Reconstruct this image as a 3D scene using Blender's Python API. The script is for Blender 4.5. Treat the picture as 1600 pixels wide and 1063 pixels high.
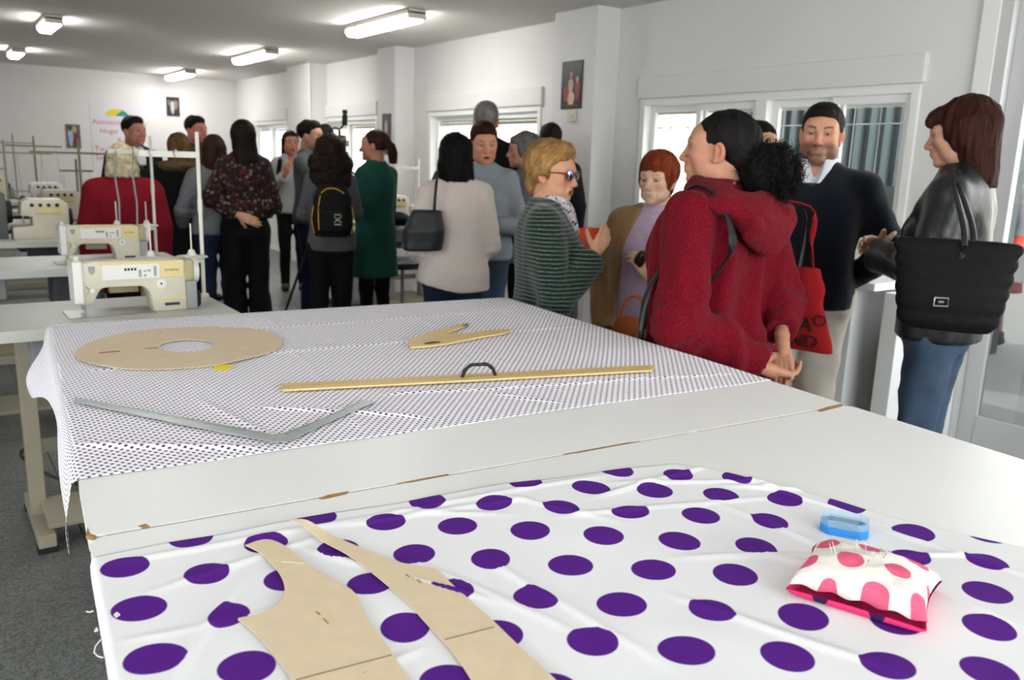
import bpy, bmesh, math, random
import numpy as np
from mathutils import Vector, Matrix, Euler
from mathutils.bvhtree import BVHTree

random.seed(7)
RNG = np.random.default_rng(7)
scene = bpy.context.scene
COL = scene.collection
for o in list(bpy.data.objects):
    bpy.data.objects.remove(o)

# ------------------------------------------------------------------ camera
FPX, PITCH, ROLL, YAW, CAM_H = 1300.0, math.radians(12.1), math.radians(1.87), math.radians(35.47), 1.47
_h = np.array([math.sin(YAW), math.cos(YAW), 0.0])
_r0 = np.array([math.cos(YAW), -math.sin(YAW), 0.0])
_z = np.array([0, 0, 1.0])
CF = _h * math.cos(PITCH) - _z * math.sin(PITCH)
_u0 = _h * math.sin(PITCH) + _z * math.cos(PITCH)
CR = math.cos(ROLL) * _r0 + math.sin(ROLL) * _u0
CU = -math.sin(ROLL) * _r0 + math.cos(ROLL) * _u0
CC = np.array([0, 0, CAM_H])
cam_data = bpy.data.cameras.new('camera')
cam = bpy.data.objects.new('camera', cam_data)
COL.objects.link(cam)
cam.matrix_world = Matrix(((CR[0], CU[0], -CF[0], 0), (CR[1], CU[1], -CF[1], 0), (CR[2], CU[2], -CF[2], CAM_H), (0, 0, 0, 1)))
cam_data.sensor_width = 36.0
cam_data.lens = 36.0 * FPX / 1600.0
cam_data.clip_start = 0.05
cam_data.clip_end = 200
cam_data.dof.use_dof = True
cam_data.dof.focus_distance = 1.5
cam_data.dof.aperture_fstop = 6.5
scene.camera = cam

# ------------------------------------------------------------------ world, lights, exposure
world = bpy.data.worlds.new('daylight')
scene.world = world
world.use_nodes = True
_bg = world.node_tree.nodes['Background']
_bg.inputs[0].default_value = (0.95, 0.98, 1.0, 1)
_bg.inputs[1].default_value = 4.2
sun = bpy.data.objects.new('sun', bpy.data.lights.new('sun', 'SUN'))
COL.objects.link(sun)
sun.data.energy = 5.0
sun.data.angle = math.radians(0.6)
sun.data.color = (1.0, 0.94, 0.84)
sun.rotation_euler = (math.radians(48), 0, math.radians(-160))


def area_light(name, loc, rot, sx, sy, power, col=(1, 1, 1)):
    d = bpy.data.lights.new(name, 'AREA')
    d.shape = 'RECTANGLE'
    d.size, d.size_y, d.energy, d.color = sx, sy, power, col
    o = bpy.data.objects.new(name, d)
    COL.objects.link(o)
    o.location, o.rotation_euler = loc, rot
    return o


DAY = (1.0, 0.99, 0.98)
# daylight through the glazed entrance (right wall, beside and behind the camera) and the windows behind the camera
area_light('daylight_entrance', (4.9, 0.1, 1.35), (0, math.radians(90), 0), 2.3, 3.2, 42, DAY)
area_light('daylight_rear_window', (1.0, -3.35, 1.6), (math.radians(90), 0, 0), 4.2, 1.7, 130, DAY)
area_light('fill_light_left', (-2.75, 1.0, 1.6), (0, math.radians(-90), 0), 1.2, 3.6, 36, DAY)  # added fill from the left, evens out the light near the camera
scene.view_settings.view_transform = 'Standard'
scene.view_settings.look = 'None'
scene.view_settings.exposure = 0.74
scene.view_settings.gamma = 1.0
scene.view_settings.use_curve_mapping = False
scene.cycles.use_denoising = True
scene.cycles.max_bounces = 8
scene.cycles.diffuse_bounces = 4
scene.cycles.caustics_reflective = False
scene.cycles.caustics_refractive = False


def ray(x, y):
    return CF + CR * (x - 800.0) / FPX - CU * (y - 531.5) / FPX


def on_z(x, y, z):
    d = ray(x, y)
    return CC + d * (z - CAM_H) / d[2]


def on_x(x, y, X):
    d = ray(x, y)
    return CC + d * X / d[0]


def on_y(x, y, Y):
    d = ray(x, y)
    return CC + d * Y / d[1]


def at_depth(x, y, t):
    return CC + ray(x, y) * t


# ------------------------------------------------------------------ materials
def srgb(h):
    if isinstance(h, str):
        h = h.lstrip('#')
        c = [int(h[i:i + 2], 16) / 255 for i in (0, 2, 4)]
    else:
        c = [v / 255 for v in h]
    return tuple((v / 12.92 if v <= 0.04045 else ((v + 0.055) / 1.055) ** 2.4) for v in c)


MATS = {}


def mat(name, col, rough=0.6, spec=0.4, metal=0.0, var=0.0, vscale=20.0, bump=0.0, bscale=200.0, bdetail=3.0,
        stretch=(1, 1, 1), sheen=0.0, emit=0.0, alpha=1.0, trans=0.0, vcol=False, col2=None, sub=0.0, ior=1.45, coat=0.0):
    if name in MATS:
        return MATS[name]
    m = bpy.data.materials.new(name)
    MATS[name] = m
    m.use_nodes = True
    nt = m.node_tree
    b = nt.nodes['Principled BSDF']
    c = srgb(col) if not (isinstance(col, tuple) and max(col) <= 1.0) else col
    b.inputs['Base Color'].default_value = (*c, 1)
    b.inputs['Roughness'].default_value = rough
    b.inputs['Specular IOR Level'].default_value = spec
    b.inputs['Metallic'].default_value = metal
    b.inputs['IOR'].default_value = ior
    if coat:
        b.inputs['Coat Weight'].default_value = coat
    if sheen:
        b.inputs['Sheen Weight'].default_value = sheen
        b.inputs['Sheen Roughness'].default_value = 0.5
    if sub:
        b.inputs['Subsurface Weight'].default_value = sub
        b.inputs['Subsurface Radius'].default_value = (0.012, 0.005, 0.003)
        b.inputs['Subsurface Scale'].default_value = 1.0
    if emit:
        b.inputs['Emission Color'].default_value = (*c, 1)
        b.inputs['Emission Strength'].default_value = emit
    if trans:
        b.inputs['Transmission Weight'].default_value = trans
    if alpha < 1:
        b.inputs['Alpha'].default_value = alpha
    out = None
    L = nt.links.new
    tc = None
    if var or bump or col2:
        tc = nt.nodes.new('ShaderNodeTexCoord')
        mp = nt.nodes.new('ShaderNodeMapping')
        mp.inputs['Scale'].default_value = stretch
        L(tc.outputs['Object'], mp.inputs['Vector'])
    src = None
    if vcol:
        a = nt.nodes.new('ShaderNodeVertexColor')
        a.layer_name = 'Col'
        src = a.outputs['Color']
    if var or col2:
        n = nt.nodes.new('ShaderNodeTexNoise')
        n.inputs['Scale'].default_value = vscale
        n.inputs['Detail'].default_value = 4
        L(mp.outputs[0], n.inputs['Vector'])
        mx = nt.nodes.new('ShaderNodeMix')
        mx.data_type = 'RGBA'
        if col2:
            c2 = srgb(col2)
            mx.inputs['A'].default_value = (*c, 1)
            mx.inputs['B'].default_value = (*c2, 1)
            rp = nt.nodes.new('ShaderNodeMapRange')
            rp.inputs['From Min'].default_value = 0.35
            rp.inputs['From Max'].default_value = 0.65
            L(n.outputs['Fac'], rp.inputs['Value'])
            L(rp.outputs[0], mx.inputs['Factor'])
        else:
            mx.blend_type = 'MULTIPLY'
            mx.inputs['Factor'].default_value = 1.0
            if src is not None:
                L(src, mx.inputs['A'])
            else:
                mx.inputs['A'].default_value = (*c, 1)
            rp = nt.nodes.new('ShaderNodeMapRange')
            rp.inputs['From Min'].default_value = 0.25
            rp.inputs['From Max'].default_value = 0.75
            rp.inputs['To Min'].default_value = 1 - var
            rp.inputs['To Max'].default_value = 1 + var
            L(n.outputs['Fac'], rp.inputs['Value'])
            L(rp.outputs[0], mx.inputs['B'])
        src = mx.outputs['Result']
    if src is not None:
        L(src, b.inputs['Base Color'])
    if bump:
        n2 = nt.nodes.new('ShaderNodeTexNoise')
        n2.inputs['Scale'].default_value = bscale
        n2.inputs['Detail'].default_value = bdetail
        L(mp.outputs[0], n2.inputs['Vector'])
        bp = nt.nodes.new('ShaderNodeBump')
        bp.inputs['Strength'].default_value = min(1.0, bump)
        bp.inputs['Distance'].default_value = 0.004 * max(1.0, bump)
        L(n2.outputs['Fac'], bp.inputs['Height'])
        L(bp.outputs[0], b.inputs['Normal'])
    return m


# ------------------------------------------------------------------ object helpers
def tag(o, label=None, cat=None, group=None, kind=None):
    if label:
        o['label'] = label
    if cat:
        o['category'] = cat
    if group:
        o['group'] = group
    if kind:
        o['kind'] = kind
    return o


def empty(name, loc=(0, 0, 0), rz=0.0, label=None, cat=None, group=None, kind=None):
    o = bpy.data.objects.new(name, None)
    COL.objects.link(o)
    o.empty_display_size = 0.05
    o.location = loc
    o.rotation_euler = (0, 0, rz)
    return tag(o, label, cat, group, kind)


def link(name, me, m=None, parent=None):
    o = bpy.data.objects.new(name, me)
    COL.objects.link(o)
    if parent is not None:
        o.parent = parent
    if m is not None and len(me.materials) == 0:
        me.materials.append(m)
    return o


class MB:
    """collects simple solids into one bmesh"""

    def __init__(s):
        s.bm = bmesh.new()

    def _post(s, vs, M):
        bmesh.ops.transform(s.bm, matrix=M, verts=vs)

    def box(s, c, size, rot=None, bevel=0.0, seg=2):
        r = bmesh.ops.create_cube(s.bm, size=1.0)
        M = Matrix.Translation(Vector(c)) @ (Euler(rot).to_matrix().to_4x4() if rot else Matrix()) @ Matrix.Diagonal((*size, 1))
        s._post(r['verts'], M)
        if bevel:
            es = list({e for v in r['verts'] for e in v.link_edges})
            bmesh.ops.bevel(s.bm, geom=es, offset=bevel, segments=seg, affect='EDGES', profile=0.5)
        return s

    def cyl(s, a, b, r0, r1=None, seg=16, caps=True):
        a, b = Vector(a), Vector(b)
        d = b - a
        r = bmesh.ops.create_cone(s.bm, cap_ends=caps, segments=seg, radius1=r0, radius2=r0 if r1 is None else r1, depth=d.length)
        q = Vector((0, 0, 1)).rotation_difference(d.normalized())
        s._post(r['verts'], Matrix.Translation((a + b) / 2) @ q.to_matrix().to_4x4())
        return s

    def tube(s, pts, rad, seg=8, flat=None):
        pts = [Vector(p) for p in pts]
        n = len(pts)
        rads = rad if isinstance(rad, (list, tuple)) else [rad] * n
        rings = []
        up = Vector((0.02, 0.01, 1)).normalized()
        for i, p in enumerate(pts):
            t = (pts[min(i + 1, n - 1)] - pts[max(i - 1, 0)]).normalized()
            u = t.cross(up)
            if u.length < 0.05:
                u = t.cross(Vector((1, 0, 0)))
            u.normalize()
            v = u.cross(t)
            fl = flat if flat else 1.0
            rings.append([s.bm.verts.new(p + u * math.cos(2 * math.pi * k / seg) * rads[i] + v * math.sin(2 * math.pi * k / seg) * rads[i] * fl) for k in range(seg)])
        for i in range(n - 1):
            for k in range(seg):
                s.bm.faces.new((rings[i][k], rings[i][(k + 1) % seg], rings[i + 1][(k + 1) % seg], rings[i + 1][k]))
        s.bm.faces.new(rings[0][::-1])
        s.bm.faces.new(rings[-1])
        return s

    def lathe(s, prof, c=(0, 0, 0), seg=24):
        rings = []
        for r, z in prof:
            rings.append([s.bm.verts.new((c[0] + r * math.cos(2 * math.pi * k / seg), c[1] + r * math.sin(2 * math.pi * k / seg), c[2] + z)) for k in range(seg)])
        for i in range(len(prof) - 1):
            for k in range(seg):
                s.bm.faces.new((rings[i][k], rings[i][(k + 1) % seg], rings[i + 1][(k + 1) % seg], rings[i + 1][k]))
        s.bm.faces.new(rings[0][::-1])
        s.bm.faces.new(rings[-1])
        return s

    def prism(s, poly, z0, z1, M=None, bevel=0.0, seg=2):
        """poly in xy, extruded z0..z1, then transformed by M"""
        lo = [s.bm.verts.new((p[0], p[1], z0)) for p in poly]
        hi = [s.bm.verts.new((p[0], p[1], z1)) for p in poly]
        n = len(poly)
        s.bm.faces.new(lo[::-1])
        s.bm.faces.new(hi)
        for i in range(n):
            s.bm.faces.new((lo[i], lo[(i + 1) % n], hi[(i + 1) % n], hi[i]))
        vs = lo + hi
        if M is not None:
            s._post(vs, M)
        if bevel:
            es = list({e for v in vs for e in v.link_edges})
            bmesh.ops.bevel(s.bm, geom=es, offset=bevel, segments=seg, affect='EDGES', profile=0.5)
        return s

    def build(s, name, m=None, parent=None, smooth=False, mesh_only=False):
        bmesh.ops.recalc_face_normals(s.bm, faces=s.bm.faces)
        me = bpy.data.meshes.new(name)
        s.bm.to_mesh(me)
        s.bm.free()
        if smooth:
            me.polygons.foreach_set('use_smooth', [True] * len(me.polygons))
            try:
                me.set_sharp_from_angle(angle=math.radians(smooth if smooth is not True else 40))
            except Exception:
                pass
        if mesh_only:
            if m:
                me.materials.append(m)
            return me
        return link(name, me, m, parent)


def text(name, body, size, m, M, parent=None, ext=0.0004, align='CENTER'):
    c = bpy.data.curves.new(name, 'FONT')
    c.body = body
    c.size = size
    c.extrude = ext
    c.align_x = align
    c.align_y = 'CENTER'
    c.resolution_u = 2
    o = bpy.data.objects.new(name, c)
    me = bpy.data.meshes.new_from_object(o)
    bpy.data.objects.remove(o)
    me.name = name
    o = link(name, me, m)
    if parent is not None:
        o.parent = parent
    o.matrix_local = M
    return o


def basis(o, ex, ey, ez):
    return Matrix(((ex[0], ey[0], ez[0], o[0]), (ex[1], ey[1], ez[1], o[1]), (ex[2], ey[2], ez[2], o[2]), (0, 0, 0, 1)))


def np_mesh(name, V, Q, smooth=True, col=None):
    me = bpy.data.meshes.new(name)
    n, m = len(V), len(Q)
    k = Q.shape[1] if m else 4
    me.vertices.add(n)
    me.vertices.foreach_set('co', np.ascontiguousarray(V, dtype=np.float32).ravel())
    me.loops.add(m * k)
    me.loops.foreach_set('vertex_index', np.ascontiguousarray(Q, dtype=np.int32).ravel())
    me.polygons.add(m)
    me.polygons.foreach_set('loop_start', np.arange(0, m * k, k, dtype=np.int32))
    me.polygons.foreach_set('use_smooth', np.full(m, bool(smooth)))
    me.update(calc_edges=True)
    me.validate()
    if col is not None:
        a = me.color_attributes.new('Col', 'FLOAT_COLOR', 'POINT')
        a.data.foreach_set('color', np.concatenate([col, np.ones((n, 1))], 1).astype(np.float32).ravel())
    return me


def smoothstep(a, b, x):
    t = np.clip((x - a) / (b - a), 0, 1)
    return t * t * (3 - 2 * t)
# ------------------------------------------------------------------ the room
RX, LX, YB, YF, CZ = 4.5, -2.6, 14.5, -3.2, 2.63
M_wall = mat('wall_paint', '#d9d7d5', .85, .2, var=.02, vscale=3, bump=.06, bscale=180)
M_ceil = mat('ceiling_paint', '#d6d2cd', .9, .15, var=.02, vscale=2, bump=.05, bscale=150)
M_pvc = mat('white_pvc', '#e4e4e2', .35, .4)
M_alu = mat('grey_door_frame', '#c2c2c2', .4, .4)
M_dark = mat('dark_rubber', '#1b1b1c', .6)
M_lam = mat('white_laminate', '#e3e3e2', .38, .35, var=.012, vscale=6, bump=.015, bscale=90)


def glass_mat(name, tint=(1, 1, 1), refl=.06):
    m = bpy.data.materials.new(name)
    m.use_nodes = True
    nt = m.node_tree
    nt.nodes.remove(nt.nodes['Principled BSDF'])
    t = nt.nodes.new('ShaderNodeBsdfTransparent')
    t.inputs[0].default_value = (*tint, 1)
    g = nt.nodes.new('ShaderNodeBsdfGlossy')
    g.inputs['Roughness'].default_value = .02
    mx = nt.nodes.new('ShaderNodeMixShader')
    mx.inputs[0].default_value = refl
    nt.links.new(t.outputs[0], mx.inputs[1])
    nt.links.new(g.outputs[0], mx.inputs[2])
    nt.links.new(mx.outputs[0], nt.nodes['Material Output'].inputs[0])
    return m


M_glass = glass_mat('window_glass', (.95, .97, .97))
M_glass_low = glass_mat('door_glass_tinted', (.34, .36, .38))


def box_between(b, x0, x1, y0, y1, z0, z1, bevel=0.0):
    b.box(((x0 + x1) / 2, (y0 + y1) / 2, (z0 + z1) / 2), (abs(x1 - x0), abs(y1 - y0), abs(z1 - z0)), bevel=bevel)
    return b


def wall_with_holes(name, x0, x1, y0, y1, z1, holes, along='y'):
    """a wall slab along y (or x) pierced by rectangular openings (a0, a1, zlo, zhi)"""
    b = MB()
    holes = sorted(holes)
    a, end = (y0, y1) if along == 'y' else (x0, x1)

    def slab(p, q, zl, zh):
        if q - p > 1e-4 and zh - zl > 1e-4:
            if along == 'y':
                box_between(b, x0, x1, p, q, zl, zh)
            else:
                box_between(b, p, q, y0, y1, zl, zh)
    for h0, h1, zl, zh in holes:
        slab(a, h0, 0, z1)
        slab(h0, h1, 0, zl)
        slab(h0, h1, zh, z1)
        a = h1
    slab(a, end, 0, z1)
    return tag(b.build(name, M_wall), kind='structure')


WZ0, WZ1 = 1.115, 1.957
WINS = [(2.57, 4.74), (5.98, 7.95), (9.17, 10.92), (12.1, 13.6)]
DOOR = (-1.2, 2.20, 0.0, 2.42)
wall_with_holes('wall_right', RX, RX + .24, YF, YB, CZ, [DOOR] + [(a, b, WZ0, WZ1) for a, b in WINS])
wall_with_holes('wall_rear', LX, RX, YF - .2, YF, CZ, [(-1.1, 3.1, .75, 2.45)], 'x')
wall_with_holes('wall_left', LX - .2, LX, YF, YB, CZ, [(-.8, 2.8, 1.0, 2.2)])  # unseen opening, added to let the left fill light in
wall_with_holes('wall_back', LX, RX, YB, YB + .2, CZ, [], 'x')
b = MB()
box_between(b, LX - .2, RX + .24, YF - .2, YB + .2, CZ, CZ + .18)
tag(b.build('ceiling', M_ceil), kind='structure')
# pillars standing proud of the right wall
for i, (y0, y1) in enumerate(((5.03, 5.55), (8.30, 8.72), (10.92 - .25, 11.5))):
    b = MB()
    box_between(b, 4.275, RX, y0, y1, 0, CZ)
    tag(b.build('wall_pillar', M_wall), kind='structure')
b = MB()
b.tube([(4.262, 10.66, .3), (4.262, 10.66, CZ)], .012)
tag(b.build('cable_conduit', M_wall), 'thin white cable conduit running up the far pillar', 'conduit')

# floor: terrazzo tiles over a darker bed
M_bed = mat('floor_joint', '#4c4d4c', .8)
b = MB()
box_between(b, LX - .2, RX + .24, YF - .2, YB + .2, -.2, -.0035)
floor = tag(b.build('floor', M_bed), kind='structure')


def terrazzo():
    m = mat('terrazzo_tile', '#7c7e7c', .42, .4, var=.10, vscale=2.2, bump=.02, bscale=60)
    nt = m.node_tree
    pr = nt.nodes['Principled BSDF']
    tc = nt.nodes.new('ShaderNodeTexCoord')
    oi = nt.nodes.new('ShaderNodeObjectInfo')
    ad = nt.nodes.new('ShaderNodeVectorMath')
    ad.operation = 'ADD'
    nt.links.new(tc.outputs['Object'], ad.inputs[0])
    nt.links.new(oi.outputs['Location'], ad.inputs[1])
    v = nt.nodes.new('ShaderNodeTexVoronoi')
    v.inputs['Scale'].default_value = 150
    nt.links.new(ad.outputs[0], v.inputs['Vector'])
    cr = nt.nodes.new('ShaderNodeValToRGB')
    e = cr.color_ramp.elements
    e[0].position, e[0].color = 0, (*srgb('#525452'), 1)
    e[1].position, e[1].color = 1, (*srgb('#7f817e'), 1)
    sp = nt.nodes.new('ShaderNodeSeparateColor')
    nt.links.new(v.outputs['Color'], sp.inputs[0])
    nt.links.new(sp.outputs[0], cr.inputs[0])
    n = nt.nodes.new('ShaderNodeTexNoise')
    n.inputs['Scale'].default_value = 1.3
    nt.links.new(ad.outputs[0], n.inputs['Vector'])
    mr = nt.nodes.new('ShaderNodeMapRange')
    mr.inputs['To Min'].default_value, mr.inputs['To Max'].default_value = .86, 1.1
    nt.links.new(n.outputs['Fac'], mr.inputs['Value'])
    rn = nt.nodes.new('ShaderNodeMapRange')
    rn.inputs['To Min'].default_value, rn.inputs['To Max'].default_value = .94, 1.05
    nt.links.new(oi.outputs['Random'], rn.inputs['Value'])
    m1 = nt.nodes.new('ShaderNodeVectorMath')
    m1.operation = 'SCALE'
    nt.links.new(cr.outputs[0], m1.inputs[0])
    nt.links.new(mr.outputs[0], m1.inputs['Scale'])
    m2 = nt.nodes.new('ShaderNodeVectorMath')
    m2.operation = 'SCALE'
    nt.links.new(m1.outputs[0], m2.inputs[0])
    nt.links.new(rn.outputs[0], m2.inputs['Scale'])
    nt.links.new(m2.outputs[0], pr.inputs['Base Color'])
    return m


TS = .6
b = MB()
b.box((0, 0, -.01), (TS - .004, TS - .004, .02), bevel=.0012, seg=1)
tile_me = b.build('tile', terrazzo(), mesh_only=True)
ny = int((YB - .5) / TS)
for i in range(int((RX - LX) / TS + .99)):
    for j in range(ny + 1):
        cx, cy = LX + TS * (i + .5), .5 + TS * (j + .5)
        if cx + TS / 2 > RX + .14 or cy + TS / 2 > YB + .2:
            continue
        t = link('tile', tile_me, None, floor)
        t.location = (cx, cy, 0)
b = MB()
box_between(b, LX, RX, YF, .498, -.02, 0)
o = b.build('tile_field', MATS['terrazzo_tile'], floor)
for nm, x0, x1, y0, y1 in (('baseboard_back', LX, RX, YB - .012, YB), ('baseboard_left', LX, LX + .012, YF, YB)):
    b = MB()
    box_between(b, x0, x1, y0, y1, 0, .07)
    tag(b.build(nm, M_pvc), kind='structure')
prev = 2.29
for k, (a, c) in enumerate(((2.29, 5.03), (5.55, 8.30), (8.72, 10.67), (11.5, YB))):
    b = MB()
    box_between(b, RX - .012, RX, a, c, 0, .07)
    tag(b.build('baseboard_right', M_pvc), kind='structure')


# windows: sliding sashes, shutter box, half-raised roller shutter, outside grille
def window(n, y0, y1, mull, shut=.10, barstep=.115):
    root = empty('window_%d' % n, (RX, (y0 + y1) / 2, WZ0), kind='structure')
    oy = (y0 + y1) / 2

    def L(bm, name, m, par=root):
        o = bm.build(name, m, par)
        for v in o.data.vertices:
            pass
        o.data.transform(Matrix.Translation((-RX, -oy, -WZ0)))
        return o
    b = MB()
    fw = .05
    box_between(b, RX - .015, RX + .10, y0, y0 + fw, WZ0, WZ1, .004)
    box_between(b, RX - .015, RX + .10, y1 - fw, y1, WZ0, WZ1, .004)
    box_between(b, RX - .013, RX + .10, y0 + fw, y1 - fw, WZ1 - fw, WZ1, .004)
    box_between(b, RX - .013, RX + .10, y0 + fw, y1 - fw, WZ0, WZ0 + fw, .004)
    for m_ in mull:
        box_between(b, RX - .014, RX + .10, m_ - .045, m_ + .045, WZ0 + fw, WZ1 - fw, .004)
    L(b, 'window_frame', M_pvc)
    b = MB()
    box_between(b, RX - .035, RX + .01, y0 - .02, y1 + .02, WZ1, WZ1 + .155, .006)
    L(b, 'shutter_box', M_wall)
    b = MB()
    box_between(b, RX - .05, RX + .02, y0 - .02, y1 + .02, WZ0 - .03, WZ0, .006)
    L(b, 'window_sill', M_pvc)
    b = MB()
    k = 0
    z = WZ1 - .04
    while k < int(shut / .035) + 1:
        box_between(b, RX + .105, RX + .117, y0 + .03, y1 - .03, z - .034, z - .002, .003)
        z -= .036
        k += 1
    L(b, 'roller_shutter', mat('shutter_slat', '#cfcfcb', .6))
    edges = [y0 + fw] + [e for m_ in mull for e in (m_ - .045, m_ + .045)] + [y1 - fw]
    for q in range(0, len(edges), 2):
        a, c = edges[q], edges[q + 1]
        mid = (a + c) / 2
        for sgn, (p, r) in enumerate(((a, mid + .03), (mid - .03, c))):
            xo = RX + (.02 if sgn == 0 else .055)
            b = MB()
            s_ = .045
            box_between(b, xo, xo + .03, p, p + s_, WZ0 + fw, WZ1 - fw, .003)
            box_between(b, xo, xo + .03, r - s_, r, WZ0 + fw, WZ1 - fw, .003)
            box_between(b, xo + .001, xo + .029, p + s_, r - s_, WZ0 + fw, WZ0 + fw + s_, .003)
            box_between(b, xo + .001, xo + .029, p + s_, r - s_, WZ1 - fw - s_, WZ1 - fw, .003)
            so = L(b, 'sash', M_pvc)
            b = MB()
            box_between(b, xo + .012, xo + .017, p + s_ - .005, r - s_ + .005, WZ0 + fw + s_ - .005, WZ1 - fw - s_ + .005)
            L(b, 'pane', M_glass, so)
    b = MB()
    b.cyl((0, 0, 0), (0, 0, WZ1 - WZ0), .0042, seg=6)
    bar = b.build('grille_bar', mat('grille_grey', '#9c9b98', .5), mesh_only=True)
    y = y0 + barstep
    while y < y1 - .03:
        o = link('grille_bar', bar, None, root)
        o.location = (.19, y - oy, 0)
        y += barstep
    for zz in (WZ1 - WZ0 - .20,):
        b = MB()
        b.cyl((.19, y0 - oy, zz), (.19, y1 - oy, zz), .0042, seg=6)
        b.build('grille_rail', MATS['grille_grey'], root)
    return root


window(1, *WINS[0], (3.625,), .06, .17)
window(2, *WINS[1], (), .07, .12)
window(3, *WINS[2], (), .07, .12)
window(4, *WINS[3], (), .07, .12)

# window of the rear wall (behind the photographer)
root = empty('window_5', (1.0, YF, .75), kind='structure')
b = MB()
for x in (-2.1, -1.05, 0, 1.05, 2.1):
    b.box((x, -.1, .85), (.06, .08, 1.7))
for z in (.03, 1.67):
    b.box((0, -.1, z), (4.2, .08, .06))
b.build('window_frame', M_pvc, root)
for x in (-1.57, -.52, .52, 1.57):
    b = MB()
    b.box((x, -.1, .85), (1.0, .006, 1.6))
    b.build('pane', M_glass, root)


root = empty('window_6', (LX, 1.0, 1.0), kind='structure')  # out-of-view window, added to go with the left fill light
b = MB()
for y in (-1.77, -.6, .6, 1.77):
    b.box((-.1, y, .6), (.08, .06, 1.08))
for z in (.03, 1.17):
    b.box((-.1, 0, z), (.08, 3.6, .06))
b.build('window_frame', M_pvc, root)
for y in (-1.18, 0, 1.18):
    MB().box((-.1, y, .6), (.006, 1.1, 1.08)).build('pane', M_glass, root)


# glazed entrance
def door_leaf(n, y0, y1):
    r = empty('door_%d' % n, (RX + .06, (y0 + y1) / 2, 0), kind='structure')
    hw = (y1 - y0) / 2
    b = MB()
    for s_ in (-1, 1):
        b.box((0, s_ * (hw - .045), 1.2), (.05, .09, 2.38), bevel=.004)
    for z, h in ((.13, .17), (1.035, .17), (2.34, .10)):
        b.box((0, 0, z), (.05, hw * 2 - .16, h), bevel=.004)
    b.build('door_frame', M_alu if n == 1 else M_pvc, r)
    for z0, z1 in ((.21, .955), (1.115, 2.295)):
        b = MB()
        b.box((0, 0, (z0 + z1) / 2), (.008, hw * 2 - .16, z1 - z0))
        b.build('pane', M_glass_low if z0 < .5 else M_glass, r)
    b = MB()
    b.tube([(-.03, -hw + .05, .98), (-.075, -hw + .05, .98), (-.075, -hw + .17, .98)], .009)
    b.build('door_handle', M_alu, r)


door_leaf(1, 1.12, 2.14)
door_leaf(2, .06, 1.10)
door_leaf(3, -1.14, .04)
b = MB()
box_between(b, RX - .02, RX + .12, 2.14, 2.20, 0, 2.42, .004)
box_between(b, RX - .02, RX + .12, -1.2, -1.14, 0, 2.42, .004)
box_between(b, RX - .018, RX + .12, -1.14, 2.14, 2.38, 2.44, .004)
tag(b.build('trim_1', M_alu), kind='structure')
b = MB()
box_between(b, RX - .03, RX, 2.20, 2.29, 0, 2.5, .004)
tag(b.build('trim_2', M_pvc), kind='structure')

# ceiling lamps
M_tray = mat('lamp_tray', '#c9c3b8', .5)
M_dif = mat('lamp_diffuser', (1.0, .99, .97), .5, emit=25.0)
lamps = [(3.38, 6.8, 'nearest'), (3.38, 10.15, ''), (3.38, 13.55, ''), (1.15, 9.2, ''), (1.15, 12.3, ''), (1.15, 5.6, '')]
lab = ['long fluorescent ceiling lamp nearest the dark portrait on the pillar',
       'fluorescent ceiling lamp in the middle of the window-side row',
       'farthest fluorescent ceiling lamp of the window-side row, near the back wall corner',
       'larger of the two short ceiling lamps at upper left above the sewing stations',
       'smaller of the two short ceiling lamps at left, close to the back wall',
       'ceiling lamp above the first sewing stations, out of view']
for (x, y, _), lb in zip(lamps, lab):
    kx, ky = (.82, .97) if x > 2 else (.78, .50)
    r = empty('ceiling_lamp', (x, y, CZ), 0, lb, 'lamp', 'fluorescent ceiling lamps')
    b = MB()
    b.box((0, 0, -.02), (.19 * kx, 1.28 * ky, .04), bevel=.006)
    for s_ in (-1, 1):
        b.box((0, s_ * (.64 * ky - .015), -.045), (.19 * kx, .03, .06), bevel=.006)
    b.build('tray', M_tray, r)
    b = MB()
    b.prism([(-.085, -.038), (.085, -.038), (.075, -.085), (.055, -.098), (-.055, -.098), (-.075, -.085)], -.64 * ky + .03, .64 * ky - .03,
            Matrix(((kx, 0, 0, 0), (0, 0, 1, 0), (0, 1, 0, 0), (0, 0, 0, 1))))
    b.build('diffuser', M_dif, r)
    for s_ in (-1, 1):
        for yy in (-.42, .42):
            MB().box((s_ * .088 * kx, yy * ky, -.045), (.008, .03, .04)).build('clip', M_alu, r)

# outside: sunlit paving, a pale building, a ribbed shed beside the window
M_pave = mat('paving', '#c9c2b6', .9, var=.06, vscale=3)
b = MB()
box_between(b, RX + .24, 40, -30, 45, -.25, -.04)
tag(b.build('ground_outside', M_pave), kind='structure')
b = MB()
box_between(b, 16, 17, -20, 40, -.04, 3.2)
r = tag(b.build('house', mat('render_cream', '#e9dfcd', .9)), 'pale low house across the sunlit yard seen through the glass door', 'building')
b = MB()
b.box((15.6, 10, 3.3), (1.8, 60, .16))
b.build('roof', mat('roof_tile', '#a9825f', .9, var=.2, vscale=6), r)
b = MB()
box_between(b, 15.92, 16.05, 4.2, 6.0, 1.9, 2.5)
b.build('awning', mat('awning_green', '#7fa98c', .8), r)
r = empty('garden_shed', (6.0, 4.1, -.04), 0, 'grey-teal ribbed metal shed standing outside behind the right window', 'shed')
b = MB()
box_between(b, .03, 1.6, -.75, 1.05, 0, 2.5)
b.build('shed_wall', mat('shed_teal', '#333d3f', .6), r)
pan = MB().box((0, 0, 1.25), (.05, .06, 2.5), bevel=.012).build('rib', mat('shed_rib', '#3e494c', .6), mesh_only=True)
for k in range(15):
    o = link('rib', pan, None, r)
    o.location = (0, -.70 + k * .12, 0)
b = MB()
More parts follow.
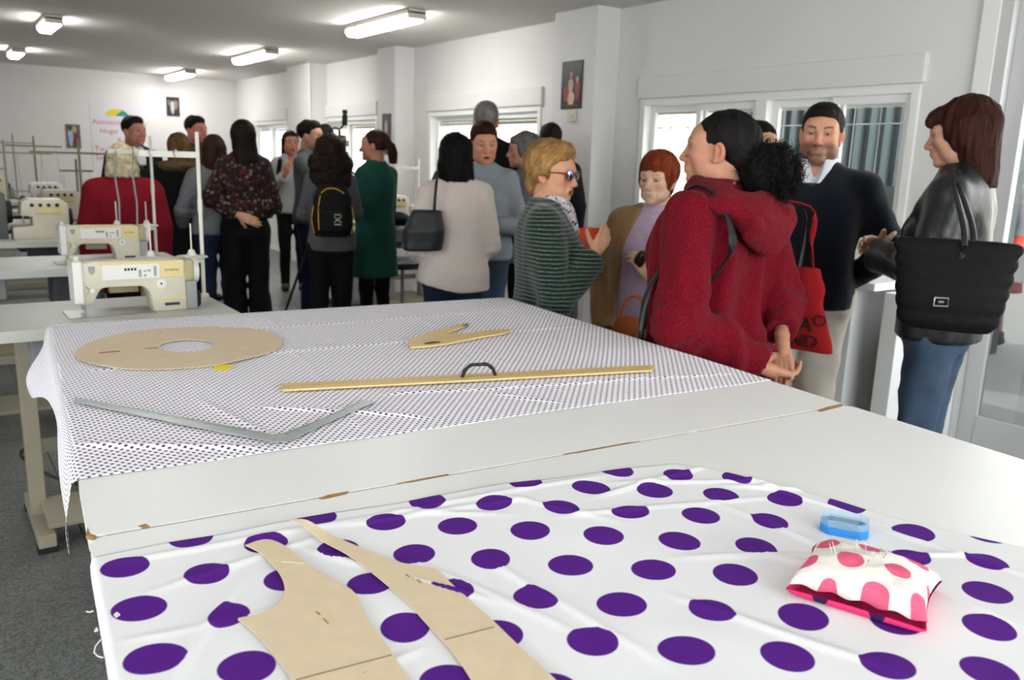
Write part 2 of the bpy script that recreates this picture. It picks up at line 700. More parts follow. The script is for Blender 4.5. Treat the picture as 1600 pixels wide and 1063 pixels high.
box_between(b, -.04, .02, -.75, 1.05, .95, 1.42)
b.build('shed_band', mat('shed_dark', '#162024', .5), r)
b = MB()
b.box((-.03, 1.10, 1.25), (.12, .10, 2.5), bevel=.01)
b.build('corner_post', mat('shed_brown', '#7b5f4e', .8), r)
b = MB()
box_between(b, -.15, 1.7, -.9, 1.2, 2.5, 2.58)
b.build('roof', MATS['shed_teal'], r)

# pictures and small things on the walls
def picture(label, M, w, h, frame_col, figs, cat='picture'):
    """M: local x right, y up, z out of the wall"""
    r = empty('wall_picture', (0, 0, 0), 0, label, cat)
    r.matrix_world = M
    b = MB()
    b.box((0, 0, .006), (w, h, .012), bevel=.002)
    b.build('print', mat('print_' + frame_col.strip('#'), frame_col, .45, var=.25, vscale=9), r)
    for k, (fx, fy, fw, fh, c) in enumerate(figs):
        b = MB()
        pts = [(fx * w + fw * w * .5 * math.cos(a) * (1 + .15 * math.sin(3 * a)), fy * h + fh * h * .5 * math.sin(a)) for a in np.linspace(0, 2 * math.pi, 15)[:-1]]
        b.prism(pts, .0125 + .0006 * k, .0130 + .0006 * k)
        b.build('figure', mat('print_' + c.strip('#'), c, .5, var=.2, vscale=14), r)
    return r


Mx = lambda y, z, x=4.275: basis((x, y, z), (0, -1, 0), (0, 0, 1), (-1, 0, 0))
p = [on_x(*q, 4.272) for q in ((880, 97), (912, 93), (880, 171), (910, 170))]
pw, ph = abs(p[0][1] - p[1][1]), abs(p[0][2] - p[2][2])
picture('dark portrait of flamenco figures in red and cream dresses on the near pillar', Mx((p[0][1] + p[1][1]) / 2, (p[0][2] + p[2][2]) / 2), pw, ph, '#1d211f',
        [(.0, -.30, .34, .34, '#c9a78e'), (-.02, -.02, .26, .30, '#b98f80'), (-.24, -.18, .26, .34, '#8e3a36'), (.32, -.12, .24, .42, '#8a3036'), (.30, .10, .14, .14, '#a98a86'), (.0, .20, .13, .16, '#a06a50'), (0, -.44, .9, .06, '#4a302c')])
p = [on_x(*q, 4.272) for q in ((598, 178), (611, 177), (598, 240))]
picture('narrow dark picture on the middle pillar beside the green dress woman', Mx((p[0][1] + p[1][1]) / 2, (p[0][2] + p[2][2]) / 2), abs(p[0][1] - p[1][1]), abs(p[0][2] - p[2][2]), '#4a4644',
        [(0, .1, .3, .5, '#b5a7a2'), (.1, -.3, .6, .3, '#6e3a36')])
My = lambda x, z: basis((x, YB - .002, z), (1, 0, 0), (0, 0, 1), (0, -1, 0))
for (x0, y0, x1, y1), lb, bg, figs in (((259, 151, 281, 182), 'small dark framed photo on the back wall right of the poster', '#2e2c2f', [(-.05, -.05, .3, .7, '#b9b2b2'), (.22, .1, .3, .5, '#8d6f6c'), (-.3, .2, .2, .3, '#6c6a70')]),
                                       ((102, 194, 127, 232), 'framed photo of two people on the back wall left of the poster', '#5b554e', [(-.2, -.05, .35, .8, '#9fb0c4'), (.2, -.22, .4, .5, '#7d1f36'), (.1, .3, .3, .3, '#bb9a74'), (-.2, .32, .22, .22, '#4a4038')])):
    a, c = on_y(x0, y0, YB), on_y(x1, y1, YB)
    picture(lb, My((a[0] + c[0]) / 2, (a[2] + c[2]) / 2), abs(c[0] - a[0]), abs(c[2] - a[2]), bg, figs)
# welcome poster with lettering
a, c = on_y(139, 158, YB), on_y(229, 270, YB)
pw, ph = abs(c[0] - a[0]), abs(c[2] - a[2])
r = empty('paper_poster', (0, 0, 0), 0, 'large white paper poster with red lettering and a yellow-green arc on the back wall', 'poster')
r.matrix_world = My((a[0] + c[0]) / 2, (a[2] + c[2]) / 2)
b = MB()
b.box((0, 0, .002), (pw, ph, .004))
b.build('paper', mat('paper_white', '#d6d4d8', .8), r)
for k, (c_, a0, a1, r0, r1) in enumerate((('#d3c22e', 20, 180, 0, .17), ('#2f8f6a', 5, 62, 0, .165), ('#3b6fc4', 0, 20, .02, .165))):
    b = MB()
    pts = [(r0 * math.cos(math.radians(a_)), r0 * math.sin(math.radians(a_)) * .6) for a_ in np.linspace(a1, a0, 8)] if r0 else [(-.03, 0)]
    pts += [(r1 * math.cos(math.radians(a_)), r1 * math.sin(math.radians(a_)) * .62) for a_ in np.linspace(a0, a1, 12)]
    b.prism(pts, .0045 + k * .0005, .0048 + k * .0005, Matrix.Translation((-.0, ph * .5 - .20, 0)))
    b.build('logo_arc', mat('logo_' + c_.strip('#'), c_, .6), r)
M_redink = mat('red_ink', '#bf5560', .7)
for k, (tx, lx, sz) in enumerate((('Asociación Nuevo', -.47, .105), ('Hogar   A', -.34, .105), ('Rural', -.02, .105), ('Tu-costura', -.46, .115), ('Sevilla', -.46, .115))):
    text('lettering', tx, sz, M_redink, Matrix.Translation((pw * lx, ph * .5 - .30 - k * .135, .0045)), r, align='LEFT')
p = on_x(895, 181, 4.275)
r = empty('thermostat', (4.275, p[1], p[2]), 0, 'small cream control box on the pillar below the dark portrait', 'box')
b = MB()
b.box((-.012, 0, 0), (.024, .10, .09), bevel=.004)
b.build('housing', mat('cream_plastic', '#cfc8ba', .5), r)
b = MB()
b.box((-.026, -.02, -.01), (.005, .035, .03), bevel=.001)
b.build('knob', mat('cream_plastic2', '#bdb5a6', .5), r)

# counter under the near window
r = empty('wall_counter', (4.1, 2.9, 0), 0, 'white wall counter under the near window behind the man in navy', 'counter')
b = MB()
box_between(b, -.30, .398, -.62, .25, .90, .94, .004)
b.build('worktop', M_lam, r)
for px0, px1 in ((1298, 1325), (1372, 1399)):
    ya, yb = on_x(px0, 540, 3.84)[1] - 2.9, on_x(px1, 540, 3.84)[1] - 2.9
    b = MB()
    box_between(b, -.26, .398, yb, ya, 0, .90, .003)
    b.build('support', M_lam, r)
b = MB()
box_between(b, .33, .398, -.62, .25, .05, .90)
b.build('back_panel', M_wall, r)
# ------------------------------------------------------------------ signed-distance modelling for people and soft things
def _hash(i, j, k, seed):
    n = (i * 73856093) ^ (j * 19349663) ^ (k * 83492791) ^ (seed * 2654435)
    n = (n ^ (n >> 13)) * 1274126177
    n = n ^ (n >> 16)
    return (n & 0xffff).astype(np.float32) / 32767.5 - 1.0


def vnoise(P, seed=0):
    i = np.floor(P).astype(np.int64)
    f = (P - i).astype(np.float32)
    f = f * f * (3 - 2 * f)
    out = 0
    for dx in (0, 1):
        wx = f[:, 0] if dx else 1 - f[:, 0]
        for dy in (0, 1):
            wy = f[:, 1] if dy else 1 - f[:, 1]
            for dz in (0, 1):
                wz = f[:, 2] if dz else 1 - f[:, 2]
                out = out + wx * wy * wz * _hash(i[:, 0] + dx, i[:, 1] + dy, i[:, 2] + dz, seed)
    return out


class Fr:
    """a frame: o origin, R columns = local axes"""

    def __init__(s, o=(0, 0, 0), R=None, sc=1.0):
        s.o = np.array(o, dtype=np.float64)
        s.R = np.eye(3) if R is None else np.array(R, dtype=np.float64)
        s.ident = R is None
        s.sc = sc

    def w(s, p):
        return s.o + s.R @ (np.array(p, dtype=np.float64) * s.sc)

    def loc(s, X, Y, Z):
        dx, dy, dz = X - s.o[0], Y - s.o[1], Z - s.o[2]
        if s.ident:
            return dx / s.sc, dy / s.sc, dz / s.sc
        R = s.R
        return tuple((R[0, a] * dx + R[1, a] * dy + R[2, a] * dz) / s.sc for a in range(3))


ID = Fr()


def rotm(rx=0, ry=0, rz=0):
    return np.array(Euler((math.radians(rx), math.radians(ry), math.radians(rz))).to_matrix())


def ell(c, r, F=ID, rot=None):
    r = np.array(r, dtype=np.float64)
    if rot is not None:
        F = Fr(F.w(c), F.R @ rotm(*rot), F.sc)
        c = (0, 0, 0)
    wc = F.w(c)
    m = r.max() * F.sc

    def fn(X, Y, Z):
        x, y, z = F.loc(X, Y, Z)
        x, y, z = x - c[0], y - c[1], z - c[2]
        k0 = np.sqrt((x / r[0]) ** 2 + (y / r[1]) ** 2 + (z / r[2]) ** 2)
        k1 = np.sqrt((x / r[0] ** 2) ** 2 + (y / r[1] ** 2) ** 2 + (z / r[2] ** 2) ** 2) + 1e-9
        return k0 * (k0 - 1) / k1 * F.sc
    return wc - m, wc + m, fn


def cap(a, b, ra, rb=None, F=ID):
    rb = ra if rb is None else rb
    a, b = F.w(a), F.w(b)
    ra, rb = ra * F.sc, rb * F.sc
    d = b - a
    L2 = max(1e-12, d @ d)

    def fn(X, Y, Z):
        px, py, pz = X - a[0], Y - a[1], Z - a[2]
        t = np.clip((px * d[0] + py * d[1] + pz * d[2]) / L2, 0, 1)
        return np.sqrt((px - t * d[0]) ** 2 + (py - t * d[1]) ** 2 + (pz - t * d[2]) ** 2) - (ra + (rb - ra) * t)
    m = max(ra, rb)
    return np.minimum(a, b) - m, np.maximum(a, b) + m, fn


def loft(st, F=ID, n=2.3, sm=3, grow=0.0):
    """st rows: z, cx, cy, rx, ry"""
    st = np.array(sorted(st), dtype=np.float64)
    zz = np.linspace(st[0, 0], st[-1, 0], 64)
    T = np.stack([np.interp(zz, st[:, 0], st[:, i]) for i in range(1, 5)], 1)
    for _ in range(sm):
        T[1:-1] = (T[:-2] + 2 * T[1:-1] + T[2:]) / 4
    T[:, 2:] += grow
    z0, z1 = zz[0], zz[-1]
    ext = np.array([[T[:, 0].min() - T[:, 2].max(), T[:, 1].min() - T[:, 3].max(), z0],
                    [T[:, 0].max() + T[:, 2].max(), T[:, 1].max() + T[:, 3].max(), z1]])
    cs = np.array([F.w((ext[i][0], ext[j][1], ext[k][2])) for i in (0, 1) for j in (0, 1) for k in (0, 1)])

    def fn(X, Y, Z):
        x, y, z = F.loc(X, Y, Z)
        zc = np.clip(z, z0, z1)
        cx, cy, rx, ry = (np.interp(zc, zz, T[:, i]).astype(np.float32) for i in range(4))
        k = (np.abs((x - cx) / rx) ** n + np.abs((y - cy) / ry) ** n) ** (1.0 / n)
        ds = (k - 1) * np.minimum(rx, ry)
        dz = np.abs(z - zc)
        return (np.sqrt(np.maximum(ds, 0) ** 2 + dz ** 2) + np.where(dz > 1e-6, 0, np.minimum(ds, 0))) * F.sc
    return cs.min(0), cs.max(0), fn


def rbox(c, hs, r, F=ID, rot=None):
    hs = np.array(hs, dtype=np.float64)
    if rot is not None:
        F = Fr(F.w(c), F.R @ rotm(*rot), F.sc)
        c = (0, 0, 0)
    wc = F.w(c)
    m = np.linalg.norm(hs) * F.sc

    def fn(X, Y, Z):
        x, y, z = F.loc(X, Y, Z)
        qx, qy, qz = np.abs(x - c[0]) - hs[0] + r, np.abs(y - c[1]) - hs[1] + r, np.abs(z - c[2]) - hs[2] + r
        return (np.sqrt(np.maximum(qx, 0) ** 2 + np.maximum(qy, 0) ** 2 + np.maximum(qz, 0) ** 2) + np.minimum(np.maximum(np.maximum(qx, qy), qz), 0) - r) * F.sc
    return wc - m, wc + m, fn


def axis(lo, hi, step, fine=()):
    """non-uniform axis; fine = [(a, b, step)]"""
    fine = [f for f in fine if f[1] > lo and f[0] < hi]
    out, x = [lo], lo
    while x < hi:
        s = step
        for a, b, fs in fine:
            if a - 1e-9 <= x < b:
                s = min(s, fs)
            elif x < a:
                s = min(s, max(fs, (a - x) * 0.5 + fs))
        x += s
        out.append(x)
    return np.array(out, dtype=np.float32)


class Vol:
    def __init__(s, lo, hi, step, fine=()):
        """fine = list of (lo3, hi3, step)"""
        s.ax = [axis(lo[a], hi[a], step, [(f[0][a], f[1][a], f[2]) for f in fine]) for a in range(3)]
        s.V = np.full([len(a) for a in s.ax], 0.3, dtype=np.float32)
        s.step = step

    def _blk(s, lo, hi, m):
        sl, c = [], []
        for a in range(3):
            i0 = max(0, int(np.searchsorted(s.ax[a], lo[a] - m)) - 1)
            i1 = min(len(s.ax[a]), int(np.searchsorted(s.ax[a], hi[a] + m)) + 1)
            sl.append(slice(i0, max(i0, i1)))
            sh = [1, 1, 1]
            sh[a] = -1
            c.append(s.ax[a][sl[a]].reshape(sh))
        return tuple(sl), c

    def add(s, prim, k=0.012):
        sl, c = s._blk(prim[0], prim[1], k + 2.2 * s.step)
        A = s.V[sl]
        if A.size == 0:
            return s
        B = prim[2](*c).astype(np.float32)
        if k > 0:
            h = np.clip(0.5 + 0.5 * (A - B) / k, 0, 1)
            s.V[sl] = A * (1 - h) + B * h - k * h * (1 - h)
        else:
            s.V[sl] = np.minimum(A, B)
        return s

    def sub(s, prim, k=0.006):
        sl, c = s._blk(prim[0], prim[1], k + 2.2 * s.step)
        A = s.V[sl]
        if A.size == 0:
            return s
        B = -prim[2](*c).astype(np.float32)
        if k > 0:
            h = np.clip(0.5 - 0.5 * (A - B) / k, 0, 1)
            s.V[sl] = A * (1 - h) + B * h + k * h * (1 - h)
        else:
            s.V[sl] = np.maximum(A, B)
        return s

    def cut(s, p, n, k=0.0):
        """remove the half space on the +n side of p"""
        n = np.array(n, dtype=np.float64)
        n /= np.linalg.norm(n)
        X, Y, Z = (a.reshape(sh) for a, sh in zip(s.ax, ((-1, 1, 1), (1, -1, 1), (1, 1, -1))))
        B = ((X - p[0]) * n[0] + (Y - p[1]) * n[1] + (Z - p[2]) * n[2]).astype(np.float32)
        s.V = np.maximum(s.V, B)
        return s

    def pts(s, mask):
        i, j, k = np.nonzero(mask)
        return np.stack([s.ax[0][i], s.ax[1][j], s.ax[2][k]], 1)

    def displace(s, fn, band=0.035):
        m = np.abs(s.V) < band
        s.V[m] += fn(s.pts(m)).astype(np.float32)
        return s

    def mesh(s, smooth_it=0):
        V = s.V
        I = V < 0
        nx, ny, nz = [d - 1 for d in V.shape]
        cnt = np.zeros((nx, ny, nz), dtype=np.uint8)
        for a in (0, 1):
            for b in (0, 1):
                for c in (0, 1):
                    cnt += I[a:a + nx, b:b + ny, c:c + nz]
        act = (cnt > 0) & (cnt < 8)
        ci, cj, ck = np.nonzero(act)
        N = len(ci)
        ids = np.full(act.shape, -1, dtype=np.int32)
        ids[ci, cj, ck] = np.arange(N)
        acc = np.zeros((N, 3), dtype=np.float32)
        w = np.zeros(N, dtype=np.float32)
        for ax in range(3):
            o1, o2 = [a for a in range(3) if a != ax]
            for u in (0, 1):
                for v in (0, 1):
                    d = [0, 0, 0]
                    d[o1], d[o2] = u, v
                    e = list(d)
                    e[ax] = 1
                    a = V[ci + d[0], cj + d[1], ck + d[2]]
                    b = V[ci + e[0], cj + e[1], ck + e[2]]
                    m = (a < 0) != (b < 0)
                    t = np.where(m, a / np.where(m, a - b, 1), 0)
                    for q in range(3):
                        acc[:, q] += np.where(m, t if q == ax else d[q], 0)
                    w += m
        acc /= w[:, None]
        P = np.empty((N, 3), dtype=np.float32)
        for q, cc in enumerate((ci, cj, ck)):
            A = s.ax[q]
            P[:, q] = A[cc] + acc[:, q] * (A[cc + 1] - A[cc])
        quads = []
        # edges along each axis
        for ax in range(3):
            o1, o2 = [(1, 2), (2, 0), (0, 1)][ax]
            sl0 = [slice(None)] * 3
            sl1 = [slice(None)] * 3
            sl0[ax], sl1[ax] = slice(0, -1), slice(1, None)
            for q in (o1, o2):
                sl0[q] = slice(1, -1)
                sl1[q] = slice(1, -1)
            A, B = I[tuple(sl0)], I[tuple(sl1)]
            i, j, k = np.nonzero(A != B)
            idx = [i, j, k]
            for q in (o1, o2):
                idx[q] = idx[q] + 1
            fl = A[i, j, k]

            def cell(du, dv):
                c = [idx[0].copy(), idx[1].copy(), idx[2].copy()]
                c[o1] -= du
                c[o2] -= dv
                return ids[c[0], c[1], c[2]]
            q4 = np.stack([cell(1, 1), cell(0, 1), cell(0, 0), cell(1, 0)], 1)
            q4[~fl] = q4[~fl][:, ::-1]
            quads.append(q4)
        Q = np.concatenate(quads)
        Q = Q[(Q >= 0).all(1)]
        for _ in range(smooth_it):
            S = np.zeros_like(P)
            c = np.zeros(N, dtype=np.float32)
            for a in range(4):
                np.add.at(S, Q[:, a], P[Q[:, (a + 1) % 4]])
                np.add.at(c, Q[:, a], 1)
            P = 0.5 * P + 0.5 * S / np.maximum(c, 1)[:, None]
        return P, Q


def nrm(v):
    v = np.array(v, dtype=np.float64)
    return v / np.linalg.norm(v)


# ------------------------------------------------------------------ people
# person space: 1.70 m tall reference, feet on z = 0, facing -Y, person's left = +X
TORSO = [(0.78, 0, 0.0, .135, .090), (0.86, 0, .004, .168, .112), (0.93, 0, .006, .172, .118), (1.03, 0, -.002, .140, .098),
         (1.12, 0, -.006, .140, .100), (1.24, 0, -.006, .158, .112), (1.33, 0, .004, .168, .105), (1.40, 0, .012, .126, .078),
         (1.445, 0, .016, .084, .062), (1.48, 0, .014, .056, .056)]


def torso_st(P, z0, z1, grow, flare=0.0, flare_z=0.9, straight=0.0):
    T = np.array(TORSO)
    w, dpt, belly = P['w'], P['d'], P['belly']
    zs = sorted(set([z for z in T[:, 0] if z0 < z < z1] + [z0, z1] + [z0 + (0.8 - z0) * f for f in (0.33, 0.66) if z0 < 0.78]))
    out = []
    for z in zs:
        zc = max(z, 0.86)
        cx, cy, rx, ry = (np.interp(zc, T[:, 0], T[:, i]) for i in range(1, 5))
        sh = P['sh'] if z > 1.2 else 1.0
        tr = 1 + (w - 1) * np.interp(z, [1.3, 1.46, 1.5], [1, .5, 0])
        rx, ry = rx * tr * (1 + (sh - 1) * np.interp(z, [1.2, 1.33, 1.40, 1.47], [0, 1, 1, 0])), ry * (1 + (dpt - 1) * np.interp(z, [1.3, 1.46], [1, 0]))
        bl = belly * math.exp(-((z - 1.05) / 0.13) ** 2)
        ry += bl * 0.5
        cy -= bl * 0.5
        if straight:
            rx = rx * (1 - straight) + straight * max(rx, .165 * w) if z < 1.3 else rx
            ry = ry * (1 - straight) + straight * max(ry, .115 * dpt) if z < 1.3 else ry
        g = grow * (1.0 if z < 1.40 else max(0.35, 1 - (z - 1.40) * 6))
        fl = max(0, flare_z - z) * flare
        out.append((z, cx, cy, rx + g + fl, ry + g + fl * 0.9))
    return out


def hand_prims(hd):
    """hd: dict(w wrist, d direction, n palm normal, side +1 left -1 right, curl)"""
    w, d = np.array(hd['w'], dtype=np.float64), nrm(hd['d'])
    n = np.array(hd['n'], dtype=np.float64)
    n = nrm(n - d * (n @ d))
    s = np.cross(n, d) * hd.get('side', 1)  # towards the thumb
    s = nrm(s)
    cu = hd.get('curl', 0.5)
    out = [cap(w - d * 0.02, w + d * 0.02, .024, .024)]
    base = [(.026, .082), (.009, .087), (-.009, .083), (-.025, .074)]
    lens = [(.042, .024, .021), (.046, .028, .022), (.042, .026, .021), (.032, .019, .018)]
    for (so, do), ln in zip(base, lens):
        k = w + s * so + d * do
        out.append(cap(w + s * so * 0.6 + d * .018, k, .0155, .0125))
        a, p = 0.0, k
        sp = so * hd.get('spread', 1.2)
        for q, l in enumerate(ln):
            a += cu * (0.75, 0.95, 0.6)[q]
            dd = nrm(d * math.cos(a) + n * math.sin(a) + s * sp)
            p2 = p + dd * l
            out.append(cap(p, p2, .0098 - .0009 * q, .0090 - .0011 * q))
            p = p2
    t0 = w + s * .018 + d * .022
    tc = hd.get('thumb', 0.5)
    p = t0
    for q, l in enumerate((.042, .032, .026)):
        a = 0.85 - 0.35 * q * tc
        dd = nrm(d * math.cos(a) + s * math.sin(a) + n * (0.25 + 0.45 * tc + .2 * q * tc))
        p2 = p + dd * l
        out.append(cap(p, p2, .0145 - .0022 * q, .0122 - .0020 * q))
        p = p2
    return out


def face_prims(V, F, P, fine):
    fem = P['fem']
    old = P.get('old', 0)
    V.add(ell((0, .018, .036), (.074, .096, .078), F), 0)
    V.add(ell((0, -.026, -.020), (.0635, .066, .088), F), .03)
    V.add(ell((0, -.060, .030), (.058, .034, .040), F), .03)
    jw = .046 if fem else .052
    for s in (-1, 1):
        V.add(ell((s * jw, -.022, -.062), (.020, .034, .028), F), .03)
        V.add(ell((s * .042, -.058, -.020), (.022, .026, .022), F), .022)
        if old:
            V.add(ell((s * .036, -.060, -.072), (.018, .022, .020), F), .02)
    V.add(ell((0, -.074, -.096), (.024 if fem else .028, .020, .018), F), .025)
    if not fine:
        V.add(cap((0, -.088, .0), (0, -.108, -.036), .010, .014, F), .012)
        for s in (-1, 1):
            V.add(ell((s * .077, .010, -.012), (.011, .020, .032), F), .006)
            V.sub(ell((s * .031, -.098, .004), (.016, .012, .010), F), .01)
        V.add(cap((-.018, -.087, -.066), (.018, -.087, -.066), .008, .008, F), .006)
        return
    # brow, eye sockets, nose, mouth
    for s in (-1, 1):
        V.add(cap((s * .014, -.090, .020), (s * .046, -.077, .022), .009, .008, F), .014)
        V.sub(ell((s * .032, -.099, .003), (.018, .014, .011), F), .014)
        V.add(ell((s * .031, -.0795, .003), (.0145, .0135, .0135), F), .003)
    V.add(cap((0, -.090, .010), (0, -.111, -.030), .0085, .0110, F), .012)
    V.add(ell((0, -.112, -.034), (.0125, .0115, .0105), F), .006)
    for s in (-1, 1):
        V.add(ell((s * .0125, -.101, -.037), (.0085, .0110, .0080), F), .006)
        V.sub(ell((s * .0065, -.106, -.0480), (.0030, .0050, .0024), F), .002)
        # almond opening of the lids
        V.sub(ell((s * .0315, -.096, .0022), (.0135, .0120, .0033), F), .0015)
    V.add(cap((0, -.0985, -.040), (0, -.0935, -.058), .0085, .0075, F), .005)
    V.add(ell((0, -.083, -.066), (.028, .018, .020), F), .015)
    V.add(cap((-.016, -.0935, -.0625), (.016, -.0935, -.0625), .0050, .0050, F), .006)
    V.add(cap((-.0, -.0975, -.0615), (.0, -.0975, -.0635), .0048, .0048, F), .006)
    V.add(cap((-.013, -.0940, -.0725), (.013, -.0940, -.0725), .0058, .0058, F), .006)
    op = P.get('mouth', 0)
    if op:
        V.sub(ell((0, -.100, -.068 - op * .3), (.017, .022, .0025 + op), F), .003)
    else:
        V.sub(cap((-.022, -.1015, -.0675), (.022, -.1015, -.0675), .0016, .0016, F), .0025)
    V.sub(ell((0, -.104, -.0835), (.018, .010, .006), F), .008)
    for s in (-1, 1):
        V.add(ell((s * .076, .010, -.010), (.011, .020, .033), F, (0, s * 12, s * -18)), .004)
        V.sub(ell((s * .0875, .004, -.005), (.0105, .0125, .022), F, (0, s * 12, s * -18)), .003)
        V.add(ell((s * .0800, .002, -.008), (.0050, .0060, .012), F), .003)
        V.add(ell((s * .073, .000, -.034), (.008, .009, .010), F), .004)
        if old:
            V.sub(cap((s * .022, -.096, -.040), (s * .034, -.080, -.074), .0022, .0015, F), .006)
            V.sub(cap((s * .020, -.094, -.0065), (s * .040, -.084, -.012), .0016, .0012, F), .005)


def skin_colors(Pv, F, P, fine):
    x, y, z = F.loc(Pv[:, 0], Pv[:, 1], Pv[:, 2])
    base = np.array(srgb(P['skin']))
    base = (base * .92 + base.mean() * .08) * 1.18
    C = np.tile(base, (len(Pv), 1))
    head = (np.abs(x) < .1) & (y < .12) & (y > -.14) & (z > -.13) & (z < .14)
    n = vnoise(np.stack([x, y, z], 1) * 55, 3)[:, None] * 0.05
    C *= 1 + n

    def mixc(mask, col, a):
        nonlocal C
        m = (np.clip(mask, 0, 1) * a * head)[:, None]
        C = C * (1 - m) + np.array(srgb(col)) * m
    red = P.get('blush', '#c8735f')
    for s in (-1, 1):
        mixc(np.exp(-(((x - s * .042) / .022) ** 2 + ((z + .025) / .022) ** 2)) * (y < -.03), red, .35)
    mixc(np.exp(-((x / .013) ** 2 + ((z + .034) / .014) ** 2)) * (y < -.098), red, .35)
    mixc((np.abs(x) > .068) * (np.abs(z + .012) < .04) * (np.abs(y - .01) < .03), red, .35)
    if fine:
        lip = P.get('lip', '#a85a52')
        mo = P.get('mouth', 0)
        lm = smoothstep(1.15, .75, (x / .0225) ** 2 + ((z + .0675 + mo * .3) / (.0095 + mo)) ** 2) * (y < -.083)
        mixc(lm, lip, P.get('lipa', .6))
        if P.get('mouth', 0):
            mixc((np.abs(x) < .016) * (np.abs(z + .068 + P['mouth'] * .3) < P['mouth'] + .001) * (y > -.092) * (y < -.05), '#3a1512', .9)
        br = P.get('brow', '#3a2a20')
        for s in (-1, 1):
            t = (s * x - .014) / .036
            zc = .0235 + .006 * np.sin(np.clip(t, 0, 1) * 2.4)
            bm_ = smoothstep(-.08, .05, t) * smoothstep(1.1, .8, t) * smoothstep(.0058, .0025, np.abs(z - zc)) * (y < -.06)
            mixc(bm_, br, P.get('browa', .8))
            el = smoothstep(.0175, .0125, np.abs(x - s * .0315)) * smoothstep(.009, .0055, np.abs(z - .003)) * (y < -.075)
            mixc(el, '#6b3d34', .55)
    if P.get('beard'):
        bm_ = smoothstep(-.022, -.046, z + .25 * np.maximum(0, np.abs(x) - .045)) * (y < .01) * (z > -.125)
        bm_ = bm_ * (1 - .8 * np.exp(-((x / .018) ** 2 + ((z + .0675) / .0085) ** 2)))
        mixc(bm_ * (.85 + .25 * vnoise(np.stack([x, y, z], 1) * 400, 5)), P['beard'], .72)
    return C


def hair_vol(F, P, style, fine):
    """style: list of ('+', prim, k) / ('-', prim, k)"""
    lo = np.min([p[1][0] for p in style if p[0] == '+'], 0) - .02
    hi = np.max([p[1][1] for p in style if p[0] == '+'], 0) + .02
    V = Vol(lo, hi, fine)
    for op, pr, k in style:
        (V.add if op == '+' else V.sub)(pr, k)
    return V


def strands(Pv, Q, F, n, length, width, flow, lift=.003, curl=0.0, seed=1, seg=5):
    rng = np.random.default_rng(seed)
    bvh = BVHTree.FromPolygons([Vector(p) for p in Pv.astype(float)], Q.tolist())
    idx = rng.integers(0, len(Q), n)
    VV, QQ, ids = [], [], []
    for c, qi in enumerate(idx):
        q = Q[qi]
        p = Vector(Pv[q[0]] * .5 + Pv[q[2]] * .5)
        L = length * rng.uniform(.5, 1.3)
        ph, cr = rng.uniform(0, 6.28), rng.uniform(.6, 1.4)
        lf = lift * rng.uniform(.2, 1.0)
        hit = bvh.find_nearest(p)
        jit = Vector(rng.normal(0, .12, 3))
        base = len(VV)
        ok = True
        for k in range(seg + 1):
            nn = hit[1]
            d = flow(p)
            d = (d + jit - nn * (d + jit).dot(nn))
            if d.length < 1e-4:
                ok = False
                break
            d.normalize()
            side = d.cross(nn)
            t = k / seg
            wv = width * (1 - .75 * t) * .5
            pp = p + nn * (lf * (0.3 + 0.7 * t))
            if curl:
                pp = pp + side * math.sin(ph + t * 9 * cr) * curl + nn * (math.cos(ph + t * 9 * cr) * curl * .8 + curl * .5)
            VV.append(pp + side * wv)
            VV.append(pp - side * wv)
            p = p + d * (L / seg)
            hit = bvh.find_nearest(p)
            p = hit[0]
        if not ok:
            VV = VV[:base]
            continue
        for k in range(seg):
            a = base + 2 * k
            QQ.append((a, a + 1, a + 3, a + 2))
        ids += [c] * (2 * seg + 2)
    return np.array([tuple(v) for v in VV], dtype=np.float32).reshape(-1, 3), np.array(QQ, dtype=np.int32).reshape(-1, 4), np.array(ids)


def coils(C, rad, n, rc, rt, F, seed=5, turns=(1.2, 2.6), cover=None):
    """springy curls scattered over an ellipsoid, as thin three-sided tubes"""
    rng = np.random.default_rng(seed)
    VV, QQ, ids = [], [], []
    for c in range(n):
        d = rng.normal(size=3)
        d /= np.linalg.norm(d)
        if cover is not None and not cover(d):
            continue
        p0 = np.array(C) + d * np.array(rad) * rng.uniform(.90, 1.04)
        ax = nrm(d * rng.uniform(-.2, .9) + rng.normal(size=3) * .8 + np.array((0, .1, -.35)))
        u = nrm(np.cross(ax, rng.normal(size=3)))
        v = np.cross(ax, u)
        tn = rng.uniform(*turns)
        L = rng.uniform(.018, .040)
        m = int(9 * tn) + 4
        t = np.linspace(0, 1, m)
        r = rc * rng.uniform(.6, 1.3) * (1 - .35 * t)
        ph = rng.uniform(0, 6.28)
        path = p0 + np.outer(t * L, ax) + (r * np.cos(ph + t * tn * 6.28))[:, None] * u + (r * np.sin(ph + t * tn * 6.28))[:, None] * v
        tg = np.gradient(path, axis=0)
        tg /= np.linalg.norm(tg, axis=1, keepdims=True)
        a = np.cross(tg, ax)
        a /= np.linalg.norm(a, axis=1, keepdims=True) + 1e-9
        b_ = np.cross(tg, a)
        w = rt * (1 - .6 * t)[:, None]
        base = sum(len(q) for q in VV)
        ring = np.stack([path + w * (math.cos(k * 2.094) * a + math.sin(k * 2.094) * b_) for k in range(3)], 1).reshape(-1, 3)
        VV.append(ring)
        i = np.arange(m - 1)[:, None] * 3 + base
        for k in range(3):
            k2 = (k + 1) % 3
            QQ.append(np.concatenate([i + k, i + k2, i + 3 + k2, i + 3 + k], 1))
        ids += [c] * len(ring)
    V = np.concatenate(VV)
    W = F.o + (V * F.sc) @ F.R.T
    return W.astype(np.float32), np.concatenate(QQ).astype(np.int32), np.array(ids)


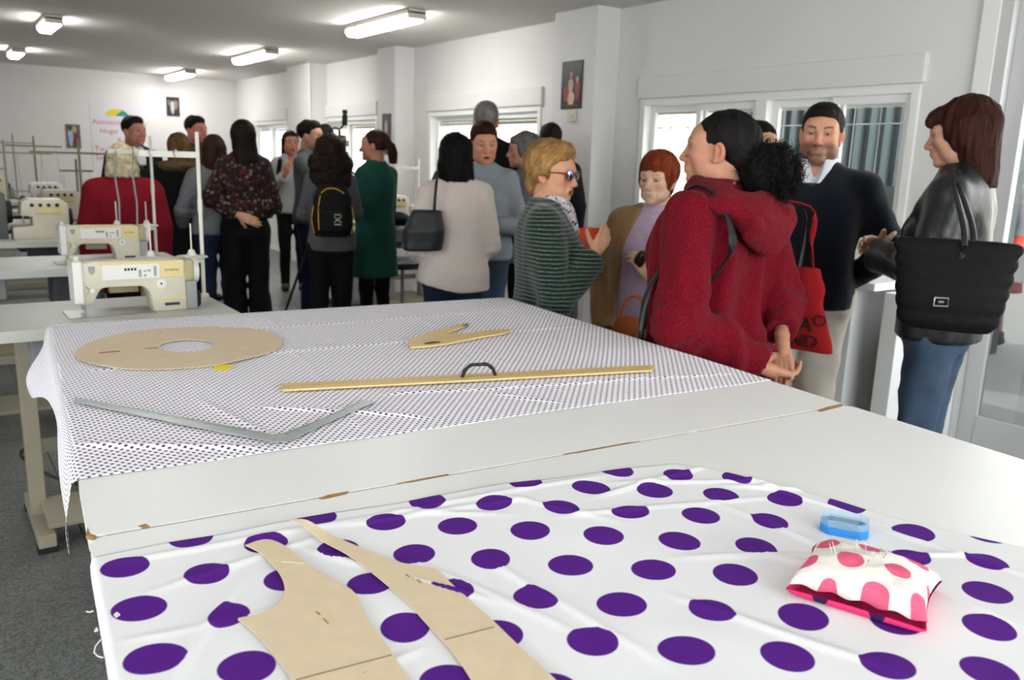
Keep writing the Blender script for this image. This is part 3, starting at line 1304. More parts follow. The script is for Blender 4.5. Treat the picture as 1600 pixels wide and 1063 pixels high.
def hair_material(name='hair', rough=.5):
    if name in MATS:
        return MATS[name]
    m = mat(name, (.5, .5, .5), rough=rough, spec=.12, vcol=True, var=.22, vscale=60, stretch=(1, 1, .35), bump=.35, bscale=240)
    return m


def make_person(label, pos, yaw, P, hair, clothes, group=None, res=.012, hres=.006, fine=False, hands=(), cat='person'):
    """builds person > body, hair, eye, garments.  P: body and pose parameters, all in 1.70 m person space"""
    P = dict(dict(S=1.68, w=1.0, d=1.0, belly=0.0, sh=1.0, fem=True, skin='#c89478', lean=0.0, head=(0, 0, 0), hs=1.0, bust=1.0,
                  elbL=None, wrL=None, elbR=None, wrR=None, feet=.095, arm=1.0, leg=1.0, stand=(0, 0)), **P)
    s = P['S'] / 1.70
    root = empty('person', (pos[0], pos[1], 0), yaw, label, cat, group)
    # frames
    TF = Fr() if not P['lean'] else Fr((0, 0, .9), rotm(P['lean'], 0, 0))
    tw = (lambda p: np.array(p, dtype=float)) if not P['lean'] else (lambda p: TF.w(np.array(p) - np.array((0, 0, .9))))
    if P['lean']:
        TF2 = Fr(TF.o - TF.R @ np.array((0, 0, .9)), TF.R)
    else:
        TF2 = ID
    hy, hp, hr = P['head']
    HF = Fr(tw((0, -.012, 1.588)) + np.array(P.get('hoff', (0, 0, 0))), rotm(hp, hr, hy), P['hs'])
    shw = (.155 if P['fem'] else .172) * P['sh'] * (1 + .5 * (P['w'] - 1))
    shl, shr = tw((shw, .014, 1.368)), tw((-shw, .014, 1.368))
    ar = P['arm']
    J = {}
    for sd, sh in (('L', shl), ('R', shr)):
        sg = 1 if sd == 'L' else -1
        e = P['elb' + sd] or (sg * (shw + .055), .03, 1.11)
        wr = P['wr' + sd] or (sg * (shw + .06), -.03, .87)
        J[sd] = (sh, np.array(e, dtype=float), np.array(wr, dtype=float))
    fx, fy = P['feet'], P['stand']
    legs = []
    for sg, fo in ((1, fy[0]), (-1, fy[1])):
        legs.append(((sg * .086 * P['w'], .005, .88), (sg * (fx * .9), -.015 + fo * .55, .47), (sg * fx, .025 + fo, .075)))
    # ---- body
    flist = []
    hb = .135 * P['hs']
    flist.append((HF.o - np.array((.10, .135, .14)) * P['hs'], HF.o + np.array((.10, .135, .13)) * P['hs'], hres))
    for hd in hands:
        c = np.array(hd['w']) + nrm(hd['d']) * .08
        flist.append((c - .105, c + .105, hd.get('res', .0035 if fine else .006)))
    allp = np.array([HF.o - .16, HF.o + .16] + [q for sd in 'LR' for q in J[sd]] + [np.array(l) for lg in legs for l in lg] + [np.array(hd['w']) + nrm(hd['d']) * .2 for hd in hands] + [[-.22, -.2, 0], [.22, .2, 1.4]])
    lo, hi = allp.min(0) - .07, allp.max(0) + .07
    lo[2] = -.01
    V = Vol(lo, hi, .022, flist)
    V.add(loft(torso_st(P, .86, 1.48, -.012), TF2, sm=2), 0)
    V.add(ell((0, .004, .875), (.125 * P['w'], .085 * P['d'], .085)), .03)
    V.add(cap((0, .024, 1.42), (0, .018, 1.48), .056 if P['fem'] else .064, .050 if P['fem'] else .058, TF2), .03)
    V.add(cap(tw((0, .018, 1.46)), HF.w((0, .034, -.050)), .050 if P['fem'] else .059, .048 if P['fem'] else .056), .014)
    face_prims(V, HF, P, fine)
    for sd in 'LR':
        a, b, c = J[sd]
        V.add(cap(tw((.05 if sd == 'L' else -.05, .016, 1.43)), a, .034, .036), .03)
        V.add(cap(a, b, .038 * ar, .034 * ar), .02)
        V.add(cap(b, c, .032 * ar, .023), .01)
    for hd in hands:
        wj = min((J[sd][2] for sd in 'LR'), key=lambda q: np.linalg.norm(q - np.array(hd['w'])))
        V.add(cap(wj, hd['w'], .0245, .024), .012)
        for i, pr in enumerate(hand_prims(hd)):
            V.add(pr, .004 if fine else .006)
    for hp_, k_, a_ in legs:
        V.add(cap(hp_, k_, .070 * P['leg'], .048 * P['leg']), .02)
        V.add(cap(k_, a_, .046 * P['leg'], .032), .01)
        V.add(ell((a_[0], a_[1] - .06, .035), (.036, .11, .032)), .02)
    Pv, Q = V.mesh(1 if fine else 0)
    C = skin_colors(Pv, HF, P, fine)
    me = np_mesh('body', Pv * s, Q, True, C)
    sk = mat('skin', (.6, .4, .3), rough=.48, spec=.35, vcol=True, sub=.12 if fine else 0, bump=.12, bscale=420)
    link('body', me, sk, root)
    if fine and P.get('eyes', True):
        for sg in (-1, 1):
            b = bmesh.new()
            bmesh.ops.create_uvsphere(b, u_segments=20, v_segments=14, radius=.0122 * P['hs'] * s)
            em = bpy.data.meshes.new('eye')
            b.to_mesh(em)
            b.free()
            em.polygons.foreach_set('use_smooth', [True] * len(em.polygons))
            n = len(em.vertices)
            co = np.empty(n * 3, dtype=np.float32)
            em.vertices.foreach_get('co', co)
            co = co.reshape(-1, 3)
            g = HF.R @ rotm(P.get('gaze', (0, 0))[0], 0, P.get('gaze', (0, 0))[1]) @ np.array((0, -1, 0))
            dt = (co / np.linalg.norm(co, axis=1, keepdims=True)) @ g
            cc = np.tile(np.array(srgb('#b4a8a0')), (n, 1))
            cc[dt > .83] = srgb(P.get('iris', '#4a3020'))
            cc[dt > .965] = (.01, .01, .01)
            at = em.color_attributes.new('Col', 'FLOAT_COLOR', 'POINT')
            at.data.foreach_set('color', np.concatenate([cc, np.ones((n, 1))], 1).astype(np.float32).ravel())
            eo = link('eye', em, mat('eye', (.8, .8, .8), rough=.12, spec=.6, vcol=True), root)
            eo.location = Vector(HF.w((sg * .0312, -.0798, .003)) * s)
    # ---- hair
    if hair:
        hv = hair['vol'](HF)
        V = hair_vol(HF, P, hv, hair.get('res', hres))
        am, fq = hair.get('noise', (.004, 60))
        st = np.array(hair.get('stretch', (1, 1, .45)))
        V.displace(lambda p: am * vnoise(p * fq * st, 5) + am * .6 * vnoise(p * fq * 2.3 * st, 9))
        Pv, Q = V.mesh(0)
        base, alt = np.array(srgb(hair['col'])), np.array(srgb(hair.get('col2', hair['col'])))
        nz = vnoise(Pv * 38 * st, 11)[:, None] * .5 + .5
        if 'tip' in hair:
            zt = smoothstep(hair['tip'][0], hair['tip'][1], Pv[:, 2])[:, None]
            nz = np.clip(nz * .5 + zt, 0, 1)
        C = base * (1 - nz) + alt * nz
        if hair.get('strands'):
            cr = HF.w(hair.get('crown', (0, .05, .11)))
            if 'toward' in hair:
                tg = Vector(HF.w(hair['toward']))
                flow = lambda p: (tg - p).normalized()
            elif 'down' in hair:
                crv = Vector(cr)
                flow = lambda p: ((p - crv).normalized() * .6 + Vector((0, 0, -1)))
            else:
                crv = Vector(cr)
                flow = lambda p: (p - crv).normalized()
            n_, l_, w_ = hair['strands']
            sv, sq, si = strands(Pv, Q, HF, n_, l_, w_, flow, hair.get('lift', .004), hair.get('curl', 0), len(label))
            if len(sv):
                rr = np.random.default_rng(3).uniform(0, 1, si.max() + 2)[si][:, None]
                sc = (base * (1 - rr) + alt * rr) * (0.75 + .6 * np.random.default_rng(4).uniform(0, 1, si.max() + 2)[si][:, None])
                Q = np.concatenate([Q, sq + len(Pv)])
                Pv = np.concatenate([Pv, sv])
                C = np.concatenate([C, sc])
        for cs in hair.get('coils', ()):
            sv, sq, si = coils(*cs[:5], HF, *cs[5:])
            rr = np.random.default_rng(8).uniform(.5, 1.5, si.max() + 2)[si][:, None]
            Q = np.concatenate([Q, sq + len(Pv)])
            Pv = np.concatenate([Pv, sv])
            C = np.concatenate([C, (base * .6 + alt * .4) * rr])
        me = np_mesh('hair', Pv * s, Q, True, C)
        link('hair', me, hair_material('hair', .6), root)
    # ---- garments
    for g in clothes:
        kind = g['kind']
        th = g.get('th', .016)
        r_ = g.get('res', res)
        if kind == 'top':
            hem = g.get('hem', .90)
            fl = g.get('flare', .05)
            zlo = hem
            hi2 = np.maximum(hi, 0)
            lo2 = np.array([min(lo[0], -.3) - .07, min(lo[1], -.3) - .07, hem - .03])
            lo2[2] = min(lo2[2], min(J['L'][2][2], J['R'][2][2]) - .08)
            V = Vol(lo2 - .02, np.array([max(hi[0], .3) + .09, max(hi[1], .3) + .09, 1.60]), r_, g.get('fine', ()))
            V.add(loft(torso_st(P, hem, g.get('top', 1.475), th, fl, g.get('flare_z', .95), g.get('straight', .35)), TF2, sm=3), 0)
            if P['bust'] and P['fem']:
                for sg in (-1, 1):
                    V.add(ell((sg * .075, -.082 * P['d'], 1.235), (.068 * P['bust'], .060 * P['bust'] + th * .5, .068 * P['bust']), TF2), .03)
            VT = V
            V = Vol.__new__(Vol)
            V.ax, V.step, V.V = VT.ax, VT.step, np.full(VT.V.shape, .3, dtype=np.float32)
            kk = g.get('arm_k', .035)
            for sd in 'LR':
                a, b, c = J[sd]
                if g.get('sleeves', True):
                    V.add(cap(a, b, .044 * ar + th, .040 * ar + th), kk)
                    V.add(cap(tw((.05 if sd == 'L' else -.05, .016, 1.435)), a + np.array((0, 0, .012)), .034 + th * .6, .040 * ar + th * .8), .03)
                    c2 = b + (c - b) * g.get('sl', 1.0)
                    V.add(cap(b, c2, .039 * ar + th, g.get('cuff', .032) + th), .012)
                else:
                    V.add(ell(a, (.06, .06, .06)), .03)
            for sd in 'LR':   # square the sleeve ends
                a, b, c = J[sd]
                c2 = b + (c - b) * g.get('sl', 1.0)
                if g.get('sleeves', True):
                    dd = nrm(c - b)
                    r0 = g.get('cuff', .032) + th
                    V.sub(cap(c2 + dd * (r0 * 1.25), c2 + dd * (r0 * 1.3), r0 * 1.22), .004)
            A, B = VT.V, V.V
            h = np.clip(.5 + .5 * (A - B) / kk, 0, 1)
            V.V = A * (1 - h) + B * h - kk * h * (1 - h)
            for pr in g.get('add', ()):
                V.add(pr[0], pr[1])
            f_a, f_f, f_s = g.get('fold', (.006, 9, (1, 1, .45)))
            fs = np.array(f_s)
            V.displace(lambda p: f_a * vnoise(p * f_f * fs, g.get('seed', 2)) + f_a * .45 * vnoise(p * f_f * 2.4 * fs, 4) - g.get('bias', 0), max(.035, f_a * 2.2))
            if 'drape' in g:
                dA, dk = g['drape']
                V.displace(lambda p: dA * np.sin(np.arctan2(p[:, 0], p[:, 1] + .02) * dk + 2.2 * vnoise(p * np.array((4, 4, 3)), 21)) * smoothstep(1.36, 1.22, p[:, 2]) * smoothstep(-.02, .06, p[:, 1]) * smoothstep(.27, .20, np.abs(p[:, 0])))
            # creases around the elbows
            cr_ = g.get('crease', .005)

            def creases(p):
                o = np.zeros(len(p), dtype=np.float32)
                for sd in 'LR':
                    a, b, c = J[sd]
                    d = np.linalg.norm(p - b, axis=1)
                    ax = nrm(c - a)
                    o += (cr_ * np.exp(-(d / .10) ** 2) * np.sin((p - b) @ ax * 130 + 3 * vnoise(p * 14, 8))).astype(np.float32)
                return o
            V.displace(creases)
            for pr in g.get('sub', ()):
                V.sub(pr[0], pr[1])
            V.cut((0, 0, hem), g.get('hem_n', (0, 0, -1)))
            nk = g.get('neck', (.078, .075, .050))
            V.sub(ell((0, .0, 1.512), nk, TF2), .004)
            if 'vneck' in g:
                vz, vw = g['vneck']
                V.sub(ell((0, -.10, 1.47), (vw, .075, 1.47 - vz), TF2), .004)
        elif kind == 'trousers':
            zt = g.get('top', .99)
            V = Vol((-.30, -.30 + min(fy), -.0), (.30, .30 + max(fy), zt + .03), r_)
            V.add(loft([q for q in torso_st(P, .86, zt, th)], ID, sm=2), 0)
            V.add(ell((0, .006, .875), (.150 * P['w'] + th, .108 * P['d'] + th, .105 + th)), .03)
            for hp_, k_, a_ in legs:
                V.add(cap(hp_, k_, .086 * P['leg'] + th, .056 * P['leg'] + th), .035)
                V.add(cap(k_, (a_[0], a_[1] - .01, g.get('hem', .06)), .055 * P['leg'] + th, g.get('ankle', .045) + th), .02)
            f_a, f_f = g.get('fold', (.006, 14))
            V.displace(lambda p: f_a * vnoise(p * f_f * np.array((1, 1, .8)), 6) + f_a * .5 * vnoise(p * f_f * 2.5, 7))
            V.cut((0, 0, g.get('hem', .06) - .01), (0, 0, -1))
            V.cut((0, 0, zt), (0, 0, 1))
        elif kind == 'shoes':
            for a_, nm in ((legs[0][2], 0), (legs[1][2], 1)):
                V = Vol((a_[0] - .08, a_[1] - .24, -.012), (a_[0] + .08, a_[1] + .12, .18), .009)
                V.add(ell((a_[0], a_[1] - .065, .036), (.047, .135, .040)), 0)
                V.add(cap((a_[0], a_[1], .05), (a_[0], a_[1], .10 + g.get('h', 0)), .046, .046), .03)
                V.cut((0, 0, .0), (0, 0, -1))
                Pv, Q = V.mesh(0)
                link('shoe', np_mesh('shoe', Pv * s, Q), g['mat'], root)
            continue
        elif kind == 'raw':
            lo3 = np.min([p[1][0] for p in g['vol'] if p[0] == '+'], 0) - .025
            hi3 = np.max([p[1][1] for p in g['vol'] if p[0] == '+'], 0) + .025
            V = Vol(lo3, hi3, r_)
            for op, pr, k in g['vol']:
                (V.add if op == '+' else V.sub)(pr, k)
            if g.get('fold'):
                f_a, f_f, f_s = g['fold']
                V.displace(lambda p: f_a * vnoise(p * f_f * np.array(f_s), 6) + f_a * .5 * vnoise(p * f_f * 2.3 * np.array(f_s), 7))
            for c_ in g.get('cuts', ()):
                V.cut(*c_)
        Pv, Q = V.mesh(g.get('smooth', 1))
        link(g['name'], np_mesh(g['name'], Pv * s, Q), g['mat'], root)
    return root, dict(s=s, HF=HF, J=J, TF=TF2, tw=tw, root=root)


def face_yaw(px, phi, t=3.0):
    """yaw for a person seen at pixel column px; phi: 0 faces the camera, 90 faces the photograph's left, 180 shows the back"""
    d = ray(px, 300)
    v = -d[:2] / np.linalg.norm(d[:2])
    l = np.array((v[1], -v[0]))       # the photograph's left as seen from the camera
    if l @ CR[:2] > 0:
        l = -l
    f = math.cos(math.radians(phi)) * v + math.sin(math.radians(phi)) * l
    return math.atan2(f[0], -f[1])


def stand_at(px, py, t):
    p = at_depth(px, py, t)
    return (p[0], p[1]), p[2]
# ------------------------------------------------------------------ hair shapes (head frame: face towards -y)
def _face_cut(w=.062, top=.062, low=-.16, fwd=-.108):
    cz, rz = (top + low) / 2, (top - low) / 2
    return [('-', (w, cz, rz, fwd), .012)]


def H_short(HF, top=.0, hairline=.076):
    """short men's cut"""
    return [('+', ell((0, .020, .042 + top), (.0815, .1035, .088), HF), 0),
            ('+', ell((0, -.035, .088 + top), (.058, .050, .032), HF), .02),
            ('-', ell((0, -.112, hairline - .105), (.064, .084, .104), HF), .008),
            ('-', ell((0, -.075, -.075), (.085, .075, .070), HF), .01),
            ('-', ell((.083, .004, -.018), (.022, .026, .036), HF), .004),
            ('-', ell((-.083, .004, -.018), (.022, .026, .036), HF), .004),
            ('-', ell((0, .03, -.135), (.12, .12, .07), HF), .01)]


def H_bouffant(HF):
    """short set hair, swept up and back with volume, temples and ears free"""
    return [('+', ell((0, .034, .054), (.094, .112, .098), HF), 0),
            ('+', ell((0, -.036, .104), (.066, .056, .042), HF), .03),
            ('+', ell((.060, .030, .022), (.038, .066, .060), HF), .02),
            ('+', ell((-.060, .030, .022), (.038, .066, .060), HF), .02),
            ('+', ell((0, .085, -.030), (.062, .042, .075), HF), .03),
            ('-', ell((0, -.128, -.028), (.068, .082, .124), HF), .014),
            ('-', ell((.070, -.088, .000), (.052, .066, .068), HF), .014),
            ('-', ell((-.070, -.088, .000), (.052, .066, .068), HF), .014),
            ('-', ell((0, -.085, -.085), (.115, .082, .080), HF), .012),
            ('-', ell((.094, .004, -.038), (.034, .030, .038), HF), .008),
            ('-', ell((-.094, .004, -.038), (.034, .030, .038), HF), .008),
            ('-', ell((0, .02, -.150), (.12, .12, .055), HF), .01)]


def H_crop(HF, vol=1.0, nape=-.10):
    """women's short cut with a fringe"""
    return [('+', ell((0, .022, .045), (.088 * vol, .108 * vol, .092 * vol), HF), 0),
            ('+', ell((0, -.058, .070), (.066, .040, .036), HF), .02),
            ('+', ell((.066, -.012, .010), (.022, .040, .060), HF), .02),
            ('+', ell((-.066, -.012, .010), (.022, .040, .060), HF), .02),
            ('+', ell((0, .075, -.030), (.056, .034, .070), HF), .03),
            ('-', ell((0, -.120, -.050), (.058, .080, .100), HF), .01),
            ('-', ell((0, -.085, -.090), (.100, .080, .075), HF), .012),
            ('-', ell((.090, .000, -.045), (.026, .026, .036), HF), .006),
            ('-', ell((-.090, .000, -.045), (.026, .026, .036), HF), .006),
            ('-', ell((0, .02, nape - .055), (.12, .12, .055), HF), .01)]


def H_slick(HF, bun=(0, .135, -.055), br=(.078, .070, .082)):
    """pulled back into a low bun"""
    return [('+', ell((0, .024, .040), (.0805, .1015, .086), HF), 0),
            ('+', ell((0, .075, -.010), (.055, .045, .065), HF), .03),
            ('+', ell(bun, br, HF), .012),
            ('-', ell((0, -.128, -.030), (.072, .088, .108), HF), .012),
            ('-', ell((0, -.062, -.085), (.100, .074, .088), HF), .012),
            ('-', ell((.084, .002, -.022), (.024, .028, .042), HF), .006),
            ('-', ell((-.084, .002, -.022), (.024, .028, .042), HF), .006)]


def H_bob(HF, low=-.13, w=.098):
    """chin-length bob"""
    return [('+', ell((0, .022, .040), (.090, .108, .092), HF), 0),
            ('+', loft([(low, 0, .040, w, .078), (-.05, 0, .032, w * .98, .092), (.03, 0, .022, .088, .100)], HF, n=2.2), .03),
            ('-', ell((0, -.118, -.055), (.062, .090, .112), HF), .01),
            ('-', ell((0, -.050, -.13), (.058, .085, .09), HF), .012)]


def H_long(HF, length=.34, w=.085, back=.055):
    """long loose hair down the back"""
    return [('+', ell((0, .022, .042), (.086, .106, .090), HF), 0),
            ('+', loft([(-length, 0, back + .045, w * .62, .030), (-length * .6, 0, back + .040, w, .045), (-.08, 0, .048, w * 1.05, .070), (.03, 0, .026, .084, .094)], HF, n=2.1), .03),
            ('-', ell((0, -.118, -.045), (.062, .090, .112), HF), .01),
            ('-', ell((0, -.055, -.16), (.066, .075, .12), HF), .012)]


def H_pony(HF, length=.13):
    return [('+', ell((0, .024, .040), (.081, .102, .087), HF), 0),
            ('+', ell((0, .118, .022), (.026, .030, .026), HF), .02),
            ('+', loft([(-length, 0, .150, .030, .030), (-.05, 0, .148, .042, .040), (.02, 0, .135, .030, .030)], HF), .02),
            ('-', ell((0, -.122, -.030), (.070, .088, .110), HF), .012),
            ('-', ell((0, -.062, -.085), (.100, .078, .088), HF), .012),
            ('-', ell((.084, .002, -.022), (.024, .028, .042), HF), .006),
            ('-', ell((-.084, .002, -.022), (.024, .028, .042), HF), .006)]


def H_bald(HF):
    return [('+', ell((0, .026, .026), (.080, .100, .080), HF), 0),
            ('-', ell((0, -.100, .055), (.075, .135, .085), HF), .012),
            ('-', ell((0, .030, .125), (.048, .060, .045), HF), .02),
            ('-', ell((0, -.060, -.060), (.100, .085, .080), HF), .012),
            ('-', ell((0, .03, -.135), (.12, .12, .07), HF), .01)]


def H_curly(HF, r=.150):
    return [('+', ell((0, .030, .030), (.108, .118, .105), HF), 0),
            ('+', ell((0, .060, -.090), (r, .090, .120), HF), .03),
            ('+', ell((0, .072, -.200), (r * .92, .075, .110), HF), .03),
            ('-', ell((0, -.125, -.050), (.070, .090, .120), HF), .012)]


def H_side(HF):
    """shoulder-length straight hair with a side fringe"""
    return [('+', ell((0, .024, .044), (.088, .108, .092), HF), 0),
            ('+', ell((0, -.074, .068), (.052, .034, .032), HF), .02),
            ('+', ell((.030, -.098, .052), (.028, .018, .026), HF), .015),
            ('+', loft([(-.20, 0, .080, .074, .028), (-.15, 0, .062, .090, .052), (-.08, 0, .046, .094, .072), (-.01, 0, .035, .091, .092), (.04, 0, .026, .087, .100)], HF, n=2.2), .03),
            ('+', ell((.074, .010, -.010), (.024, .036, .048), HF), .02),
            ('+', ell((-.074, .010, -.010), (.024, .036, .048), HF), .02),
            ('-', ell((0, -.118, -.062), (.066, .084, .112), HF), .01),
            ('-', ell((0, -.055, -.17), (.070, .080, .105), HF), .012)]
# ------------------------------------------------------------------ cutting tables
TZ = .94
TA = math.radians(-5.0)
TO = np.array((.150, 1.210))
TX, TY = np.array((math.cos(TA), math.sin(TA))), np.array((-math.sin(TA), math.cos(TA)))
FW, FD, ND = 1.585, 1.625, 1.15


def tw2(u, v):
    return TO + TX * u + TY * v


M_chip = mat('worn_particleboard', '#9c7a4e', .9, var=.35, vscale=60, bump=.6, bscale=300)
M_edge = mat('table_edge', '#d9d6cf', .6, col2=None, var=.10, vscale=30)
M_leg = mat('table_leg_paint', '#8d8a80', .5)
TM = basis((TO[0], TO[1], 0), (TX[0], TX[1], 0), (TY[0], TY[1], 0), (0, 0, 1))


def rounded_rect(x0, x1, y0, y1, r, n=5):
    pts = []
    for cx, cy, a0 in ((x1 - r, y1 - r, 0), (x0 + r, y1 - r, 90), (x0 + r, y0 + r, 180), (x1 - r, y0 + r, 270)):
        for k in range(n + 1):
            a = math.radians(a0 + 90 * k / n)
            pts.append((cx + r * math.cos(a), cy + r * math.sin(a)))
    return pts


def cutting_table(label, v0, v1):
    r = empty('cutting_table', (0, 0, 0), 0, label, 'table', 'white cutting tables')
    r.matrix_world = TM
    b = MB()
    b.prism(rounded_rect(0, FW, v0, v1, .018), TZ - .0285, TZ, bevel=.0012, seg=1)
    b.build('tabletop', M_lam, r)
    b = MB()
    b.prism(rounded_rect(-.0008, FW + .0008, v0 - .0008, v1 + .0008, .018), TZ - .028, TZ - .003)
    b.build('edge_band', M_edge, r)
    b = MB()
    for y in (v0 + .10, v1 - .10):
        b.box((FW / 2, y, TZ - .07), (FW - .2, .04, .08))
    for x in (.10, FW - .10):
        b.box((x, (v0 + v1) / 2, TZ - .07), (.04, v1 - v0 - .2, .08))
    b.build('apron', M_leg, r)
    for x in (.10, FW - .10):
        for y in (v0 + .10, v1 - .10):
            b = MB()
            b.box((x, y, (TZ - .03) / 2), (.05, .05, TZ - .03), bevel=.003)
            b.build('leg', M_leg, r)
    return r


far_t = cutting_table('white cutting table under the tiny-dot fabric, farther from the camera', .0, FD)
near_t = cutting_table('white cutting table under the big-dot fabric, nearest the camera', -.007 - ND, -.007)


def on_table(px, py, dz=.003):
    return on_z(px, py, TZ + dz)


def chip(px, par, h=.0006):
    pts = [on_table(*p, 0) for p in px]
    inv = TM.inverted()
    pl = [inv @ Vector(p) for p in pts]
    b = MB()
    b.prism([(p.x, p.y) for p in pl], TZ - .004, TZ + h)
    b.build('worn_edge', M_chip, par)


chip([(134, 838), (137, 824), (141, 836), (150, 837), (146, 841)], far_t)
chip([(498, 780), (512, 774), (545, 768), (541, 773), (505, 781)], far_t)
chip([(215, 823), (228, 819), (234, 823), (226, 826)], far_t)
chip([(1276, 642), (1290, 637), (1316, 631), (1317, 635), (1283, 644)], far_t)
chip([(620, 756), (660, 748), (700, 741), (702, 743), (640, 755)], far_t, .0004)
chip([(880, 710), (980, 692), (1000, 690), (980, 694), (900, 709)], far_t, .0004)
for x0, x1 in ((.02, .5), (.55, 1.1), (1.12, 1.56)):
    b = MB()
    b.box(((x0 + x1) / 2, -.0035, TZ - .012), (x1 - x0, .006, .02))
    b.build('joint_filler', M_chip, far_t)


# ------------------------------------------------------------------ dotted fabrics
def dot_material(name, cell_a, cell_b, rad, col, base='#eeedf0', soft=.02, thin=0.0, hue_var=0.05):
    """white cloth printed with discs on the lattice (a, b); the UV map holds lattice coordinates"""
    m = mat(name, base, .85, .08, bump=.10, bscale=900)
    nt = m.node_tree
    N, L = nt.nodes.new, nt.links.new
    pr = nt.nodes['Principled BSDF']
    uv = N('ShaderNodeUVMap')
    fr = N('ShaderNodeVectorMath')
    fr.operation = 'FRACTION'
    L(uv.outputs[0], fr.inputs[0])
    sp = N('ShaderNodeSeparateXYZ')
    L(fr.outputs[0], sp.inputs[0])

    def math_(op, a, b_=None):
        n = N('ShaderNodeMath')
        n.operation = op
        for i, v in enumerate((a, b_)):
            if v is None:
                continue
            if isinstance(v, (int, float)):
                n.inputs[i].default_value = v
            else:
                L(v, n.inputs[i])
        return n.outputs[0]
    best = None
    for cu in (0, 1):
        for cv in (0, 1):
            du, dv = math_('SUBTRACT', sp.outputs[0], float(cu)), math_('SUBTRACT', sp.outputs[1], float(cv))
            x = math_('ADD', math_('MULTIPLY', du, cell_a[0]), math_('MULTIPLY', dv, cell_b[0]))
            y = math_('ADD', math_('MULTIPLY', du, cell_a[1]), math_('MULTIPLY', dv, cell_b[1]))
            d = math_('SQRT', math_('ADD', math_('MULTIPLY', x, x), math_('MULTIPLY', y, y)))
            best = d if best is None else math_('MINIMUM', best, d)
    mr = N('ShaderNodeMapRange')
    mr.inputs['From Min'].default_value = rad * (1 + soft)
    mr.inputs['From Max'].default_value = rad * (1 - soft)
    L(best, mr.inputs['Value'])
    mx = N('ShaderNodeMix')
    mx.data_type = 'RGBA'
    mx.inputs['A'].default_value = (*srgb(base), 1)
    nz = N('ShaderNodeTexNoise')
    nz.inputs['Scale'].default_value = 700
    tc = N('ShaderNodeTexCoord')
    L(tc.outputs['Object'], nz.inputs['Vector'])
    cm = N('ShaderNodeMix')
    cm.data_type = 'RGBA'
    c = srgb(col)
    cm.inputs['A'].default_value = (*[v * (1 - hue_var) for v in c], 1)
    cm.inputs['B'].default_value = (*[min(1, v * (1 + hue_var)) for v in c], 1)
    L(nz.outputs['Fac'], cm.inputs['Factor'])
    L(cm.outputs['Result'], mx.inputs['B'])
    L(mr.outputs[0], mx.inputs['Factor'])
    L(mx.outputs['Result'], pr.inputs['Base Color'])
    return m


def cloth_mesh(name, U, Vv, posfn, uvfn, thick=.0006):
    """grid cloth with a real (thin) thickness; posfn(u, v) -> xyz world, uvfn(u, v) -> lattice coordinates"""
    uu, vv = np.meshgrid(U, Vv, indexing='ij')
    u, v = uu.ravel(), vv.ravel()
    P = posfn(u, v)
    n, m = len(U), len(Vv)
    idx = np.arange(n * m).reshape(n, m)
    Q = np.stack([idx[:-1, :-1], idx[1:, :-1], idx[1:, 1:], idx[:-1, 1:]], -1).reshape(-1, 4)
    G = P.reshape(n, m, 3)
    N = np.cross(np.gradient(G, axis=0), np.gradient(G, axis=1)).reshape(-1, 3)
    N /= np.linalg.norm(N, axis=1, keepdims=True) + 1e-12
    P2 = P - N * thick
    ring = np.concatenate([idx[:, 0], idx[-1, 1:], idx[-2::-1, -1], idx[0, -2:0:-1]])
    nr = len(ring)
    side = np.stack([ring, np.roll(ring, -1), np.roll(ring, -1) + n * m, ring + n * m], 1)[:, ::-1]
    QQ = np.concatenate([Q, Q[:, ::-1] + n * m, side])
    me = np_mesh(name, np.concatenate([P, P2]), QQ)
    lay = me.uv_layers.new(name='UVMap')
    UVv = np.tile(uvfn(u, v), (2, 1)).astype(np.float32)
    li = np.empty(len(me.loops), dtype=np.int32)
    me.loops.foreach_get('vertex_index', li)
    lay.data.foreach_set('uv', UVv[li].ravel())
    return me


def ridge(u, v, u0, v0, u1, v1, width, h, wob=0.0, seed=0):
    """height of a soft crease along a segment, tapering to its ends"""
    d = np.array((u1 - u0, v1 - v0))
    L = np.linalg.norm(d)
    d /= L
    t = ((u - u0) * d[0] + (v - v0) * d[1])
    s_ = (v - v0) * d[0] - (u - u0) * d[1]
    s_ = s_ + wob * np.sin(t * 9 + seed) + wob * .5 * np.sin(t * 23 + seed * 2)
    f = smoothstep(-.03, .06, t) * smoothstep(L + .03, L - .06, t)
    return h * np.exp(-(s_ / width) ** 2) * f, s_, f


def jump(s_, f, amt, width=.004):
    return amt * f * smoothstep(-width, width, s_)


# small purple dots, draped over the far table and hanging at its left side
SA, SB = np.array((.0080, -.0104)), np.array((-.0085, -.0092))
M_small = dot_material('tiny_dot_cotton', SA, SB, .0032, '#5a3468', '#f0eef3', .10)


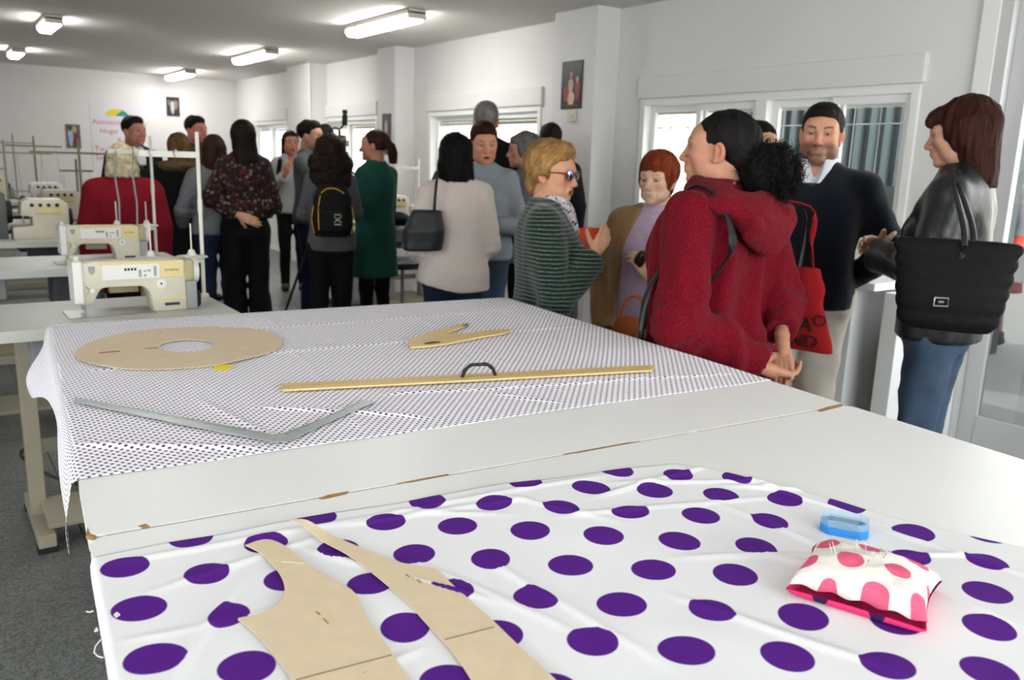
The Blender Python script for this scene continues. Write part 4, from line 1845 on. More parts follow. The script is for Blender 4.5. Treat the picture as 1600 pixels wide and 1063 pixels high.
def small_pos(u, v):
    hang = np.maximum(0, -u)
    r = .012
    over = np.clip(hang / (r * 1.57), 0, 1)
    bul = (.015 + .045 * np.exp(-((v - 1.25) / .26) ** 2) + .005 * np.sin(v * 15)) * smoothstep(0, .10, hang) * (1 - .5 * smoothstep(.10, .2, hang))
    x = np.where(u >= 0, u, -r * np.sin(over * math.pi / 2) - bul)
    z = np.where(u >= 0, 0, -r * (1 - np.cos(over * math.pi / 2)) - np.maximum(0, hang - r * 1.57) * .97)
    h = np.zeros_like(u)
    for a in (( .0, .42, .30, .26, .010, .006, .004), (.26, .60, .34, .27, .008, .005, .003), (.05, .98, 1.55, 1.02, .006, .0035, .006), (.5, .27, .62, 1.5, .006, .0028, .006),
              (.62, .50, 1.55, .32, .006, .004, .004), (1.02, .3, 1.1, 1.5, .005, .0025, .005), (.1, 1.32, 1.5, 1.36, .005, .003, .006), (.35, .52, .66, .30, .008, .005, .003), (.86, .43, .98, .26, .008, .0045, .003)):
        h += ridge(u, v, *a[:4], a[4], a[5], a[6], a[0] * 7)[0]
    n = vnoise(np.stack([u * 6, v * 6, 0 * u], 1), 4) * .0012 + vnoise(np.stack([u * 18, v * 18, 0 * u], 1), 5) * .0006
    top = (u >= 0)
    z = z + np.where(top, h + np.maximum(0, n + .0012), 0)
    w = TO[None] + np.outer(x, TX) + np.outer(v, TY)
    return np.column_stack([w, TZ + .0012 + z])


SM = np.linalg.inv(np.stack([SA, SB], 1))
us = np.concatenate([-np.linspace(.20, .02, 26), -np.linspace(.0185, .0015, 8), np.linspace(0, 1.586, 230)])
vs = np.linspace(.232, 1.60, 210)
# the hem: front edge a little slanted, overhang varies
me = cloth_mesh('dotted_fabric', us, vs, lambda u, v: small_pos(np.where(u < 0, u * (.24 + .44 * np.exp(-((v - .24) / .18) ** 2) + .36 * np.exp(-((v - 1.25) / .24) ** 2) + .02 * np.sin(v * 11)), u), v + 0 * u),
                lambda u, v: (SM @ np.stack([TX[0] * u + TY[0] * v + .0035 * np.sin(v * 7), TX[1] * u + TY[1] * v + .003 * np.sin(u * 6)])).T)
o = link('dotted_fabric', me, M_small)
tag(o, 'white cotton fabric with tiny purple dots spread over the far cutting table', 'fabric')

# big purple dots on the near table
BA, BB, BP = np.array((.0824, -.0691)), np.array((-.0106, -.1137)), np.array((.2555, 1.0208))
M_big = dot_material('big_dot_cotton', BA, BB, .0292, '#542182', '#e4e4e7', .025)
BM = np.linalg.inv(np.stack([BA, BB], 1))
FOLDS = [  # crease: u0 v0 u1 v1 width height wobble jump
    (.02, -.10, .80, -.13, .006, .003, .002, .004), (.72, -.20, 1.0, -.17, .006, .004, .002, .012), (.30, -.12, .62, -.16, .006, .003, .003, .006),
    (.25, -.17, .42, -.42, .005, .004, .002, .010), (.36, -.24, .47, -.52, .005, .003, .002, .006),
    (.78, -.16, 1.30, -.40, .006, .004, .003, .016), (.62, -.24, 1.0, -.33, .006, .003, .003, .010),
    (.95, -.26, 1.45, -.55, .007, .005, .003, .014), (.70, -.42, 1.1, -.62, .006, .0035, .003, .009), (.0, -.30, .30, -.33, .006, .002, .003, .004),
    (.88, -.30, .95, -.75, .006, .004, .003, .010), (1.02, -.38, 1.12, -.80, .006, .004, .003, .012), (.05, -.20, .3, -.14, .007, .003, .003, .005),
    (.04, -.42, .16, -.22, .006, .004, .002, .013), (.10, -.52, .30, -.46, .006, .003, .003, .010), (.46, -.30, .52, -.62, .006, .004, .002, .014), (.58, -.12, .70, -.30, .006, .003, .003, .011),
    (.80, -.46, .92, -.62, .006, .004, .002, .013), (.62, -.50, .74, -.74, .006, .004, .003, .012), (1.00, -.22, 1.06, -.50, .006, .005, .002, .016), (.40, -.10, .56, -.20, .005, .003, .002, .010)]


def big_h(u, v):
    h = np.zeros_like(u)
    du = np.zeros((len(u), 2))
    for i, f in enumerate(FOLDS):
        hh, s_, ff = ridge(u, v, *f[:4], f[4], f[5], f[6], i * 1.7)
        h += hh
        d = np.array((f[2] - f[0], f[3] - f[1]))
        d /= np.linalg.norm(d)
        du += np.outer(jump(s_, ff, f[7]) * np.exp(-np.maximum(0, s_) / .10), (-d[1], d[0]))
    n = vnoise(np.stack([u * 5, v * 5, 0 * u], 1), 14) * .0022 + vnoise(np.stack([u * 13, v * 13, 0 * u], 1), 15) * .0012
    return h + np.maximum(0, n + .0015), du


def big_pos(u, v):
    # the far right corner of the cloth is cut back along a slanting edge
    h, _ = big_h(u, v)
    hang = np.maximum(0, -u)
    x = np.where(u >= 0, u, -.004 * smoothstep(0, .01, hang))
    z = np.where(u >= 0, h, h - hang)
    w = TO[None] + np.outer(x, TX) + np.outer(v, TY)
    return np.column_stack([w, TZ + .0012 + z])


def big_uv(u, v):
    _, du = big_h(u, v)
    p = TO[None] + np.outer(u + du[:, 0], TX) + np.outer(v + du[:, 1], TY) - BP[None]
    return p @ BM.T


def big_edge(u):
    """far edge of the cloth: parallel to the joint, then slanting towards the camera on the right"""
    v = np.interp(u, (-.05, .125, .302, .486, .66, .835, .945, .985, 1.058, 1.097, 1.185, 1.40), (-.072, -.073, -.076, -.081, -.095, -.119, -.130, -.180, -.345, -.469, -.635, -1.08))
    return np.maximum(v + .003 * np.sin(u * 25), -1.09)


us = np.concatenate([[-.03, -.012, -.006, -.003], np.linspace(0, .93, 170), np.linspace(.934, 1.40, 150)])
ts = np.linspace(0, 1, 190)


def bg(u, t):
    e = big_edge(u)
    return e + (-1.10 - e) * t


me = cloth_mesh('dotted_fabric', us, ts, lambda u, t: big_pos(u, bg(u, t)), lambda u, t: big_uv(u, bg(u, t)))
me.flip_normals()
o = link('dotted_fabric', me, M_big)
tag(o, 'white cotton fabric with big purple polka dots spread over the near cutting table', 'fabric')

# ------------------------------------------------------------------ paper patterns and rulers
M_kraft = mat('kraft_card', '#d3c1a4', .85, .15, var=.05, vscale=40, bump=.05, bscale=500)
M_pencil = mat('pencil_mark', '#6d5b40', .9)


def smooth_poly(pts, it=2, hard=()):
    """Chaikin corner cutting, keeping the listed corners"""
    pts = [(np.array(p, dtype=float), i in hard) for i, p in enumerate(pts)]
    for _ in range(it):
        out = []
        n = len(pts)
        for i in range(n):
            p, h = pts[i]
            q = pts[(i + 1) % n][0]
            o_ = pts[i - 1][0]
            if h:
                out.append((p, True))
            else:
                out.append((p * .75 + o_ * .25, False))
                out.append((p * .75 + q * .25, False))
        pts = out
    return [p for p, _ in pts]


def flat_piece(name, px, z, th, m, parent=None, hard=(), it=2, lift=None):
    """flat cut-out lying on the table; px outlines traced on the table top, real thickness th"""
    pts = [on_z(*p, TZ + z)[:2] for p in smooth_poly(px, it, hard)]
    c = np.mean(pts, 0)
    b = MB()
    pl = [(p[0] - c[0], p[1] - c[1]) for p in pts]
    b.prism(pl, 0, th)
    if lift:
        for v in b.bm.verts:
            v.co.z += lift(v.co.x + c[0], v.co.y + c[1])
    b.bm.normal_update()
    bmesh.ops.triangulate(b.bm, faces=[f for f in b.bm.faces if len(f.verts) > 4])
    o = b.build(name, m, parent)
    o.location = (c[0], c[1], TZ + z)
    return o


def strip(name, p, q, w, z, m, parent, h=.0004):
    """thin straight mark between two table pixels, in the parent's space"""
    a, c = on_z(*p, TZ + z), on_z(*q, TZ + z)
    d = (c - a)[:2]
    L = np.linalg.norm(d)
    b = MB()
    b.box((0, 0, h / 2), (L, w, h))
    o = b.build(name, m, parent)
    mid = (a + c) / 2
    o.location = Vector(mid) - parent.location
    o.rotation_euler = (0, 0, math.atan2(d[1], d[0]))
    return o


o = flat_piece('pattern_piece', [(383, 853), (415, 841), (445, 852), (470, 874), (510, 900), (557, 925), (566, 955), (590, 990), (612, 1020), (645, 1072), (690, 1140), (600, 1240), (480, 1150), (457, 1063),
                                 (440, 1040), (410, 1003), (388, 980), (372, 970), (372, 967), (400, 962), (425, 952), (441, 940), (446, 925), (442, 905), (428, 885), (412, 870), (403, 862)],
               .0062, .0009, M_kraft, hard=(0, 8, 17, 18), it=2)
tag(o, 'brown card bodice pattern with a curved armhole lying on the big-dot fabric', 'pattern')
strip('pencil_line', (462, 1063), (612, 1024), .0010, .0074, M_pencil, o)
for p, q in (((494, 956), (500, 961)), ((505, 967), (513, 975))):
    strip('staple', p, q, .0012, .0074, mat('staple_brass', '#9b7a45', .4, metal=.5), o, .0006)
strip('sewing_thread', (440, 878), (476, 881), .0010, .0076, mat('thread_white', '#e9e6df', .8), o)
tip = on_table(470, 829)


o = flat_piece('pattern_piece', [(455, 826), (483, 826), (520, 838), (560, 855), (610, 876), (650, 886), (682, 888), (697, 905), (730, 935), (770, 970), (810, 1010), (850, 1045), (900, 1095), (860, 1190), (780, 1140),
                                 (735, 1060), (700, 1010), (665, 975), (640, 945), (608, 918), (580, 895), (545, 868), (505, 848), (480, 836)],
               .0062, .0009, M_kraft, hard=(0,), it=2, lift=lambda x, y: .014 * math.exp(-((x - tip[0]) ** 2 + (y - tip[1]) ** 2) / .0012))
tag(o, 'narrow brown card skirt-panel pattern with a curled pointed tip beside the bodice pattern', 'pattern')
strip('pencil_line', (695, 1000), (772, 980), .0010, .0074, M_pencil, o)
for p, q in (((634, 898), (640, 902)), ((651, 906), (658, 911))):
    strip('staple', p, q, .0012, .0074, MATS['staple_brass'], o, .0006)

# circle-skirt ring
RC = on_table(285, 543, .006)
b = MB()
n = 64
ro = lambda a: .262 + .008 * math.sin(2 * a + .6)
outer = [(ro(a) * math.cos(a), ro(a) * math.sin(a)) for a in np.linspace(0, 2 * math.pi, n + 1)[:-1]]
inner = [(.008 + .070 * math.cos(a), -.003 + .078 * math.sin(a)) for a in np.linspace(0, 2 * math.pi, n + 1)[:-1]]
rings = []
for z in (0, .0013):
    rings.append(([b.bm.verts.new((*p, z + .003 * max(0, math.sin(4 * math.atan2(p[1], p[0]))))) for p in outer], [b.bm.verts.new((*p, z)) for p in inner]))
for k in range(n):
    k2 = (k + 1) % n
    (o0, i0), (o1, i1) = rings
    b.bm.faces.new((o1[k], o1[k2], i1[k2], i1[k]))
    b.bm.faces.new((o0[k2], o0[k], i0[k], i0[k2]))
    b.bm.faces.new((o0[k], o0[k2], o1[k2], o1[k]))
    b.bm.faces.new((i0[k2], i0[k], i1[k], i1[k2]))
o = b.build('pattern_piece', M_kraft)
ringp = on_z(287, 541, TZ + .005)
o.location = (ringp[0], ringp[1], TZ + .005)
tag(o, 'large round brown card pattern with a hole in the middle on the tiny-dot fabric', 'pattern')
for p, q, w in (((155, 552), (188, 549), .006), ((226, 545), (248, 544), .004)):
    strip('slit', p, q, w, .0066, mat('slit_dark', '#7c6038', .9), o, .0012)
o = flat_piece('paper_note', [(333, 573), (346, 569), (367, 571), (356, 579), (335, 579)], .0042, .0008, mat('note_yellow', '#e6d02e', .7), it=0)
tag(o, 'small bright yellow paper note poking out beside the round card pattern', 'note')

# steel set square
o = flat_piece('set_square', [(115, 623), (138, 626), (280, 652), (433, 681), (500, 657), (566, 626), (586, 628), (510, 662), (449, 691), (426, 692), (270, 661), (118, 629)], .0068, .0018,
               mat('brushed_steel', '#a9b0b0', .38, metal=.55, var=.06, vscale=30), it=0)
tag(o, 'grey steel set square with two long arms on the tiny-dot fabric', 'square')
M_tick = mat('ruler_tick', '#4a4f4f', .8)


def ticks(parent, A, B, side, n, lens, z, w=.0008, skip=0):
    a, c = on_z(*A, TZ + z), on_z(*B, TZ + z)
    d = (c - a)[:2]
    L = np.linalg.norm(d)
    d /= L
    nn = np.array((-d[1], d[0])) * side
    b = MB()
    for k in range(skip, n):
        ln = lens[0] if k % 10 == 0 else lens[1] if k % 5 == 0 else lens[2]
        p = a[:2] + d * (L * k / n) + nn * ln / 2
        b.box((p[0] - parent.location.x, p[1] - parent.location.y, a[2] - parent.location.z), (w, ln, .0003), (0, 0, math.atan2(d[1], d[0])))
    o_ = b.build('tick_marks', M_tick, parent)
    o_['kind'] = 'stuff'


ticks(o, (150, 627), (425, 680), -1, 60, (.010, .007, .005), .0088)
ticks(o, (445, 678), (560, 630), -1, 40, (.009, .006, .004), .0088)

# wooden rule with a handle
M_wood = mat('beech_wood', '#d2b57c', .5, .3, var=.12, vscale=14, stretch=(.3, 3, 1), bump=.03, bscale=80)
o = flat_piece('wooden_ruler', [(438, 604), (441, 602), (730, 587), (1018, 573), (1022, 576), (1018, 581), (730, 597), (442, 612)], .0068, .0045, M_wood, it=0)
tag(o, 'long straight wooden ruler with a black carrying handle on the tiny-dot fabric', 'ruler')
ticks(o, (445, 602.5), (1015, 574), -1, 120, (.012, .009, .006), .0114, .0010)
b = MB()
h0, h1 = on_z(722, 590, TZ + .011), on_z(774, 587, TZ + .011)
d = h1 - h0
pts = []
for t in np.linspace(0, 1, 15):
    q = h0 + d * t
    pts.append((q[0], q[1], TZ + .0115 + .030 * min(1, math.sin(math.pi * t) ** .5 * 1.15 if 0 < t < 1 else 0)))
b.tube(pts, [.0045 + .0006 * math.sin(k * 2.2) for k in range(15)], 8)
ho = b.build('handle', mat('black_plastic', '#17171a', .45), o, smooth=True)
ho.data.transform(Matrix.Translation(-o.location))

# French-curve style wooden shape
o = flat_piece('curve_template', [(638.7, 534), (642, 530), (655, 530), (663, 524), (680, 519), (700, 514), (724, 507.5), (731, 506), (732, 509), (715, 515.6), (697, 522.5), (707, 524), (732, 523), (757, 519), (795, 516.5), (799, 518.5),
                                  (789, 522.5), (761, 527), (732, 532.5), (700, 539), (672, 543), (641, 545)], .0060, .0050, M_wood, it=0)
tag(o, 'forked wooden curve template with two tapering arms on the tiny-dot fabric', 'template')
oo = flat_piece('slot', [(660, 538), (668, 534.5), (688, 533.5), (689, 535.5), (672, 538)], .0108, .0006, mat('slot_dark', '#5a4a34', .8), o, it=1)
oo.location = oo.location - o.location
oo = flat_piece('metal_tip', [(722, 508.5), (731, 505.6), (732.5, 508.6), (725, 511)], .0108, .0008, mat('tip_grey', '#6d7475', .4, metal=.5), o, it=0)
oo.location = oo.location - o.location

# ------------------------------------------------------------------ pincushion, pins, pin box
M_pink = dot_material('pink_dot_cotton', np.array((.062, .012)), np.array((.018, .060)), .0185, '#d65c7a', '#e2dcd5', .03)
M_hot = dot_material('hot_pink_cotton', np.array((.075, .0)), np.array((.035, .062)), .014, '#3a1c4a', '#e2356f', .03)
cc = [on_table(*p, .004) for p in ((1233, 934), (1455, 992), (1458, 930), (1268, 870))]
cen = np.mean(cc, 0)
ex = (cc[1] - cc[0]) + (cc[2] - cc[3])
ex = ex[:2] / np.linalg.norm(ex[:2])
ey = np.array((-ex[1], ex[0]))
hx, hy = .080, .064
root = empty('pincushion', (cen[0], cen[1], TZ + .006), math.atan2(ex[1], ex[0]), 'square stuffed pincushion with pink spots on white and a hot pink underside', 'pincushion')
PH = .050


def cush(top):
    g = np.linspace(-1, 1, 41)

    def pos(u, v):
        k = np.maximum(0, (1 - np.abs(u) ** 2.6) * (1 - np.abs(v) ** 2.6)) ** .42
        pin = 1 - .07 * (1 - u ** 2) * np.abs(v) ** 3
        piu = 1 - .09 * (1 - v ** 2) * np.abs(u) ** 3
        n_ = vnoise(np.stack([u * 3, v * 3, 0 * u + 2], 1), 3) * .003 + vnoise(np.stack([u * 9, v * 9, 0 * u], 1), 8) * .0010
        edge = np.maximum(np.abs(u), np.abs(v))
        if top:
            z = .016 + PH * .72 * k + n_ * k + .002 * np.sin(u * 14) * smoothstep(.8, 1, edge)
            return np.column_stack([u * hx * piu, v * hy * pin, z])
        z = .016 - .016 * k ** .6 - .006 * np.maximum(0, -v) * smoothstep(.75, 1, edge)
        return np.column_stack([u * hx * piu * 1.01 - .0, v * hy * pin * 1.03 - .004, z])
    Mi = np.linalg.inv(np.array(((.062, .018), (.012, .060)))) if top else np.linalg.inv(np.array(((.075, .035), (0, .062))))
    m_ = cloth_mesh('cover', g, g, pos, lambda u, v: (np.column_stack([u * hx * 1.15 + (.020 if top else .01), v * hy * 1.15 + (.026 if top else .02)])) @ Mi.T, .0006)
    return m_


link('cover', cush(True), M_pink, root)
mb = cush(False)
mb.flip_normals()
link('underside', mb, M_hot, root)
M_pin = mat('pin_steel', '#85888c', .25, metal=.9)
pins = [(1300, 868, 1296, 848), (1307, 869, 1300, 846), (1338, 864, 1339, 842), (1352, 868, 1353, 845), (1316, 862, 1316, 847), (1353, 886, 1357, 876), (1374, 884, 1377, 858), (1365, 870, 1366, 860), (1383, 880, 1389, 862), (1380, 872, 1384, 866), (1362, 872, 1364, 862)]
Rm = np.array(Euler((0, 0, math.atan2(ex[1], ex[0]))).to_matrix())
for x0, y0, x1, y1 in pins:
    # foot of the pin on the cushion's crown
    zt = TZ + .055
    for _ in range(3):
        p = on_z(x0, y0, zt)
        l = Rm.T @ np.array((p[0] - cen[0], p[1] - cen[1], 0))
        uu, vv_ = np.clip(l[0] / hx, -.99, .99), np.clip(l[1] / hy, -.99, .99)
        zt = TZ + .006 + .016 + PH * .72 * max(0, (1 - abs(uu) ** 2.6) * (1 - abs(vv_) ** 2.6)) ** .42
    p = on_z(x0, y0, zt)
    t = np.dot(p - CC, CF)
    q = at_depth(x1, y1, t)
    ln = np.linalg.norm(q - p)
    r = empty('sewing_pin', p, 0, 'thin steel sewing pin stuck upright in the pink-spotted pincushion', 'pin', 'pins in the pincushion')
    b = MB()
    dd = (q - p)
    b.cyl(-dd * .25, dd, .00038, seg=6)
    b.build('shaft', M_pin, r)
    b = MB()
    bmesh.ops.create_icosphere(b.bm, subdivisions=1, radius=.0011, matrix=Matrix.Translation(Vector(dd)))
    b.build('head', M_pin, r)

# blue pin box
pc = np.mean([on_table(*p, .008) for p in ((1286, 826), (1352, 832), (1318, 812), (1320, 834))], 0)
pa, pb = on_table(1287, 818), on_table(1352, 830)
ang = math.atan2(pb[1] - pa[1], pb[0] - pa[0])
root = empty('pin_box', (pc[0], pc[1], TZ + .004), ang, 'small blue octagonal plastic pin box with a clear lid beside the pincushion', 'box')
octp = lambda a, b_, c: [(a, b_ - c), (a - c, b_), (-a + c, b_), (-a, b_ - c), (-a, -b_ + c), (-a + c, -b_), (a - c, -b_), (a, -b_ + c)]
M_blue = mat('blue_plastic', '#2f86d6', .15, .5, alpha=.85)
M_clear = mat('clear_lid', '#b5dcf5', .08, .6, alpha=.25)
b = MB()
b.prism(octp(.034, .024, .012), 0, .004)
for pts_o, pts_i in ((octp(.034, .024, .012), octp(.0315, .0215, .011)),):
    for k in range(8):
        k2 = (k + 1) % 8
        b.prism([pts_o[k], pts_o[k2], pts_i[k2], pts_i[k]], .003, .011)
b.build('tray', M_blue, root)
b = MB()
for k in range(8):
    po, pi_ = octp(.0335, .0235, .0118), octp(.031, .021, .0108)
    k2 = (k + 1) % 8
    b.prism([po[k], po[k2], pi_[k2], pi_[k]], .0112, .022)
    po2 = octp(.022, .012, .006)
    vs_ = [b.bm.verts.new((*p, z)) for p, z in ((po[k], .022), (po[k2], .022), (po2[k2], .0195), (po2[k], .0195))]
    b.bm.faces.new(vs_)
b.prism(octp(.022, .012, .006), .0185, .0195)
b.build('lid', M_clear, root)
b = MB()
rr = random.Random(3)
for k in range(60):
    x, y = rr.uniform(-.014, .012), rr.uniform(-.009, .009)
    a_ = rr.uniform(-.5, .5)
    b.box((x, y, .006 + rr.uniform(0, .008)), (.018, .0006, .0006), (0, rr.uniform(-.1, .1), a_))
po = b.build('loose_pins', M_pin, root)
po['kind'] = 'stuff'

# loose white threads at the left edge of the near fabric
M_thr = mat('thread_white', '#e9e6df', .8)
for px, lb in ((((146, 955), (140, 957), (135, 956)), 'short straight white thread sticking out of the near fabric edge'),
               (((153, 985), (149, 983), (148, 987), (152, 986), (151, 981)), 'tiny curled white thread at the near fabric edge'),
               (((157, 1000), (149, 1010), (147, 1020), (153, 1026), (161, 1028)), 'long looping white thread hanging at the near fabric edge'),
               (((178, 961), (183, 957), (187, 961), (181, 965), (184, 958), (179, 963)), 'knotted white thread lying on a big purple dot')):
    pts = [on_table(*p, .008) for p in px]
    dense = []
    for k in range(len(pts) - 1):
        for t in (0, .33, .66):
            dense.append(pts[k] * (1 - t) + pts[k + 1] * t)
    dense.append(pts[-1])
    c = dense[-1]
    b = MB()
    b.tube([tuple(p - c) for p in dense], .0006, 5)
    o = b.build('loose_thread', M_thr)
    o.location = c
    tag(o, lb, 'thread')
# ------------------------------------------------------------------ sewing stations
SZ = .85
M_cream = mat('machine_cream', '#cfc8b6', .38, .4, var=.03, vscale=20)
M_white_m = mat('machine_white', '#dcdad4', .35, .4)
M_yel = mat('machine_yellow', '#d8c68c', .4, .4)
M_khaki = mat('machine_khaki', '#a89f78', .45)
M_grey = mat('machine_grey', '#8f9394', .4, .4)
M_steel = mat('machine_steel', '#9a9c9c', .3, metal=.8)
M_top = mat('sewing_top', '#c6c8c0', .4, .35, var=.03, vscale=8)
M_frame = mat('stand_frame', '#9a9280', .5)
M_cable = mat('cable_black', '#1e1e1e', .5)
M_redk = mat('machine_red', '#6a2a30', .5)


def mpt(zx, zy):
    """outline traced on the machine, mapped to metres: x along the bed, z above the table"""
    return ((zx - 120) / 5.517 * .002275, (690 - zy) / 5.517 * .00246)


FXZ = Matrix(((1, 0, 0, 0), (0, 0, 1, 0), (0, 1, 0, 0), (0, 0, 0, 1)))   # polygon xy -> xz, extrusion -> y


def mbox(b, x0, y0, x1, y1, d0, d1, bevel=.002):
    (ax, az), (bx, bz) = mpt(x0, y0), mpt(x1, y1)
    b.box(((ax + bx) / 2, (d0 + d1) / 2, (az + bz) / 2), (abs(bx - ax), abs(d1 - d0), abs(bz - az)), bevel=bevel)
    return b


def sewing_machine(label, loc, brand='brother', dots=None, dark_band=True):
    r = empty('sewing_machine', loc, 0, label, 'machine', 'lockstitch sewing machines')
    poly = [mpt(*p) for p in ((120, 235), (135, 218), (205, 225), (215, 238), (1075, 240), (1090, 255), (1092, 690), (790, 690), (775, 560), (758, 505), (720, 468), (680, 455), (400, 453), (350, 460), (320, 500), (296, 545), (275, 575), (215, 598), (150, 588), (130, 420))]
    b = MB()
    b.prism(poly, 0, .115, FXZ, bevel=.006, seg=2)
    body = b.build('body', M_cream, r, smooth=35)
    b = MB()
    mbox(b, 365, 262, 862, 392, -.004, .01)
    b.build('control_panel', M_white_m, body)
    b = MB()
    mbox(b, 862, 248, 1072, 388, -.0045, .01)
    mbox(b, 340, 240, 1072, 264, -.0043, .06)
    pl = b.build('brand_panel', M_yel, body)
    x, z = mpt(968, 322)
    text('lettering', brand, .017, mat('brand_ink', '#6b5d33', .7), basis((x, -.0052, z), (1, 0, 0), (0, 0, 1), (0, -1, 0)), body, .0003)
    for k in range(4):
        b = MB()
        xx, zz = mpt(560 + 28 * k, 305)
        b.box((xx, -.0045, zz), (.008, .002, .010), bevel=.0008)
        b.build('key', dots or M_dark, body)
    for k, (x0, y0, x1, y1) in enumerate(((672, 312, 695, 375), (715, 318, 740, 332), (750, 312, 778, 330), (715, 355, 740, 372), (805, 285, 828, 372))):
        b = MB()
        mbox(b, x0, y0, x1, y1, -.0052, -.003, .0004)
        b.build('display', M_grey, body)
    b = MB()
    mbox(b, 880, 572, 1090, 588, -.002, .004, .0005)
    b.build('trim_line', M_yel, body)
    b = MB()
    mbox(b, 890, 615, 1025, 640, -.0022, .003, .0005)
    b.build('sticker', mat('sticker_navy', '#2b3350', .6), body)
    x, z = mpt(862, 440)
    b = MB()
    b.cyl((x, .004, z), (x, -.010, z), .0200, .0185, 28)
    dl = b.build('stitch_dial', M_white_m, r, smooth=True)
    b = MB()
    b.cyl((x, -.009, z), (x, -.013, z), .004, seg=10)
    b.build('screw', M_dark, dl)
    # head plate, tension assembly, needle
    b = MB()
    mbox(b, 122, 230, 200, 580, -.010, .118, .004)
    b.build('face_plate', M_white_m, r)
    b = MB()
    mbox(b, 150, 190, 188, 232, .03, .07, .003)
    b.build('thread_cap', M_cream, r)
    x, z = mpt(270, 470)
    b = MB()
    b.cyl((x, 0, z), (x, -.016, z), .010, .008, 16)
    tn = b.build('tension_dial', M_white_m, r, smooth=True)
    b = MB()
    b.tube([(x - .02, -.006, z + .016), (x - .012, -.014, z + .006), (x - .016, -.012, z - .012)], .0016, 6)
    b.build('tension_spring', mat('brass', '#8e744a', .35, metal=.8), tn)
    x, z = mpt(278, 300)
    b = MB()
    b.prism([(x - .011, z + .014), (x + .011, z + .014), (x + .011, z - .006), (x, z - .018), (x - .011, z - .006)], -.0025, .003, FXZ, bevel=.0006, seg=1)
    b.build('shield_badge', M_grey, body)
    x, z0 = mpt(200, 600)
    b = MB()
    b.cyl((x, .055, z0 + .01), (x, .055, .018), .0042, seg=8)
    b.cyl((x, .055, .02), (x, .055, .004), .0014, seg=6)
    b.build('needle_bar', M_steel, r)
    b = MB()
    b.box((x, .055, .006), (.010, .028, .004), bevel=.001)
    b.cyl((x + .010, .055, z0 + .01), (x + .006, .055, .008), .0035, seg=8)
    b.build('presser_foot', M_steel, r)
    b = MB()
    xa, xb = mpt(55, 0)[0], mpt(800, 0)[0]
    b.box(((xa + xb) / 2, .05, .0015), (xb - xa, .17, .005), bevel=.001)
    b.build('bed_plate', M_steel if dark_band else M_grey, r)
    b = MB()
    mbox(b, 480, 470, 740, 560, .16, .19, .004)
    b.build('bobbin_winder', M_khaki, r)
    # right hand end: cap, belt guard, hand wheel, motor plug
    b = MB()
    mbox(b, 1078, 246, 1178, 432, -.002, .112, .01)
    b.build('end_cap', M_khaki, r)
    b = MB()
    mbox(b, 1092, 432, 1192, 688, .0, .10, .003)
    b.build('belt_guard', M_grey, r)
    xw, zw = mpt(1172, 350)
    b = MB()
    b.cyl((xw, .055, zw), (xw + .022, .055, zw), .055, .050, 32)
    b.build('hand_wheel', M_white_m, r, smooth=True)
    b = MB()
    for k in range(4):
        b.box((mpt(1215 + 14 * k, 0)[0], .04 + .012 * k, .03 + .006 * (k % 2)), (.008, .03, .05), bevel=.002)
    b.build('cable_plug', M_dark, r)
    return r


def thread_stand(label, loc, h=.70, reach=.24, low=.16, mat_=None, group='thread stands', threads=False):
    m = mat_ or mat('stand_white', '#d3d0c6', .45)
    r = empty('thread_stand', loc, 0, label, 'stand', group)
    b = MB()
    b.cyl((0, 0, 0), (0, 0, h), .0085, seg=12)
    b.cyl((0, 0, 0), (0, 0, .012), .022, .018, 16)
    b.cyl((0, 0, h * .52), (0, 0, h * .60), .0105, seg=12)
    b.build('pole', m, r, smooth=True)
    b = MB()
    b.box((-reach * .5 + .005, 0, h - .095), (reach, .02, .026), bevel=.003)
    bar = b.build('upper_bar', m, r)
    for k in (.35, .75):
        b = MB()
        x = -reach * k
        b.tube([(x, 0, h - .08), (x - .012, -.016, h - .078), (x - .018, -.02, h - .092), (x - .010, -.018, h - .104)], .0022, 6)
        b.build('thread_guide', M_steel, bar)
    b = MB()
    b.box((-reach * .5 + .005, 0, low), (reach * .95, .02, .018), bevel=.003)
    b.box((-.035, 0, low + .0), (.05, .024, .024), bevel=.003)
    b.build('lower_bar', m, r)
    if threads:
        for k in (.35, .75):
            x = -reach * k
            b = MB()
            b.tube([(x - .015, -.02, h - .10), (x - .03, -.03, h * .7), (x - .015, -.03, h * .45), (x - .02, -.03, low + .02)], .005, 6)
            b.build('thread_tube', M_grey, r)
    for k in (.30, .98):
        x = -reach * k + .02
        b = MB()
        b.lathe([(.006, .006), (.062, .010), (.066, .014), (.062, .017), (.022, .020), (.016, .030), (.011, .044), (.004, .045)], (x, -.03, low + .005), 28)
        d = b.build('spool_disc', m, r, smooth=True)
        b = MB()
        b.cyl((x, -.03, low + .04), (x, -.03, low + .16), .0032, seg=8)
        b.build('spool_pin', m, d)
    return r


